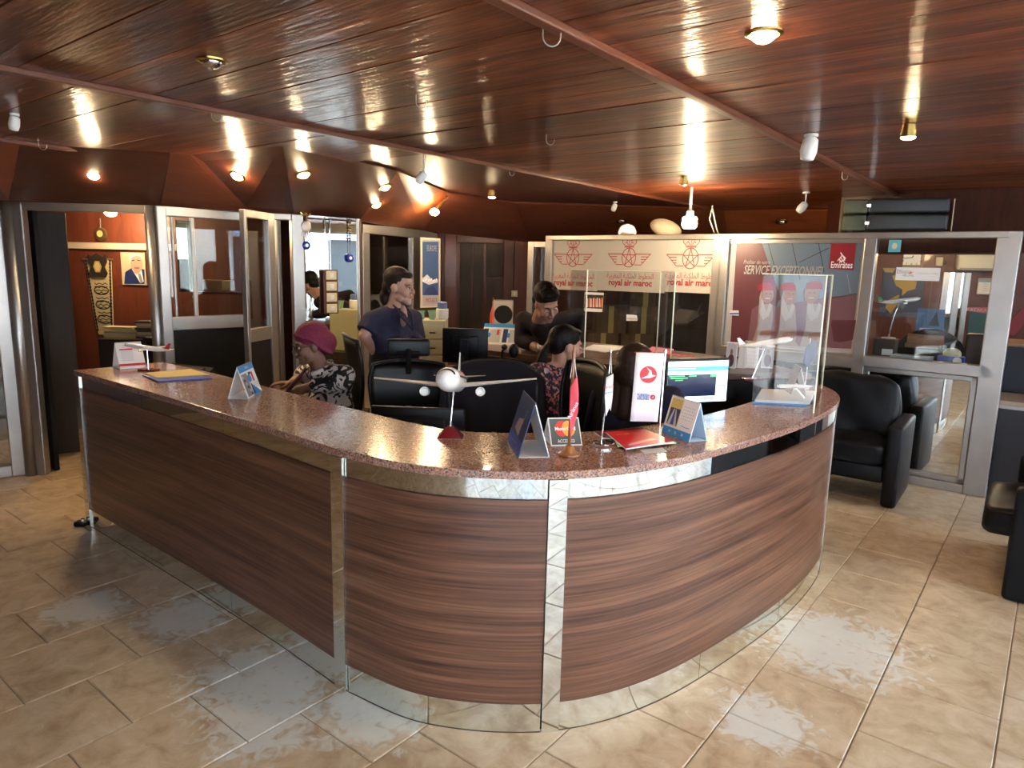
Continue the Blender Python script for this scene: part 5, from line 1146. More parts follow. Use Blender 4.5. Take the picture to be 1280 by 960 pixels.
def scr(t, w_, h_):
    M = facing((0, -.0012, 0)); sc_ = mat('screen_white', (.02, .02, .02), .2, emit=(.62, .85, .95), es=.55); sb = mat('screen_blue', (.02, .02, .02), .2, emit=(.03, .25, .62), es=.5); sn = mat('screen_navy', (.01, .01, .01), .2, emit=(.004, .006, .02), es=.6); sg = mat('screen_green', (.02, .02, .02), .2, emit=(.05, .6, .12), es=.5)
    pr = Print(M); W2, H2 = w_/2-.012, h_/2-.014; pr.rect(sc_, -W2, -H2, W2, H2); pr.rect(sb, -W2, H2*.52, W2, H2*.74); pr.rect(sc_, -W2, H2*.62, -W2*.1, H2*.66); pr.rect(sb, -W2*.9, H2*.42, W2*.3, H2*.46)
    pr.rect(sn, -W2, -H2*.72, W2*.62, H2*.36)
    for k, (a, b) in enumerate(((-.95, -.45), (-.9, -.35), (-.75, -.5))): pr.rect(sg, W2*a, H2*(.27-.1*k), W2*b, H2*(.31-.1*k))
    pr.rect(sg, -W2*.3, H2*.26, -W2*.05, H2*.30); pr.rect(sg, W2*.42, H2*.22, W2*.6, H2*.33); pr.rect(sb, W2*.66, -H2*.2, W2*.97, -H2*.26); pr.rect(sb, W2*.1, -H2*.86, W2*.6, -H2*.8)
    for k in range(5): pr.rect(sb, W2*(.68+.06*k), H2*.1, W2*(.70+.06*k), H2*.14)
    pr.obj('screen', t)
monitor('lit computer monitor with a dark terminal window behind the spiral calendar', P(872, 477, 3.75), math.radians(18), .40, .255, .73, scr)
monitor('black monitor seen from behind, low behind the large model plane', P(523, 538, 3.32), math.radians(176), .46, .24, .73, None, True)
monitor('black monitor seen from behind beside the cream drawer box', P(582, 432, 4.95), math.radians(172), .33, .25, .73)
slab('inner_desk', 'dark low desk under the rear monitor, against the back ledge', Wp([(-3.55, 3.5), (-2.75, 3.5), (-2.75, 3.9), (-3.55, 3.9)]), .70, .73, M_dark, Wp([(-3.5, 3.6), (-2.8, 3.6), (-3.5, 3.85), (-2.8, 3.85)]))
q = MB(); q.box(-.22, .22, -.02, .02, 0, .03); o = q.obj('keyboard', M_blk, None); o.location = P(225, 461, 4.65); o.rotation_euler = (.5, 0, -.42); tag(o, 'black keyboard edge tilted behind the folder at the left', 'keyboard')
o.location.z = .9
q = MB(); q.box(-.2, .2, -.1, .1, -.2, -.03); o3 = q.obj('keyboard_riser', M_blkm, o)

# ------------------------------------------------------------------ OFFICE CHAIRS
def office_chair(label, pos, ang, zback=1.08, headrest=True, draped=False, arms=True, grp='black office chairs inside the counter'):
    """sitter faces local -Y; back rises on +Y"""
    t = thing('office_chair', label, 'chair', (pos[0], pos[1], 0), ang, grp)
    q = MB()
    for k in range(5):
        a = 2*PI*k/5; q.tube([(0, 0, .09), (.28*math.cos(a), .28*math.sin(a), .062)], [.025, .015], 8)
    q.obj('star_base', M_blk, t)
    for k in range(5): a = 2*PI*k/5; q = MB(); q.lathe([(.026, -.02), (.03, 0), (.026, .02)], 14, 'x', (.28*math.cos(a), .28*math.sin(a), .0315)); q.obj('caster', M_blk, t, smooth=True)
    q = MB(); q.cyl((0, 0, .08), (0, 0, .45), .025); q.obj('gas_lift', M_blk, t)
    q = MB(); q.rbox(-.24, .24, -.24, .23, .45, .53, .035); smooth_by_angle(q.obj('seat', M_cloth, t), 60)
    q = MB(); q.tube([(0, .15, .46), (0, .30, .50), (0, .29, .80)], [.03, .03, .022], 8); q.obj('back_support', M_blk, t)
    zb0, zb1 = .60, zback
    def bp_(u, v):   # back surface
        x = (u-.5)*2; z = zb0+(zb1-zb0)*v; w_ = .235*(1-.28*(1-v)**2)*(1-.10*max(0, v-.8)/.2)
        return Vector((x*w_, .255-.05*math.cos(x*1.3)+.035*math.sin(v*3.0)+.0, z+.02*(1-x*x)*(1 if v > .95 else 0)))
    q = MB(); q.grid(bp_, 13, 13); q.obj('mesh_back', glass('chair_mesh', (.10, .10, .11), .2, .4, .04) if not draped else M_cloth, t, smooth=True, solid=.006)
    q = MB(); ring = [bp_(u/12, 0) for u in range(13)]+[bp_(1, v/12) for v in range(1, 13)]+[bp_(1-u/12, 1) for u in range(1, 13)]+[bp_(0, 1-v/12) for v in range(1, 13)]; q.tube(ring, .013, 8, caps=False); q.obj('back_frame', M_blk, t, smooth=True)
    if headrest:
        q = MB(); q.tube([(0, .28, zb1-.05), (0, .29, zb1+.06), (0, .26, zb1+.09)], .016, 8); q.tube([(-.07, .265, zb1+.07), (.07, .265, zb1+.07)], .014, 8); q.obj('headrest_bracket', M_blk, t)
        q = MB(); q.rbox(-.13, .13, .21, .25, zb1+.05, zb1+.155, .018, 3); smooth_by_angle(q.obj('headrest', M_blk, t), 60)
    if arms:
        for s in (-1, 1):
            q = MB(); q.tube([(s*.22, .02, .47), (s*.29, .02, .49), (s*.29, .02, .68)], .016, 8); q.obj('arm_post', M_blk, t); q = MB(); q.rbox(s*.29-.035, s*.29+.035, -.14, .13, .68, .705, .012, 3); smooth_by_angle(q.obj('armrest', M_blk, t), 60)
    if draped:
        def dr_(u, v):
            s = v*2-1; a = (u-.5)*2; ztop = zb1+.035-.10*a*a*abs(a)
            if abs(s) < .12: yy, zz = .23+s*.3, ztop+.012*(1-abs(s)/.12)
            else: k = (abs(s)-.12)/.88; yy = .23+(.036+.05*k)*(1 if s > 0 else -1); zz = ztop-(.62 if s > 0 else .3)*k
            k2 = max(0, (abs(s)-.2)); wv = .016*math.sin(a*15+s)*k2; return Vector((a*(.275+.06*k2), yy+wv, zz))
        q = MB(); q.grid(dr_, 41, 33); q.obj('drape', M_cloth, t, smooth=True, solid=.004)
    return t
p = P(511, 440, 4.4); office_chair('black mesh office chair with headrest in front of the standing woman', p, math.radians(188), zback=P(505, 445, 4.4).z-.02, headrest=True)
p = P(610, 470, 3.8); office_chair('office chair draped with black cloth behind the large model plane', p, math.radians(188), zback=P(615, 446, 3.8).z-.03, headrest=False, draped=True)
p = P(390, 470, 4.36); office_chair('black office chair of the person in the magenta headscarf', p, math.radians(-66), zback=1.17, headrest=False, draped=False, arms=False)
p = P(703, 480, 4.28); office_chair('black office chair with armrests holding the person in the floral shirt', p, math.radians(165), zback=.98, headrest=False)
p = Vector((.60, 3.50, 0)); office_chair('grey mesh office chair behind the person in dark navy', p, math.radians(110), zback=1.17, headrest=False)
# ------------------------------------------------------------------ ARMCHAIRS
def armchair(label, origin, ang, w_=.92, d_=.82, fo_=-.02):
    """local: front faces -Y, origin at front right foot corner on the floor; x runs left (negative)"""
    t = thing('armchair', label, 'armchair', origin, ang, 'black leather armchairs')
    q = MB(); q.rbox(-.10, 0, 0, d_, .002, .60, .025, 4); smooth_by_angle(q.obj('arm', M_lea, t), 60)
    q = MB(); q.rbox(-w_, -w_+.10, 0, d_, .002, .60, .025, 4); smooth_by_angle(q.obj('arm', M_lea, t), 60)
    q = MB(); q.rbox(-w_+.102, -.102, .05, d_-.02, .16, .29, .02, 3); smooth_by_angle(q.obj('seat_base', M_lea, t), 60)
    def cushion(name, x0, x1, y0, y1, z0, z1, puff, tilt=0, piv=None, seed=1):
        bm = bmesh.new(); bmesh.ops.create_cube(bm, size=1); bmesh.ops.subdivide_edges(bm, edges=bm.edges[:], cuts=14, use_grid_fill=True)
        c = Vector(((x0+x1)/2, (y0+y1)/2, (z0+z1)/2)); s = Vector((x1-x0, y1-y0, z1-z0)); rnd = random.Random(seed)
        fr = [(rnd.uniform(8, 22), rnd.uniform(5, 18), rnd.uniform(0, 6)) for _ in range(5)]
        for v in bm.verts:
            u = v.co*2; L = (abs(u.x)**9+abs(u.y)**5+abs(u.z)**9)**(1/9) or 1; v.co = v.co/L*1.0
            u = v.co*2; f = (1-min(1, u.x*u.x))*(1-min(1, u.y*u.y))*(1-min(1, u.z*u.z)*0)
            v.co = Vector((v.co.x*s.x, v.co.y*s.y, v.co.z*s.z))
            edge = abs(u.x)**6+abs(u.z)**6
            wr = sum(math.sin(v.co.x*a+v.co.z*b+v.co.y*b*.5+c_) for a, b, c_ in fr)*.0022*(1+2*edge)
            v.co += v.normal*(puff*f+wr)
            v.co += c
        if tilt:
            R = Matrix.Translation(piv)@Matrix.Rotation(tilt, 4, 'X')@Matrix.Translation(-Vector(piv)); bmesh.ops.transform(bm, matrix=R, verts=bm.verts[:])
        bm.verts.index_update(); q = MB(); q.add([v.co.copy() for v in bm.verts], [[v.index for v in f.verts] for f in bm.faces]); bm.free(); return q.obj(name, M_lea, t, smooth=True)
    cushion('seat_cushion', -w_+.105, -.105, fo_, d_-.2, .295, .45, .02, seed=2)
    cushion('back_cushion', -w_+.10, -.10, d_-.30, d_-.08, .42, .86, .035, tilt=-.12, piv=(0, d_-.2, .42), seed=5)
    return t
o_ = G(1118, 638)
armchair('black leather armchair against the glass wall behind the counter end', (o_.x, o_.y, 0), -YAW+.03, w_=.98, d_=.60+.05)
o2_ = G(1248, 752); t = armchair('black leather armchair at the right edge of the photo, facing left', (o2_.x+.86, o2_.y+.1, 0), 0, fo_=-.13)
t.location = G(1249, 757); t.location.z = 0; t.rotation_euler.z = -YAW-PI/2+.02
# mirror the second chair so that the near arm is at its origin: front faces -A, body runs along +A
t.location = W(-.07, 4.24)
# desk, cabinet and small things beyond the post
c0 = P(1240, 500, 5.6); t = thing('side_table', 'low dark table with a pale wooden top beyond the right post', 'table', W(-.34, 6.36), -YAW)
q = MB(); q.rbox(0, .9, 0, .5, .70, .735, .005, 2); q.obj('table_top', mat('pale_wood_top', (.34, .24, .16), .4), t)
q = MB(); q.box(0.01, .89, -.002, .012, .675, .70); q.obj('edge_trim', M_alu, t)
q = MB(); q.box(.03, .87, .03, .47, .06, .70); q.obj('cabinet_body', mat('charcoal_laminate', (.016, .016, .02), .5), t)
q = MB(); q.box(.02, .30, .0, .028, .05, .68); q.obj('cabinet_door', mat('charcoal_laminate', (.016, .016, .02), .5), t); q = MB(); q.box(.0, .30, -.004, .02, .03, .05); q.box(.30, .33, -.006, .03, .03, .70); q.obj('edge_trim', M_alu, t)
pp_ = W(.03, 6.55, .7365); q = MB(); q.M = T(*pp_)@Matrix.Rotation(-YAW+.3, 4, 'Z'); q.box(0, .3, 0, .21, 0, .003); tag(q.obj('paper', mat('lilac_paper', (.42, .38, .48), .6)), 'pale lilac paper lying on the low side table', 'paper')
t = thing('cabinet', 'tall dark cabinet standing behind the low side table', 'cabinet', W(-.45, 6.98), -YAW); q = MB(); q.box(0, 1.2, 0, .5, .001, 1.1); q.obj('body', mat('blue_black_laminate', (.010, .014, .02), .5), t, bev=.004); q = MB(); q.box(-.01, 1.22, -.02, .51, 1.1, 1.125); q.obj('top', M_kraft, t)
t = thing('alarm_clock', 'small grey device with a glowing red display on the tall cabinet', 'clock', W(-.10, 7.1, 1.126), -YAW); q = MB(); q.rbox(0, .13, 0, .08, 0, .09, .01, 2); q.obj('case', mat('grey_plastic', (.16, .14, .13), .5), t); q = MB(); q.box(.04, .10, -.002, .0, .035, .065); q.obj('display', mat('red_display', (.1, .01, .02), .4, emit=(1, .03, .08), es=1.5), t)
t = thing('socket_adapter', 'cream plug adapter with cable on the tall cabinet', 'adapter', W(.10, 7.06, 1.126), -YAW); q = MB(); q.rbox(0, .07, 0, .05, 0, .10, .008, 2); q.rbox(.0, .05, -.01, .0, .1, .13, .004, 2); q.obj('adapter_body', M_crm, t); q = MB(); q.tube([(.04, -.03, .05), (.07, -.06, -.1), (.05, -.05, -.35), (.02, -.04, -.7)], .005, 6); q.obj('cable', M_blk, t)
# door stop
p = G(104, 657); t = thing('door_stop', 'small dark metal door stop on the floor by the left end of the counter', 'door stop', p); q = MB(); q.rbox(-.045, .03, -.03, .03, .001, .03, .01, 3); q.obj('block', M_blk, t, smooth=True); q = MB(); q.cyl((0, 0, .03), (0, 0, .045), .012); q.obj('pin', M_chrome, t)

# ------------------------------------------------------------------ THINGS BY THE LEFT PARTITION
fM = frame(Vector((pE.x, pE.y, 0)), Vector((pF.x-pE.x, pF.y-pE.y, 0)), (0, 0, 1)); fM = fM@T(0, 0, .03); fuv = mk_uv(fM)
def charm(px, py0, py1, label, hand):
    u, v0 = fuv(px, py0); _, v1 = fuv(px, py1); t = thing('hanging_charm', label, 'ornament', fM@Vector((u, v0, .0))); M = T(*(-(fM@Vector((u, v0, 0)))))@fM@T(u, v0, 0); L = v0-v1
    q = MB(); q.M = M; q.tube([(0, 0, 0), (0, -L, 0)], .0025, 6); 
    for k in range(9): q.ell((0, -L*(.08+.07*k), 0), (.010+.004*(k % 2), .010, .008), 8, 6)
    q.obj('bead_chain', mat('dark_brass_beads', (.14, .11, .07), .35, .8), t)
    if hand:
        q = MB(); q.M = M; q.ell((0, -L*.5, 0), (.045, .05, .010), 12, 8)
        for k in range(5): q.tube([(-.03+.015*k, -L*.5-.04, 0), (-.036+.018*k, -L*.5-.10+.01*abs(k-2), 0)], .006, 6)
        q.obj('hand_charm', mat('pewter', (.42, .36, .32), .35, .7), t)
        q = MB(); q.M = M; q.tube([(.045*math.cos(a), .01+.045*math.sin(a), 0) for a in [PI*(1.05+.1*k) for k in range(9)]], [.004, .008, .011, .013, .014, .013, .011, .008, .004], 8); q.obj('crescent', M_gold, t)
    q = MB(); q.M = M; q.lathe([(.001, -.008), (.03, -.007), (.036, 0), (.03, .007), (.001, .008)], 20, 'z', (0, -L-.03, 0)); q.obj('blue_eye', mat('cobalt_glass', (.01, .03, .35), .15), t, smooth=True)
    q = MB(); q.M = M; q.lathe([(.001, .0075), (.014, .0085), (.001, .0095)], 14, 'z', (0, -L-.03, 0)); q.obj('eye_centre', M_white, t)
charm(382, 264, 302, 'hanging hand charm with crescent and blue eye bead, left of two on the mirror', True)
charm(437, 271, 318, 'hanging bead chain with round blue eye, right of two on the mirror', False)
u, v = fuv(410, 271); _, v2 = fuv(410, 337); _, v3 = fuv(410, 392); t = thing('switch_strip', 'brown strip with four cream switches hanging in front of the mirror', 'switch', fM@Vector((u, v, .02))); M = T(*(-(fM@Vector((u, v, .02)))))@fM@T(u, v, .02)
q = MB(); q.M = M; q.tube([(0, 0, 0), (.004, v2-v, 0)], .007, 8); q.tube([(0, -.02, .008), (-.003, -.1, .008)], .012, 6); q.obj('rod', M_chrome, t)
q = MB(); q.M = M; q.rbox(-.06, .065, v3-v, v2-v, -.012, .01, .006, 2); q.obj('strip_board', mat('brown_board', (.10, .025, .015), .5), t)
hh = (v2-v3)/4
for k in range(4):
    q = MB(); q.M = M; q.rbox(-.045, .048, v3-v+hh*k+.010, v3-v+hh*(k+1)-.010, .01, .018, .003, 2); s_ = q.obj('switch_plate', M_crm, t); q = MB(); q.M = M; q.rbox(-.018, .02, v3-v+hh*(k+.3), v3-v+hh*(k+.7), .018, .024, .002, 2); q.obj('rocker', M_wht, s_)
# shelf cabinet with files by the wood wall
p = P(158, 430, 6.25); t = thing('cabinet', 'dark low cabinet carrying stacked files in the office at left', 'cabinet', (p.x, p.y, 0), .05); zt_ = P(158, 424, 6.25).z; q = MB(); q.box(-.25, .55, 0, .22, .001, zt_); q.obj('body', M_dark, t, bev=.004)
def stack(x0, x1, ytop, ybot, Y, n, label, grp, cols):
    zb_ = zt_+.0012; z1 = P(x0, ytop, Y).z; h = (z1-zb_)/n; xa, xb = P(x0, ybot, Y).x, P(x1, ybot, Y).x
    for k in range(n):
        q = MB(); dx = random.uniform(-.015, .015); q.M = T((xa+xb)/2+dx, Y+.13, zb_+k*h)@Matrix.Rotation(random.uniform(-.08, .08), 4, 'Z'); w2 = (xb-xa)/2; q.box(-w2, w2, -.08, .06, .0005, h-.0005)
        tag(q.obj('paper_file', cols[k % len(cols)]), label % (ORD[k] if k < n-1 else 'topmost'), 'file', grp)
ORD = ['bottom', 'second from the bottom', 'third from the bottom', 'fourth from the bottom', 'fifth from the bottom', 'sixth from the bottom', 'seventh from the bottom', 'topmost']
fc = [mat('file_cream', (.5, .42, .25), .7), mat('file_yellow', (.55, .40, .08), .7), mat('file_grey', (.3, .27, .22), .7), mat('file_dark', (.08, .06, .05), .7)]
stack(125, 165, 409, 421, 6.25, 7, 'paper file, %s in the wide yellowish stack on the office cabinet', 'files in the yellowish stack', [fc[1], fc[0], fc[0], fc[2]])
stack(167, 186, 402, 421, 6.25, 8, 'paper file, %s in the taller grey stack on the office cabinet', 'files in the grey stack', [fc[3], fc[2], fc[0], fc[3]])
# inside the glazed office
p = P(250, 440, 5.9); t = thing('office_desk', 'dark desk inside the glazed office at left', 'desk', (p.x, p.y, 0), -.1); q = MB(); q.box(-.45, .5, -.1, .25, .95, .98); q.obj('desk_top', M_dark, t); q = MB(); q.box(-.45, .5, -.05, -.03, .001, .95); q.obj('front_panel', M_blk, t)
def pbox(name, label, cat, x0, x1, y0, y1, Y, dep, m, z0=None, ang=0, grp=None, part='box_body'):
    a, b = P(x0, y1, Y), P(x1, y0, Y); zb_ = a.z if z0 is None else z0; t = thing(name, label, cat, ((a.x+b.x)/2, Y, zb_), ang, grp)
    q = MB(); q.rbox(-(b.x-a.x)/2, (b.x-a.x)/2, 0, dep, 0, b.z-zb_, min(.008, (b.z-zb_)*.2), 2); q.obj(part, m, t); return t
pbox('box', 'red box on the desk inside the glazed office', 'box', 264, 290, 408, 430, 5.85, .15, mat('matte_red', (.3, .02, .03), .6), .981)
pbox('cardboard_box', 'orange-brown cardboard strip box on the wall shelf inside the glazed office', 'box', 253, 276, 350, 363, 6.3, .1, M_kraft); pbox('cardboard_box', 'small yellow-brown box right of the long one on the office shelf', 'box', 277, 288, 351, 363, 6.3, .1, mat('yellow_card', (.42, .30, .10), .7))
a, b = P(245, 364.5, 6.29), P(300, 364.5, 6.29); q = MB(); q.box(a.x, b.x, 6.27, 6.45, a.z-.02, a.z-.001); tag(q.obj('wall_shelf', M_walld), 'dark shelf on the wall inside the glazed office', 'shelf')
for k, x in enumerate((232, 240, 248, 300)): pbox('bottle', ['small brass-coloured bottle, leftmost on the glazed office desk', 'small brown bottle on the glazed office desk', 'small grey bottle beside the brown one on the glazed office desk', 'small grey bottle right of the red box on the glazed office desk'][k], 'bottle', x, x+4, 412, 430, 5.85, .035, [M_gold, M_kraft, M_alud, M_alud][k], .981, grp='bottles on the office desk', part='bottle_body')
# drawer box, cups, tumbler beside the standing woman
t = pbox('drawer_box', 'cream drawer box under the green cups beside the standing woman', 'drawers', 524, 556, 401, 462, 5.6, .3, mat('cream_metal', (.42, .38, .22), .5), ang=.0, part='body')
for k in range(3): q = MB(); q.box(-.085, .09, -.008, -.001, .31-.125*k-.055, .31-.125*k+.055); d_ = q.obj('drawer', mat('cream_metal', (.42, .38, .22), .5), t, bev=.003); q = MB(); q.box(-.02, .03, -.012, -.008, .31-.125*k-.01, .31-.125*k); q.obj('handle', M_blk, d_)
zt2 = P(540, 401, 5.6).z; DBZ = t.location.z
a = P(540, 470, 5.6); t = thing('filing_base', 'dark cabinet carrying the cream drawer box', 'cabinet', (a.x, 5.6, 0)); q = MB(); q.box(-.2, .35, -.02, .32, .001, DBZ-.002); q.obj('body', M_dark, t)
def cup(px, label, m, r=.03, h=.07, Y=5.68): 
    p = P(px, 400, Y); t = thing('cup', label, 'cup', (p.x, Y, zt2+.004)); q = MB(); q.lathe([(r*.7, 0), (r*.95, h*.85), (r*1.08, h*.86), (r*1.1, h), (r*.95, h), (r*.65, h*.1)], 20); smooth_by_angle(q.obj('cup_body', m, t)); return t
M_mint = mat('mint_plastic', (.26, .42, .28), .5); cup(527, 'mint green cup on the drawer box, left one behind the door edge', M_mint); cup(540, 'mint green cup on the drawer box, right one', M_mint, .032, .075)
p = P(555, 400, 5.75); t = thing('tumbler', 'white tumbler with a blue lid at the edge of the drawer box', 'tumbler', (p.x-.02, 5.8, zt2+.004)); q = MB(); q.lathe([(.045, 0), (.052, .01), (.052, .08), (.045, .085)], 20); smooth_by_angle(q.obj('body', M_wht, t)); q = MB(); q.lathe([(.038, .085), (.042, .09), (.040, .135), (.03, .14)], 20); smooth_by_angle(q.obj('lid', mat('slate_blue', (.10, .15, .32), .5), t))

# ------------------------------------------------------------------ ROOM BEHIND THE BANNER: cartons
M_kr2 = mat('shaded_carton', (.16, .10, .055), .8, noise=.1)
k = 0
cart = ((735, 775, 402, 432), (776, 820, 402, 432), (745, 785, 375, 401), (786, 826, 372, 401), (795, 822, 345, 371))
CL = {(735, 402): 'brown carton, bottom row left, behind the three-logo banner', (776, 402): 'brown carton, bottom row right, behind the three-logo banner', (745, 375): 'brown carton, middle row left, behind the three-logo banner', (786, 372): 'brown carton, middle row right, behind the three-logo banner', (795, 345): 'brown carton on top of the pile behind the three-logo banner'}
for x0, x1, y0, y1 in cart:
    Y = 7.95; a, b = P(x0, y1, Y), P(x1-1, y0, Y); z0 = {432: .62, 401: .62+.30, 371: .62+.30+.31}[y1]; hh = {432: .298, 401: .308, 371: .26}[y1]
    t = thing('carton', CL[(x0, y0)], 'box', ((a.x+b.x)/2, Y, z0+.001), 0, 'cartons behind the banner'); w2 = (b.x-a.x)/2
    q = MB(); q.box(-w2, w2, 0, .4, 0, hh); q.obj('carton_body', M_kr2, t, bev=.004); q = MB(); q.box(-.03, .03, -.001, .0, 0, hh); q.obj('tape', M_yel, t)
a, b = P(728, 432, 7.9), P(832, 432, 7.9); q = MB(); q.box(a.x, b.x, 7.9, 8.4, .58, .62); o = q.obj('shelf_top', M_walld); tag(o, 'dark shelf under the cartons behind the banner', 'shelf')
for x in (a.x+.03, b.x-.03): q = MB(); q.box(x-.02, x+.02, 7.92, 8.38, .001, .58); q.obj('leg', M_walld, o)
p = P(857, 400, 8.6); q = MB(); q.box(-.35, .35, 0, .05, .001, 1.75); o = q.obj('cupboard', M_dark); o.location = (p.x, 8.6, 0); tag(o, 'dark cupboard behind the glass under the right logo', 'cupboard')
# ------------------------------------------------------------------ RIGHT OFFICE (seen through the window)
def rq(x0, x1, y0, y1, n0, n1, name, m, par, bev=.003):
    (u0, v0, _), (u1, v1, _) = rw(x0, y1), rw(x1, y0); q = MB(); q.M = RM; q.box(u0, u1, v0, v1, n0, n1); return q.obj(name, m, par, bev=bev)
t = thing('wall_clock', 'square white wall clock in a pale frame in the right-hand office', 'clock'); rq(1127, 1157, 310, 334, 0, .02, 'frame', mat('pale_wood_frame', (.32, .22, .13), .5), t); rq(1128, 1152, 313, 331, .02, .026, 'dial', M_white, t)
c = rw(1140, 322); pr = Print(RM@T(0, 0, .026)); pr.line(M_blki, [(c.x, c.y), (c.x-.08, c.y-.01)], .008); pr.line(M_blki, [(c.x, c.y), (c.x+.01, c.y+.02)], .010); pr.obj('hands', t)
for k in range(12):
    a = PI/2-2*PI*k/12; rr = .085/max(abs(math.cos(a)), abs(math.sin(a))); text(str(12 if k == 0 else k), .035, M_blki, RM@T(c.x+rr*math.cos(a)*1.05, c.y+rr*math.sin(a)*.85-.012, .0268), t)
t = thing('air_conditioner', 'white wall air conditioner unit in the right-hand office', 'air conditioner'); (u0, v0, _), (u1, v1, _) = rw(1192, 338), rw(1262, 318); q = MB(); q.M = RM; q.rbox(u0, u1, v0, v1, 0, .18, .03, 4); smooth_by_angle(q.obj('casing', mat('aircon_cream', (.56, .54, .44), .4), t), 60); q = MB(); q.M = RM; q.box(u0+.03, u1-.03, v0+.012, v0+.03, .17, .186); q.obj('vent', M_grey, t); q = MB(); q.M = RM; q.box(u0+.42, u0+.56, v1-.07, v1-.04, .18, .184); q.obj('energy_label', M_white, t); q = MB(); q.M = RM; q.box(u0+.48, u0+.55, v1-.06, v1-.045, .184, .185); q.obj('label_band', M_red, t)
t = thing('world_map', 'dark blue wall map with ochre continents in the right-hand office', 'map'); rq(1098, 1158, 335, 395, 0, .006, 'sheet', mat('map_blue', (.05, .075, .14), .5), t); pr = Print(RM@T(0, 0, .006)); M_och = mat('map_ochre', (.38, .26, .06), .5)
def rp(l): return [rw(*p)[:2] for p in l]
for poly in ([(1103, 335), (1120, 335), (1116, 341), (1106, 340)], [(1115, 345), (1123, 342), (1146, 352), (1144, 361), (1134, 364), (1127, 370), (1128, 362), (1120, 357)], [(1108, 376), (1124, 368), (1123, 378), (1113, 392), (1107, 385)]): pr.poly(M_och, rp(poly))
pr.obj('print', t)
t = thing('certificate', 'framed certificate hanging below the air conditioner', 'picture'); rq(1220, 1248, 348, 368, 0, .015, 'frame', M_pw, t); rq(1221, 1247, 351, 367, .015, .017, 'paper', M_white, t); pr = Print(RM@T(0, 0, .018)); (u0, v0, _), (u1, v1, _) = rw(1221, 367), rw(1247, 351)
pr.rect(mat('cert_blue', (.2, .38, .48), .5), u0, v1-.02, u1, v1); [pr.rect(M_lgrey, u0+.05, v0+.03+.025*k, u1-.08, v0+.036+.025*k) for k in range(4)]; pr.obj('print', t)
t = thing('poster', 'teal poster with a pink top low on the right-hand office wall', 'poster'); rq(1208, 1244, 384, 420, 0, .008, 'sheet', mat('teal_poster', (.03, .10, .13), .5), t); pr = Print(RM@T(0, 0, .008)); pr.poly(mat('pink_top', (.45, .10, .16), .5), rp([(1208, 384), (1244, 384), (1244, 392), (1226, 391), (1208, 388)])); pr.obj('print', t)
text('KATAKATANI', .05, M_lgrey, RM@T(*rw(1228, 389.5)[:2], .0095), t)
t = thing('wall_sticker', 'blue and white sticker in the upper left corner of the right-hand window', 'sticker'); q = MB(); q.M = GM; (u0, v0), (u1, v1) = guv(1110, 315), guv(1127, 300); q.box(u0, u1, v0, v1, .002, .004); q.obj('sheet', mat('sticker_cyan', (.12, .42, .52), .5), t); pr = Print(GM); pr.z = .005; pr.disc(M_crm, (u0+u1)/2, (v0+v1)/2, .022, .026, 6); pr.obj('print', t)
t = thing('red_booklet', 'dark red booklet leaning on the wood wall beyond the right post', 'booklet'); (u, v, _) = rw(1271, 403); q = MB(); q.M = RM@T(u, v, .02)@Matrix.Rotation(-.5, 4, 'Z'); q.box(-.06, .06, -.14, .14, 0, .01); q.obj('cover', mat('booklet_red', (.22, .02, .04), .5), t)
t = thing('thermostat', 'small cream thermostat with a cord beside the wall clock', 'switch'); (u, v, _) = rw(1174, 326); q = MB(); q.M = RM; q.rbox(u-.035, u+.035, v-.06, v+.04, 0, .04, .008, 2); q.obj('case', M_crm, t); q = MB(); q.M = RM; q.tube([(u+.05, v, .02), (u+.07, v-.02, .02), (u+.05, v-.04, .02)], .006, 6); q.obj('cord', M_blk, t)
# bright glass door behind (street side of that office)
dr = sroot('door_4'); (u0, v0, _), (u1, v1, _) = rw(1177, 420), rw(1207, 341); q = MB(); q.M = RM
for x0, x1 in ((u0-.06, u0), (u1, u1+.05), ((u0+u1)/2-.02, (u0+u1)/2+.04)): q = MB(); q.M = RM; q.box(x0, x1, 0, v1, .002, .05); q.obj('door_frame', M_alu, dr)
q = MB(); q.M = RM; q.box(u0, u1, .0, v1, .003, .012); q.obj('mirror_pane', M_mirror, dr)
# things on the ledge behind the glass
Yk = 6.35; zt3 = 1.0
q = MB(); a, b = P(1085, 460, 6.0), P(1245, 470, 5.5); M_ = frame((a.x, a.y, 0), (b.x-a.x, b.y-a.y, 0), (0, 0, 1)); 
q = MB(); q.M = Matrix.Rotation(-YAW, 4, 'Z'); q.box(A2+.05, A3-.07, GB+.06, GB+.55, .93, .96); t = q.obj('desk_top', M_dark); t.name = 'window_desk'; tag(t, 'dark desk directly behind the right-hand window', 'desk'); q = MB(); q.M = Matrix.Rotation(-YAW, 4, 'Z'); q.box(A2+.05, A3-.07, GB+.50, GB+.52, .001, .93); q.obj('modesty_panel', M_dark, t)
def dk(px, b, z=.961): p = onb(px, 450, b); return Vector((p.x, p.y, z))
p = dk(1161, GB+.42); t = thing('file_holder', 'black half-round file holder with brown folders behind the window', 'holder', p, -YAW)
q = MB(); sh = [(.27*math.cos(PI*k/14), .26*math.sin(PI*k/14)) for k in range(15)]; q.M = Matrix.Rotation(PI/2, 4, 'X'); q.prism(sh, -.02, .0); q.obj('arched_back', M_blk, t); q = MB(); q.box(-.22, .15, -.12, -.022, 0, .10); q.obj('tray', M_blkm, t)
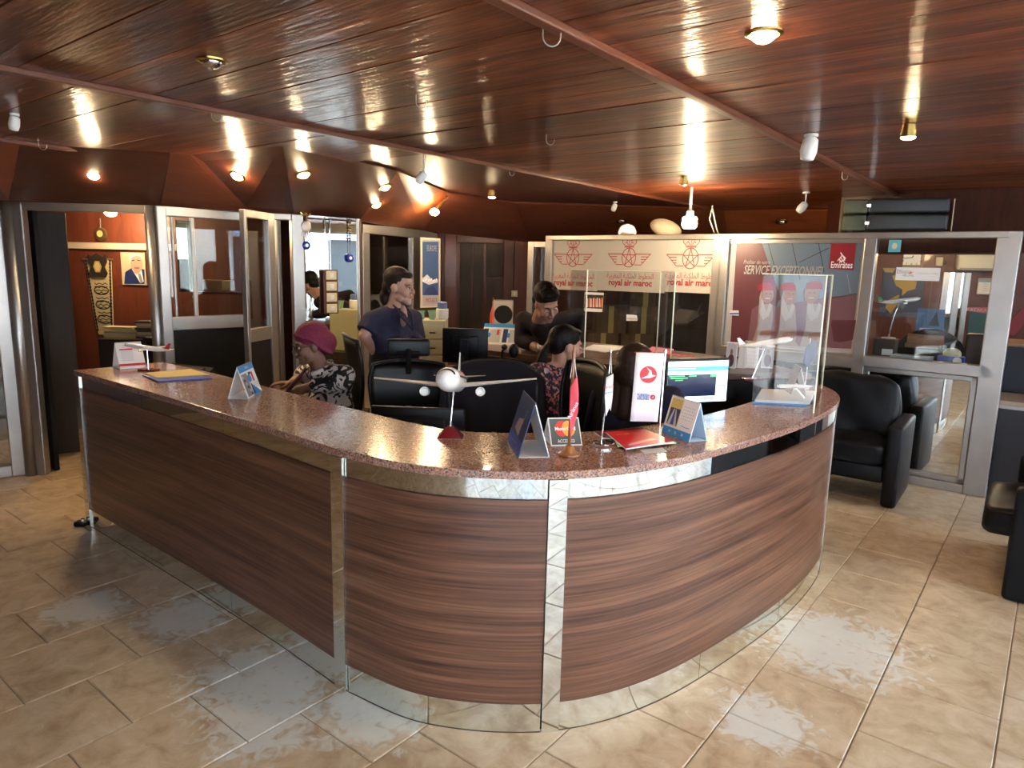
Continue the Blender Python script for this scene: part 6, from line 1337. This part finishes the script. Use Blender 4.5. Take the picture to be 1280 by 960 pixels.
p = dk(1152, GB+.35, 1.063); q = MB(); q.box(-.13, .13, -.04, .04, 0, .035); o = q.obj('cardboard_folder', M_kraft, None, loc=p); o.rotation_euler = (0, 0, -YAW); tag(o, 'lower brown cardboard folder on the black file holder', 'folder'); q = MB(); q.box(-.12, .14, -.03, .05, 0, .075); o = q.obj('cardboard_folder', mat('brown_card', (.30, .15, .08), .7), None, loc=p+Vector((0, 0, .036))); o.rotation_euler = (0, 0, -YAW+.05); tag(o, 'upper brown cardboard folder on the black file holder', 'folder')
for k in range(6):
    p = dk(1139, GB+.15, .9615+.009*k); q = MB(); q.box(-.15, .15, -.05, .05, 0, .0085); o = q.obj('paper_file', [mat('pale_blue_paper', (.36, .5, .62), .6), M_white][k % 2], None, loc=p); o.rotation_euler = (0, 0, -YAW+random.uniform(-.06, .06)); tag(o, ('pale blue' if k % 2 == 0 else 'white')+' file, '+(ORD[k] if k < 5 else 'topmost')+' of the low stack behind the right window', 'file', 'files stacked behind the right window')
p = dk(1189, GB+.14); t = thing('tissue_box', 'blue and white tissue box behind the right-hand window', 'tissue box', p, -YAW); q = MB(); q.rbox(-.09, .09, -.05, .05, 0, .075, .004, 2); q.obj('carton', M_blui, t); q = MB(); q.lathe([(.03, -.001), (.001, .001)], 16, 'y', (.045, -.051, .045)); q.obj('oval_print', M_white, t); q = MB(); q.ell((0, 0, .09), (.065, .03, .05)); q.obj('tissue', M_crm, t, smooth=True)
p = dk(1229, GB+.34); t = thing('leather_case', 'brown leather case standing at the right behind the window', 'case', p, -YAW); q = MB(); q.rbox(-.13, .10, -.07, .07, 0, .25, .02, 3); q.obj('body', mat('brown_leather', (.035, .018, .012), .4), t, smooth=False); q = MB(); q.cbox((0, -.085, .14), (.03, .01, .03)); q.obj('clasp', M_gold, t)
bz = dk(1118, GB+.35); b0 = Vector((bz.x, bz.y, 1.12)); pc = onb(1124, 376, GB+.22); q = MB(); 
pbk = dk(1100, GB+.20); t = thing('dark_box', 'dark box carrying the model plane behind the right-hand window', 'box', (pbk.x, pbk.y, .961), -YAW); q = MB(); q.rbox(-.05, .11, -.08, .08, 0, .17, .005, 2); q.obj('box_body', mat('dark_brown_card', (.05, .03, .022), .6), t); q = MB(); q.box(.02, .10, -.082, -.08, .04, .09); q.obj('label', M_white, t)
plane('model_plane', 'white model airliner with a green, yellow and red tail behind the right-hand window', pc, math.radians(6), .37, .32, .040, M_pl, mat('tail_green', (.05, .25, .08), .4), ('curve', Vector((pbk.x+.05, pbk.y, 1.132))), pitch=.13, stripe=M_blki, basem=M_white)
p = dk(1160, GB+.47); t = thing('brochure', 'blue and white brochure standing behind the file holder in the right office', 'brochure', p, -YAW); q = MB(); q.box(-.12, .08, 0, .01, 0, .42); q.obj('card', mat('brochure_blue', (.10, .18, .34), .5), t); pr = Print(facing((0, -.001, 0))); pr.poly(M_blki, [(-.03, .28), (.02, .40), (.05, .28)]); pr.rect(M_white, -.09, .19, .02, .26); pr.rect(M_red, -.06, .20, -.04, .25); pr.obj('print', t)
# ------------------------------------------------------------------ PEOPLE
def v3(p): return Vector(p)
def head_mb(q, M, s):
    """face towards local +X; s = scale (1 = adult head 0.235 m)"""
    q.M = M@Matrix.Scale(s, 4)
    q.ell((-.012, 0, .035), (.092, .073, .082)); q.ell((.022, 0, -.02), (.064, .060, .085)); q.ell((.040, 0, -.075), (.044, .042, .036)); q.ell((.064, 0, -.098), (.021, .024, .016))
    q.ell((.070, 0, .022), (.022, .048, .014))                              # brow
    for sg in (-1, 1):
        q.ell((.055, sg*.036, -.030), (.030, .024, .028)); q.ell((-.004, sg*.070, -.008), (.020, .010, .031), 10, 8); q.ell((.025, sg*.045, -.065), (.03, .02, .025))
    q.cap((.080, 0, .012), (.104, 0, -.026), .008, .0125, 10); q.ell((.094, .010, -.030), (.010, .008, .007), 8, 6); q.ell((.094, -.010, -.030), (.010, .008, .007), 8, 6)
    q.ell((.080, 0, -.056), (.015, .022, .012)); q.M = Matrix.Identity(4)
def face_parts(M, s, par, lipm, look=0, brow=M_hair, lid=None, glasses=False, closed=False):
    S = M@Matrix.Scale(s, 4)
    for sg in (-1, 1):
        q = MB(); q.M = S; q.ell((.0795, sg*.031, -.001), (.0095, .0145, .0065 if not closed else .003), 12, 8); e = q.obj('eye', mat('eye_white', (.6, .57, .54), .3), par, smooth=True)
        q = MB(); q.M = S; q.ell((.0865, sg*.031+look, -.001 if not closed else -.004), (.0042, .0062, .0058 if not closed else .003), 10, 8); q.obj('iris', M_hair, e, smooth=True)
        q = MB(); q.M = S; q.tube([(.085, sg*.014, .018), (.088, sg*.03, .0235), (.077, sg*.050, .018)], [.002, .0036, .0015], 6); q.obj('eyebrow', brow, par)
        q = MB(); q.M = S; q.tube([(.084, sg*.016, .002), (.0905, sg*.030, .008), (.080, sg*.046, .002)], [.001, .0022, .001], 6); q.obj('upper_eyelid', M_hair, par)
    q = MB(); q.M = S; q.ell((.092, 0, -.0535), (.007, .021, .0045), 12, 6); q.ell((.090, 0, -.062), (.008, .018, .0055), 12, 6); q.obj('lips', lipm, par, smooth=True)
    if glasses:
        q = MB(); q.M = S
        for sg in (-1, 1): q.tube([(.098+.0*math.cos(a), sg*.033+.023*math.cos(a), -.003+.019*math.sin(a)) for a in [2*PI*k/16 for k in range(17)]], .0021, 6, caps=False); q.tube([(.098, sg*.056, .004), (.05, sg*.076, .006), (0, sg*.078, .002)], .0018, 6)
        q.tube([(.098, -.010, .002), (.101, 0, .005), (.098, .010, .002)], .002, 6); q.obj('eyeglasses', M_blk, par)
def orient(pos, fwd, upv=(0, 0, 1)):
    x = Vector(fwd).normalized(); z = Vector(upv); z = (z-x*z.dot(x)).normalized(); y = z.cross(x); m = Matrix.Identity(4)
    for i, v in enumerate((x, y, z)):
        for j in range(3): m[j][i] = v[j]
    m.translation = Vector(pos); return m
def hand(q, wrist, dirv, palmn, s=1.0, curl=.5, side=1):
    """palm, five separate bent fingers; palmn = direction the palm faces; side = +1 thumb on the left of dir"""
    d = Vector(dirv).normalized(); n = Vector(palmn); n = (n-d*n.dot(d)).normalized(); x = d.cross(n)*side; w_ = Vector(wrist)
    pal = [w_+d*.01*s, w_+d*.075*s]
    for k in (-1, -.35, .35, 1): q.cap(pal[0]+x*.020*k*s, pal[1]+x*.031*k*s, .013*s, .0115*s, 8)
    for k, L in ((-1.05, .066), (-.37, .078), (.34, .084), (1.0, .074)):
        b = w_+d*.080*s+x*.031*k*s; dd = d; ll = L*s/3*1.15
        for j in range(3):
            ang = curl*(.5+.35*j); dd = (d*math.cos(ang*(j+1)*.7)+n*math.sin(ang*(j+1)*.7)).normalized(); e = b+dd*ll; q.cap(b, e, (.0088-.0012*j)*s, (.0080-.0012*j)*s, 8); b = e; ll *= .86
    b = w_+d*.022*s+x*.026*s; t1 = (d*.6+x*.75+n*.3).normalized(); e = b+t1*.038*s; q.cap(b, e, .0115*s, .0095*s, 8); t2 = (d*.85+x*.3+n*.4).normalized(); q.cap(e, e+t2*.030*s, .0092*s, .0075*s, 8)
def limb(q, pts, rs, **k):
    for (a, b), (ra, rb) in zip(zip(pts, pts[1:]), zip(rs, rs[1:])): q.cap(a, b, ra, rb, 14)
def torso(q, pel, chest, neck, shl, shr, wp, wc, g=0.0, bust=0, fwd=None):
    pel, chest, neck, shl, shr = map(Vector, (pel, chest, neck, shl, shr)); x = (shr-shl).normalized()
    for k in (-1, -.4, .4, 1):
        q.cap(pel+x*wp*k*.62, chest+x*wc*k*.62, .095+g, .098+g, 14)
    q.cap(chest+x*wc*.6, shr, .085+g, .052+g, 14); q.cap(chest-x*wc*.6, shl, .085+g, .052+g, 14)
    q.cap(shl, neck-Vector((0, 0, .02)), .050+g, .048+g, 12); q.cap(shr, neck-Vector((0, 0, .02)), .050+g, .048+g, 12); q.cap(chest, neck-Vector((0, 0, .03)), .09+g, .055+g, 12)
    if bust and fwd is not None:
        for k in (-1, 1): q.ell(chest+Vector(fwd)*.085+x*.065*k-Vector((0, 0, .03)), (bust+g,)*3)
def pattern(name, fn):
    m, t, b = nodes(name); fn(t, t.nodes, t.links, b); return m
def f_floral(t, N, Lk, b):
    tc = N.new('ShaderNodeTexCoord'); nz = N.new('ShaderNodeTexNoise'); nz.inputs['Scale'].default_value = 30; v = N.new('ShaderNodeTexVoronoi'); v.inputs['Scale'].default_value = 70
    mx = N.new('ShaderNodeMix'); mx.data_type = 'RGBA'; mx.inputs[0].default_value = .06; Lk.new(tc.outputs['Object'], mx.inputs[6]); Lk.new(tc.outputs['Object'], nz.inputs['Vector']); Lk.new(nz.outputs['Color'], mx.inputs[7]); Lk.new(mx.outputs[2], v.inputs['Vector'])
    s = N.new('ShaderNodeSeparateColor'); Lk.new(v.outputs['Color'], s.inputs[0]); r = N.new('ShaderNodeValToRGB'); r.color_ramp.interpolation = 'CONSTANT'; e = r.color_ramp.elements; e[0].color = (.008, .009, .022, 1); e[1].position = .52; e[1].color = (.42, .10, .12, 1)
    for p, c in ((.70, (.55, .24, .22)), (.82, (.02, .02, .05)), (.88, (.30, .30, .40)), (.95, (.6, .42, .38))): q = e.new(p); q.color = (*c, 1)
    Lk.new(s.outputs[0], r.inputs[0]); Lk.new(r.outputs[0], b.inputs['Base Color']); b.inputs['Roughness'].default_value = .8
def f_bw(t, N, Lk, b):
    tc = N.new('ShaderNodeTexCoord'); n = N.new('ShaderNodeTexNoise'); n.inputs['Scale'].default_value = 11; n.inputs['Detail'].default_value = 1.5; n.inputs['Distortion'].default_value = 2.2; Lk.new(tc.outputs['Object'], n.inputs['Vector'])
    r = N.new('ShaderNodeValToRGB'); r.color_ramp.interpolation = 'CONSTANT'; e = r.color_ramp.elements; e[0].color = (.012, .012, .014, 1); e[1].position = .50; e[1].color = (.62, .55, .52, 1); Lk.new(n.outputs[0], r.inputs[0]); Lk.new(r.outputs[0], b.inputs['Base Color']); b.inputs['Roughness'].default_value = .7
def f_head(t, N, Lk, b):
    tc = N.new('ShaderNodeTexCoord'); v = N.new('ShaderNodeTexVoronoi'); v.inputs['Scale'].default_value = 120; Lk.new(tc.outputs['Object'], v.inputs['Vector']); r = N.new('ShaderNodeValToRGB'); e = r.color_ramp.elements; e[0].color = (.06, .004, .016, 1); e[1].color = (.19, .012, .045, 1); e[1].position = .6; Lk.new(v.outputs[0], r.inputs[0]); Lk.new(r.outputs[0], b.inputs['Base Color']); b.inputs['Roughness'].default_value = .8
    bp_ = N.new('ShaderNodeBump'); bp_.inputs['Strength'].default_value = .5; Lk.new(v.outputs[0], bp_.inputs['Height']); Lk.new(bp_.outputs[0], b.inputs['Normal'])
M_flor = pattern('floral_fabric', f_floral); M_bw = pattern('black_white_print', f_bw); M_scarf = pattern('magenta_knit', f_head)
M_nav = mat('navy_cotton', (.030, .028, .055), .8, spec=.2, bump=.15, bscale=25); M_navk = mat('dark_navy_knit', (.012, .012, .026), .9, spec=.15); M_blks = mat('dark_plum_shirt', (.016, .010, .014), .8, spec=.2); M_slk = mat('dark_trousers', (.012, .012, .016), .8, spec=.2)
def lower_seated(pel, fwd, par, m, zf=0.0, foot=True):
    """thighs, shins and shoes of a seated person (mostly hidden by the desks)"""
    pel = Vector(pel); f = Vector(fwd).normalized(); s = Vector((0, 0, 1)).cross(f); q = MB()
    for k in (-1, 1):
        hip = pel+s*.09*k; kn = hip+f*.40+Vector((0, 0, -.01)); an = kn+f*.02; an.z = .09; limb(q, [hip, kn], [.085, .06]); limb(q, [kn, an], [.058, .04])
    q.obj('trousers', m, par, remesh=.012, sm=4)
    for k in (-1, 1):
        an = pel+s*.09*k+f*.42; an.z = .045; q = MB(); q.cap(an-f*.05, an+f*.14, .038, .034); 
        for i in range(len(q.v)): q.v[i].z = max(.002, q.v[i].z)
        q.obj('shoe', M_blk, par, smooth=True)

# --- woman with the magenta headscarf, seated, facing left
Y0 = 4.15
t = thing('person', 'seated person in a magenta knitted headscarf, round glasses and black and white printed shirt', 'person'); fw_ = Vector((-.86, -.50, -.06)).normalized()
hc = P(388, 431, Y0); HM = orient(hc, fw_+Vector((0, 0, -.10)), (0, 0, 1))
nk = P(401, 455, Y0+.03); shr = P(431, 469, Y0-.02); shl = P(389, 466, Y0+.30); sd = (shr-shl).normalized(); ch = (shr+shl)/2+Vector((0, 0, -.14)); pel = P(418, 560, Y0+.16); pel.z = .62
q = MB(); head_mb(q, HM, 1.0); q.cap(nk+Vector((0, 0, -.05)), hc+Vector((.02, 0, -.05)), .056, .052); torso(q, pel, ch, nk, shl, shr, .13, .12)
elr = P(428, 512, Y0-.06); wrr = P(372, 495, Y0-.02); wrr.z = .88; elr.z = .95; ell_ = P(386, 500, Y0+.34); ell_.z = .95; wrl = P(366, 494, Y0+.12); wrl.z = .90
limb(q, [shr, elr, wrr], [.050, .043, .027]); limb(q, [shl, ell_, wrl], [.048, .04, .027])
hand(q, wrr, (-.97, -.1, -.1), (0, 0, -1), .95, .4, -1); hand(q, wrl, (-.9, -.3, 0), (0, 0, -1), .95, .4, 1)
body = q.obj('body', M_skinA, t, remesh=.0055, sm=3)
face_parts(HM, 1.0, t, mat('dark_lips', (.14, .04, .035), .4), brow=M_hair, glasses=True)
q = MB(); torso(q, pel, ch, nk-Vector((0, 0, .03)), shl, shr, .13, .12, .014, .06, fw_); limb(q, [shr, elr, elr.lerp(wrr, .55)], [.066, .060, .052]); limb(q, [shl, ell_, ell_.lerp(wrl, .5)], [.064, .058, .05]); q.obj('printed_shirt', M_bw, t, remesh=.009, sm=4)
q = MB(); cn = nk+Vector((.0, -.0, -.035)); q.tube([cn+(fw_*math.cos(a)+Vector((0, 0, 1)).cross(fw_)*math.sin(a))*.068+Vector((0, 0, .012-.03*math.cos(a))) for a in [2*PI*k/16 for k in range(17)]], .014, 8, caps=False); q.obj('collar', M_bw, t, smooth=True)
q = MB(); q.M = HM; q.ell((-.022, 0, .055), (.104, .087, .088), 20, 14); q.ell((-.085, 0, .0), (.075, .082, .078), 18, 12); q.ell((-.055, 0, .02), (.085, .088, .075), 18, 12)
q.tube([(.060, -.06, .062), (.082, 0, .078), (.060, .06, .062), (0, .087, .035), (-.04, .088, -.02), (-.09, .07, -.06), (-.12, 0, -.07), (-.09, -.07, -.06), (-.04, -.088, -.02), (0, -.087, .035), (.060, -.06, .062)], .011, 8); q.obj('headscarf', M_scarf, t, remesh=.006, sm=4)
q = MB(); q.tube([nk+Vector((-.07, -.06, -.02)), P(362, 485, Y0-.06), P(350, 505, Y0-.05)], [.016, .028, .03], 8, flat=.5); q.obj('scarf_end', M_mar if 0 else mat('plum_scarf', (.07, .012, .02), .85), t, smooth=True)
lower_seated(pel, (-.9, -.42, 0), t, M_slk)

# --- standing woman in navy, hands on the hips, facing right
Y0 = 4.85
t = thing('person', 'standing person with short dark hair in a navy short-sleeved shirt, hand on hip', 'person'); fw_ = Vector((.93, -.36, 0)).normalized()
hc = P(500, 359, Y0); HM = orient(hc, fw_+Vector((0, 0, -.05)), (0, 0, 1)); s = 1.06
nk = P(493, 381, Y0+.02); shr = P(466, 401, Y0-.02); shl = P(516, 399, Y0+.24); ch = (shl+shr)/2+Vector((.02, 0, -.15)); pel = P(492, 450, Y0+.12)
elr = P(455, 420, Y0-.08); wrr = P(470, 443, Y0+.0); ell_ = P(524, 440, Y0+.36); wrl = P(520, 470, Y0+.3)
q = MB(); head_mb(q, HM, s); q.cap(nk+Vector((-.01, 0, -.05)), hc+Vector((-.02, 0, -.05)), .058, .054); torso(q, pel, ch, nk, shl, shr, .12, .13)
limb(q, [shr, elr, wrr], [.048, .041, .027]); limb(q, [shl, ell_, wrl], [.048, .04, .027]); hand(q, wrr, (.75, .2, -.6), (.4, .9, 0), .95, .45, 1); hand(q, wrl, (0, 0, -1), (-1, 0, 0), .95, .4, 1)
hips = [Vector((pel.x, pel.y, .93))+Vector((.09*k*.36, .09*k*.93, 0)) for k in (-1, 1)]
q.obj('body', M_skinB, t, remesh=.0055, sm=3)
face_parts(HM, s, t, mat('rose_lips', (.36, .09, .08), .4), brow=M_hairb)
q = MB(); torso(q, pel+Vector((0, 0, -.04)), ch, nk-Vector((0, 0, .035)), shl, shr, .125, .13, .022, .07, fw_); q.cap(shr, shr.lerp(elr, .75), .070, .078, 16, e1=False); q.cap(shl, shl.lerp(ell_, .6), .068, .070, 16, e1=False); q.obj('navy_shirt', M_nav, t, remesh=.009, sm=3)
q = MB(); q.ell(nk+fw_*.070+Vector((0, 0, -.075)), (.030, .030, .075), 14, 10); q.obj('neckline', M_skinB, t, smooth=True)
q = MB(); c0 = nk+fw_*.03+Vector((0, 0, -.03)); sdv = Vector((0, 0, 1)).cross(fw_)
for k in (-1, 1): q.hexa([c0+sdv*.075*k+Vector((0, 0, .035)), c0+sdv*.04*k+fw_*.075+Vector((0, 0, -.03)), c0+sdv*.0*k+fw_*.115+Vector((0, 0, -.14)), c0+sdv*.085*k+fw_*.07+Vector((0, 0, -.05))], [c0+sdv*.078*k+Vector((0, 0, .040))+fw_*.006, c0+sdv*.042*k+fw_*.083+Vector((0, 0, -.028)), c0+fw_*.124+Vector((0, 0, -.14)), c0+sdv*.09*k+fw_*.078+Vector((0, 0, -.045))]) 
q.obj('collar', M_nav, t)
q = MB(); q.M = HM; q.ell((-.022, 0, .048), (.098, .082, .084), 20, 14); q.ell((-.075, 0, -.01), (.058, .074, .085), 16, 12); q.ell((-.098, 0, -.075), (.050, .070, .070), 16, 12); q.ell((-.03, 0, .065), (.10, .085, .08)); q.ell((.040, .0, .085), (.05, .055, .03)); q.obj('hair', M_hairb, t, remesh=.006, sm=3)
q = MB()
for h_ in hips: kn = h_+Vector((0, 0, -.42)); an = Vector((h_.x, h_.y, .09)); limb(q, [h_, kn], [.095, .065]); limb(q, [kn, an], [.063, .045])
q.cap(hips[0]+Vector((0, 0, .04)), hips[1]+Vector((0, 0, .04)), .12, .12); q.obj('trousers', M_slk, t, remesh=.012, sm=3)
for h_ in hips: q = MB(); q.cap(Vector((h_.x, h_.y, .04))-fw_*.05, Vector((h_.x, h_.y, .035))+fw_*.13, .038, .032); q.v = [Vector((v.x, v.y, max(.002, v.z))) for v in q.v]; q.obj('shoe', M_blk, t, smooth=True)

# --- man leaning on the back ledge, looking down
Y0 = 5.05
t = thing('person', 'person with short black hair in a dark shirt leaning on the back ledge, looking down', 'person')
hc = P(683, 379, Y0); HM = orient(hc, Vector((.40, -.80, -.50)), (-.05, -.35, 1)); s = 1.10
nk = hc+Vector((-.04, .10, -.13)); shr = P(655, 400, Y0+.24); shl = P(722, 396, Y0+.34); ch = (shl+shr)/2+Vector((0, .20, -.16)); pel = ch+Vector((.05, .66, -.36))
elr = P(652, 425, Y0+.18); wrr = P(672, 428, Y0+.02); wrr.z = 1.062; elr.z = 1.10; ell_ = P(722, 425, Y0+.22); ell_.z = 1.11; wrl = P(702, 424, Y0+.02); wrl.z = 1.075
q = MB(); head_mb(q, HM, s); q.cap(nk, hc+Vector((-.02, .04, -.05)), .062, .058); torso(q, pel, ch, nk+Vector((0, .02, -.02)), shl, shr, .13, .14)
limb(q, [shr, elr, wrr], [.052, .045, .031]); limb(q, [shl, ell_, wrl], [.052, .045, .031]); hand(q, wrr, (.95, -.25, -.02), (.1, .3, -1), 1.05, .5, 1); hand(q, wrl, (-.95, -.25, 0.02), (-.1, .3, -1), 1.05, .5, -1); q.obj('body', M_skinC, t, remesh=.0055, sm=3)
face_parts(HM, s, t, mat('pale_lips', (.30, .11, .09), .4), closed=True)
q = MB(); torso(q, pel, ch, nk+Vector((0, .01, -.025)), shl, shr, .135, .145, .018); limb(q, [shr, elr, elr.lerp(wrr, .55)], [.070, .060, .052]); limb(q, [shl, ell_, ell_.lerp(wrl, .55)], [.070, .060, .052]); q.obj('dark_shirt', M_blks, t, remesh=.009, sm=3)
q = MB(); q.M = HM@Matrix.Scale(s, 4); q.ell((-.022, 0, .060), (.098, .082, .080), 20, 14); q.ell((.038, 0, .096), (.052, .066, .034)); q.ell((-.06, 0, .0), (.055, .076, .06))
rnd = random.Random(3)
for k in range(26): a, b = rnd.uniform(-1, 1), rnd.uniform(-1, 1); q.ell((-.0+.075*a, .06*b, .128-.03*a*a-.03*b*b), (.016, .014, .016), 8, 6)
q.obj('hair', M_hair, t, remesh=.005, sm=2)
q = MB()
for k in (-1, 1): h_ = pel+Vector((.09*k, .0, 0)); kn = Vector((h_.x, h_.y-.02, .48)); an = Vector((h_.x, h_.y+.0, .09)); limb(q, [h_, kn], [.10, .068]); limb(q, [kn, an], [.066, .045])
q.obj('trousers', M_slk, t, remesh=.012, sm=3)
for k in (-1, 1): an = pel+Vector((.09*k, 0, 0)); an.z = .04; q = MB(); q.cap(an+Vector((0, .05, 0)), an+Vector((0, -.13, -.004)), .038, .033); q.v = [Vector((v.x, v.y, max(.002, v.z))) for v in q.v]; q.obj('shoe', M_blk, t, smooth=True)
q = MB(); q.tube([wrr+Vector((-.015*0, 0, 0))+Vector((0, math.cos(a), math.sin(a)))*.036 for a in [2*PI*k/14 for k in range(15)]], .004, 6, caps=False); q.obj('bracelet', M_alud, t)

# --- woman in the floral shirt, back half turned, looking right
Y0 = 4.15
t = thing('person', 'seated person with a dark low ponytail in a pink and navy floral shirt', 'person'); fw_ = Vector((.93, .30, 0)).normalized()
hc = P(708, 432, Y0); HM = orient(hc, fw_+Vector((.05, -.05, -.14)), (0, 0, 1)); s = 1.0
nk = P(699, 456, Y0-.02); shr = P(671, 467, Y0-.10); shr2 = P(735, 466, Y0-.05); ch = (shr+shr2)/2+Vector((0, .03, -.16)); pel = ch+Vector((-.03, .02, -.40)); pel.z = .62
ea, eb = shr+Vector((-.03, -.02, -.25)), shr2+Vector((.03, .05, -.22)); wa, wb = ea+Vector((.10, .24, .02)), eb+Vector((.06, .23, .05))
q = MB(); head_mb(q, HM, s); q.cap(nk+Vector((0, 0, -.05)), hc+Vector((-.03, 0, -.05)), .055, .052); torso(q, pel, ch, nk, shr, shr2, .12, .12); limb(q, [shr, ea, wa], [.047, .040, .027]); limb(q, [shr2, eb, wb], [.047, .040, .027])
hand(q, wa, (.6, .8, 0), (0, 0, -1), .92, .4, 1); hand(q, wb, (.6, .8, 0), (0, 0, -1), .92, .4, -1); q.obj('body', M_skinB, t, remesh=.0055, sm=3); face_parts(HM, s, t, mat('rose_lips', (.36, .09, .08), .4))
q = MB(); torso(q, pel, ch, nk-Vector((0, 0, .035)), shr, shr2, .13, .12, .016); limb(q, [shr, ea, ea.lerp(wa, .7)], [.066, .058, .05]); limb(q, [shr2, eb, eb.lerp(wb, .7)], [.066, .058, .05]); q.obj('floral_shirt', M_flor, t, remesh=.009, sm=3)
q = MB(); q.M = HM; q.ell((-.022, 0, .046), (.099, .081, .082), 20, 14); q.ell((-.062, 0, .005), (.062, .074, .07), 16, 12); q.ell((.035, 0, .088), (.045, .05, .024)); q.cap((-.105, 0, -.02), (-.135, -.005, -.06), .034, .024); q.cap((-.135, -.005, -.06), (-.165, -.01, -.20), .028, .030); q.cap((-.165, -.01, -.20), (-.16, -.01, -.25), .028, .012); q.obj('hair', M_hair, t, remesh=.006, sm=3)
q = MB(); q.M = HM; q.lathe([(.022, -.009), (.028, 0), (.022, .009)], 14, 'z', (-.132, -.005, -.062)); q.obj('hair_tie', mat('charcoal_band', (.03, .03, .035), .7), t)
lower_seated(pel, (.5, .86, 0), t, M_slk)

# --- woman in dark navy with long brown hair, seen from behind
Y0 = 3.36
t = thing('person', 'seated person with long brown hair in dark navy, partly behind the white banner', 'person'); fw_ = Vector((.55, .83, 0)).normalized()
hc = P(795, 461, Y0); HM = orient(hc, fw_+Vector((0, 0, -.12)), (0, 0, 1)); s = 1.0
nk = P(792, 486, Y0-.03); sa = P(754, 500, Y0+.0); sb_ = P(838, 500, Y0-.04); ch = (sa+sb_)/2+Vector((0, 0, -.15)); pel = ch+Vector((0, .0, -.35)); pel.z = .60
ea, eb = sa+Vector((-.04, .06, -.24)), sb_+Vector((.0, .08, -.22)); wa, wb = ea+Vector((.12, .20, .06)), eb+Vector((.02, .23, .06))
q = MB(); head_mb(q, HM, s); q.cap(nk+Vector((0, 0, -.05)), hc+Vector((-.02, -.02, -.05)), .055, .052); torso(q, pel, ch, nk, sa, sb_, .12, .12); limb(q, [sa, ea, wa], [.047, .040, .027]); limb(q, [sb_, eb, wb], [.047, .040, .027])
hand(q, wa, (.5, .85, 0), (0, 0, -1), .92, .4, 1); hand(q, wb, (.2, .95, 0), (0, 0, -1), .92, .4, -1); q.obj('body', M_skinB, t, remesh=.006, sm=3); face_parts(HM, s, t, mat('rose_lips', (.36, .09, .08), .4))
q = MB(); torso(q, pel, ch, nk-Vector((0, 0, .02)), sa, sb_, .13, .13, .020); limb(q, [sa, ea, ea.lerp(wa, .8)], [.070, .060, .05]); limb(q, [sb_, eb, eb.lerp(wb, .8)], [.070, .060, .05]); q.obj('navy_top', M_navk, t, remesh=.009, sm=3)
q = MB(); q.M = HM; q.ell((-.022, 0, .042), (.103, .088, .088), 20, 14); q.ell((-.060, 0, -.02), (.075, .086, .095), 18, 12)
for yy, zz, rr in ((-.055, -.20, .040), (0, -.215, .042), (.05, -.20, .040), (-.078, -.15, .030), (.075, -.15, .030)): q.cap((-.065, yy*.9, -.04), (-.085, yy, zz), .045, rr)
q.obj('hair', M_hairb, t, remesh=.006, sm=3)
q = MB(); q.M = HM@T(-.10, .088, -.02)
for k in range(5): a = 2*PI*k/5; q.ell((-.0+.010*math.cos(a), .004, .010*math.sin(a)), (.009, .003, .009), 8, 6)
q.obj('flower_clip', M_mint, t)
lower_seated(pel, (.55, .83, 0), t, M_slk)
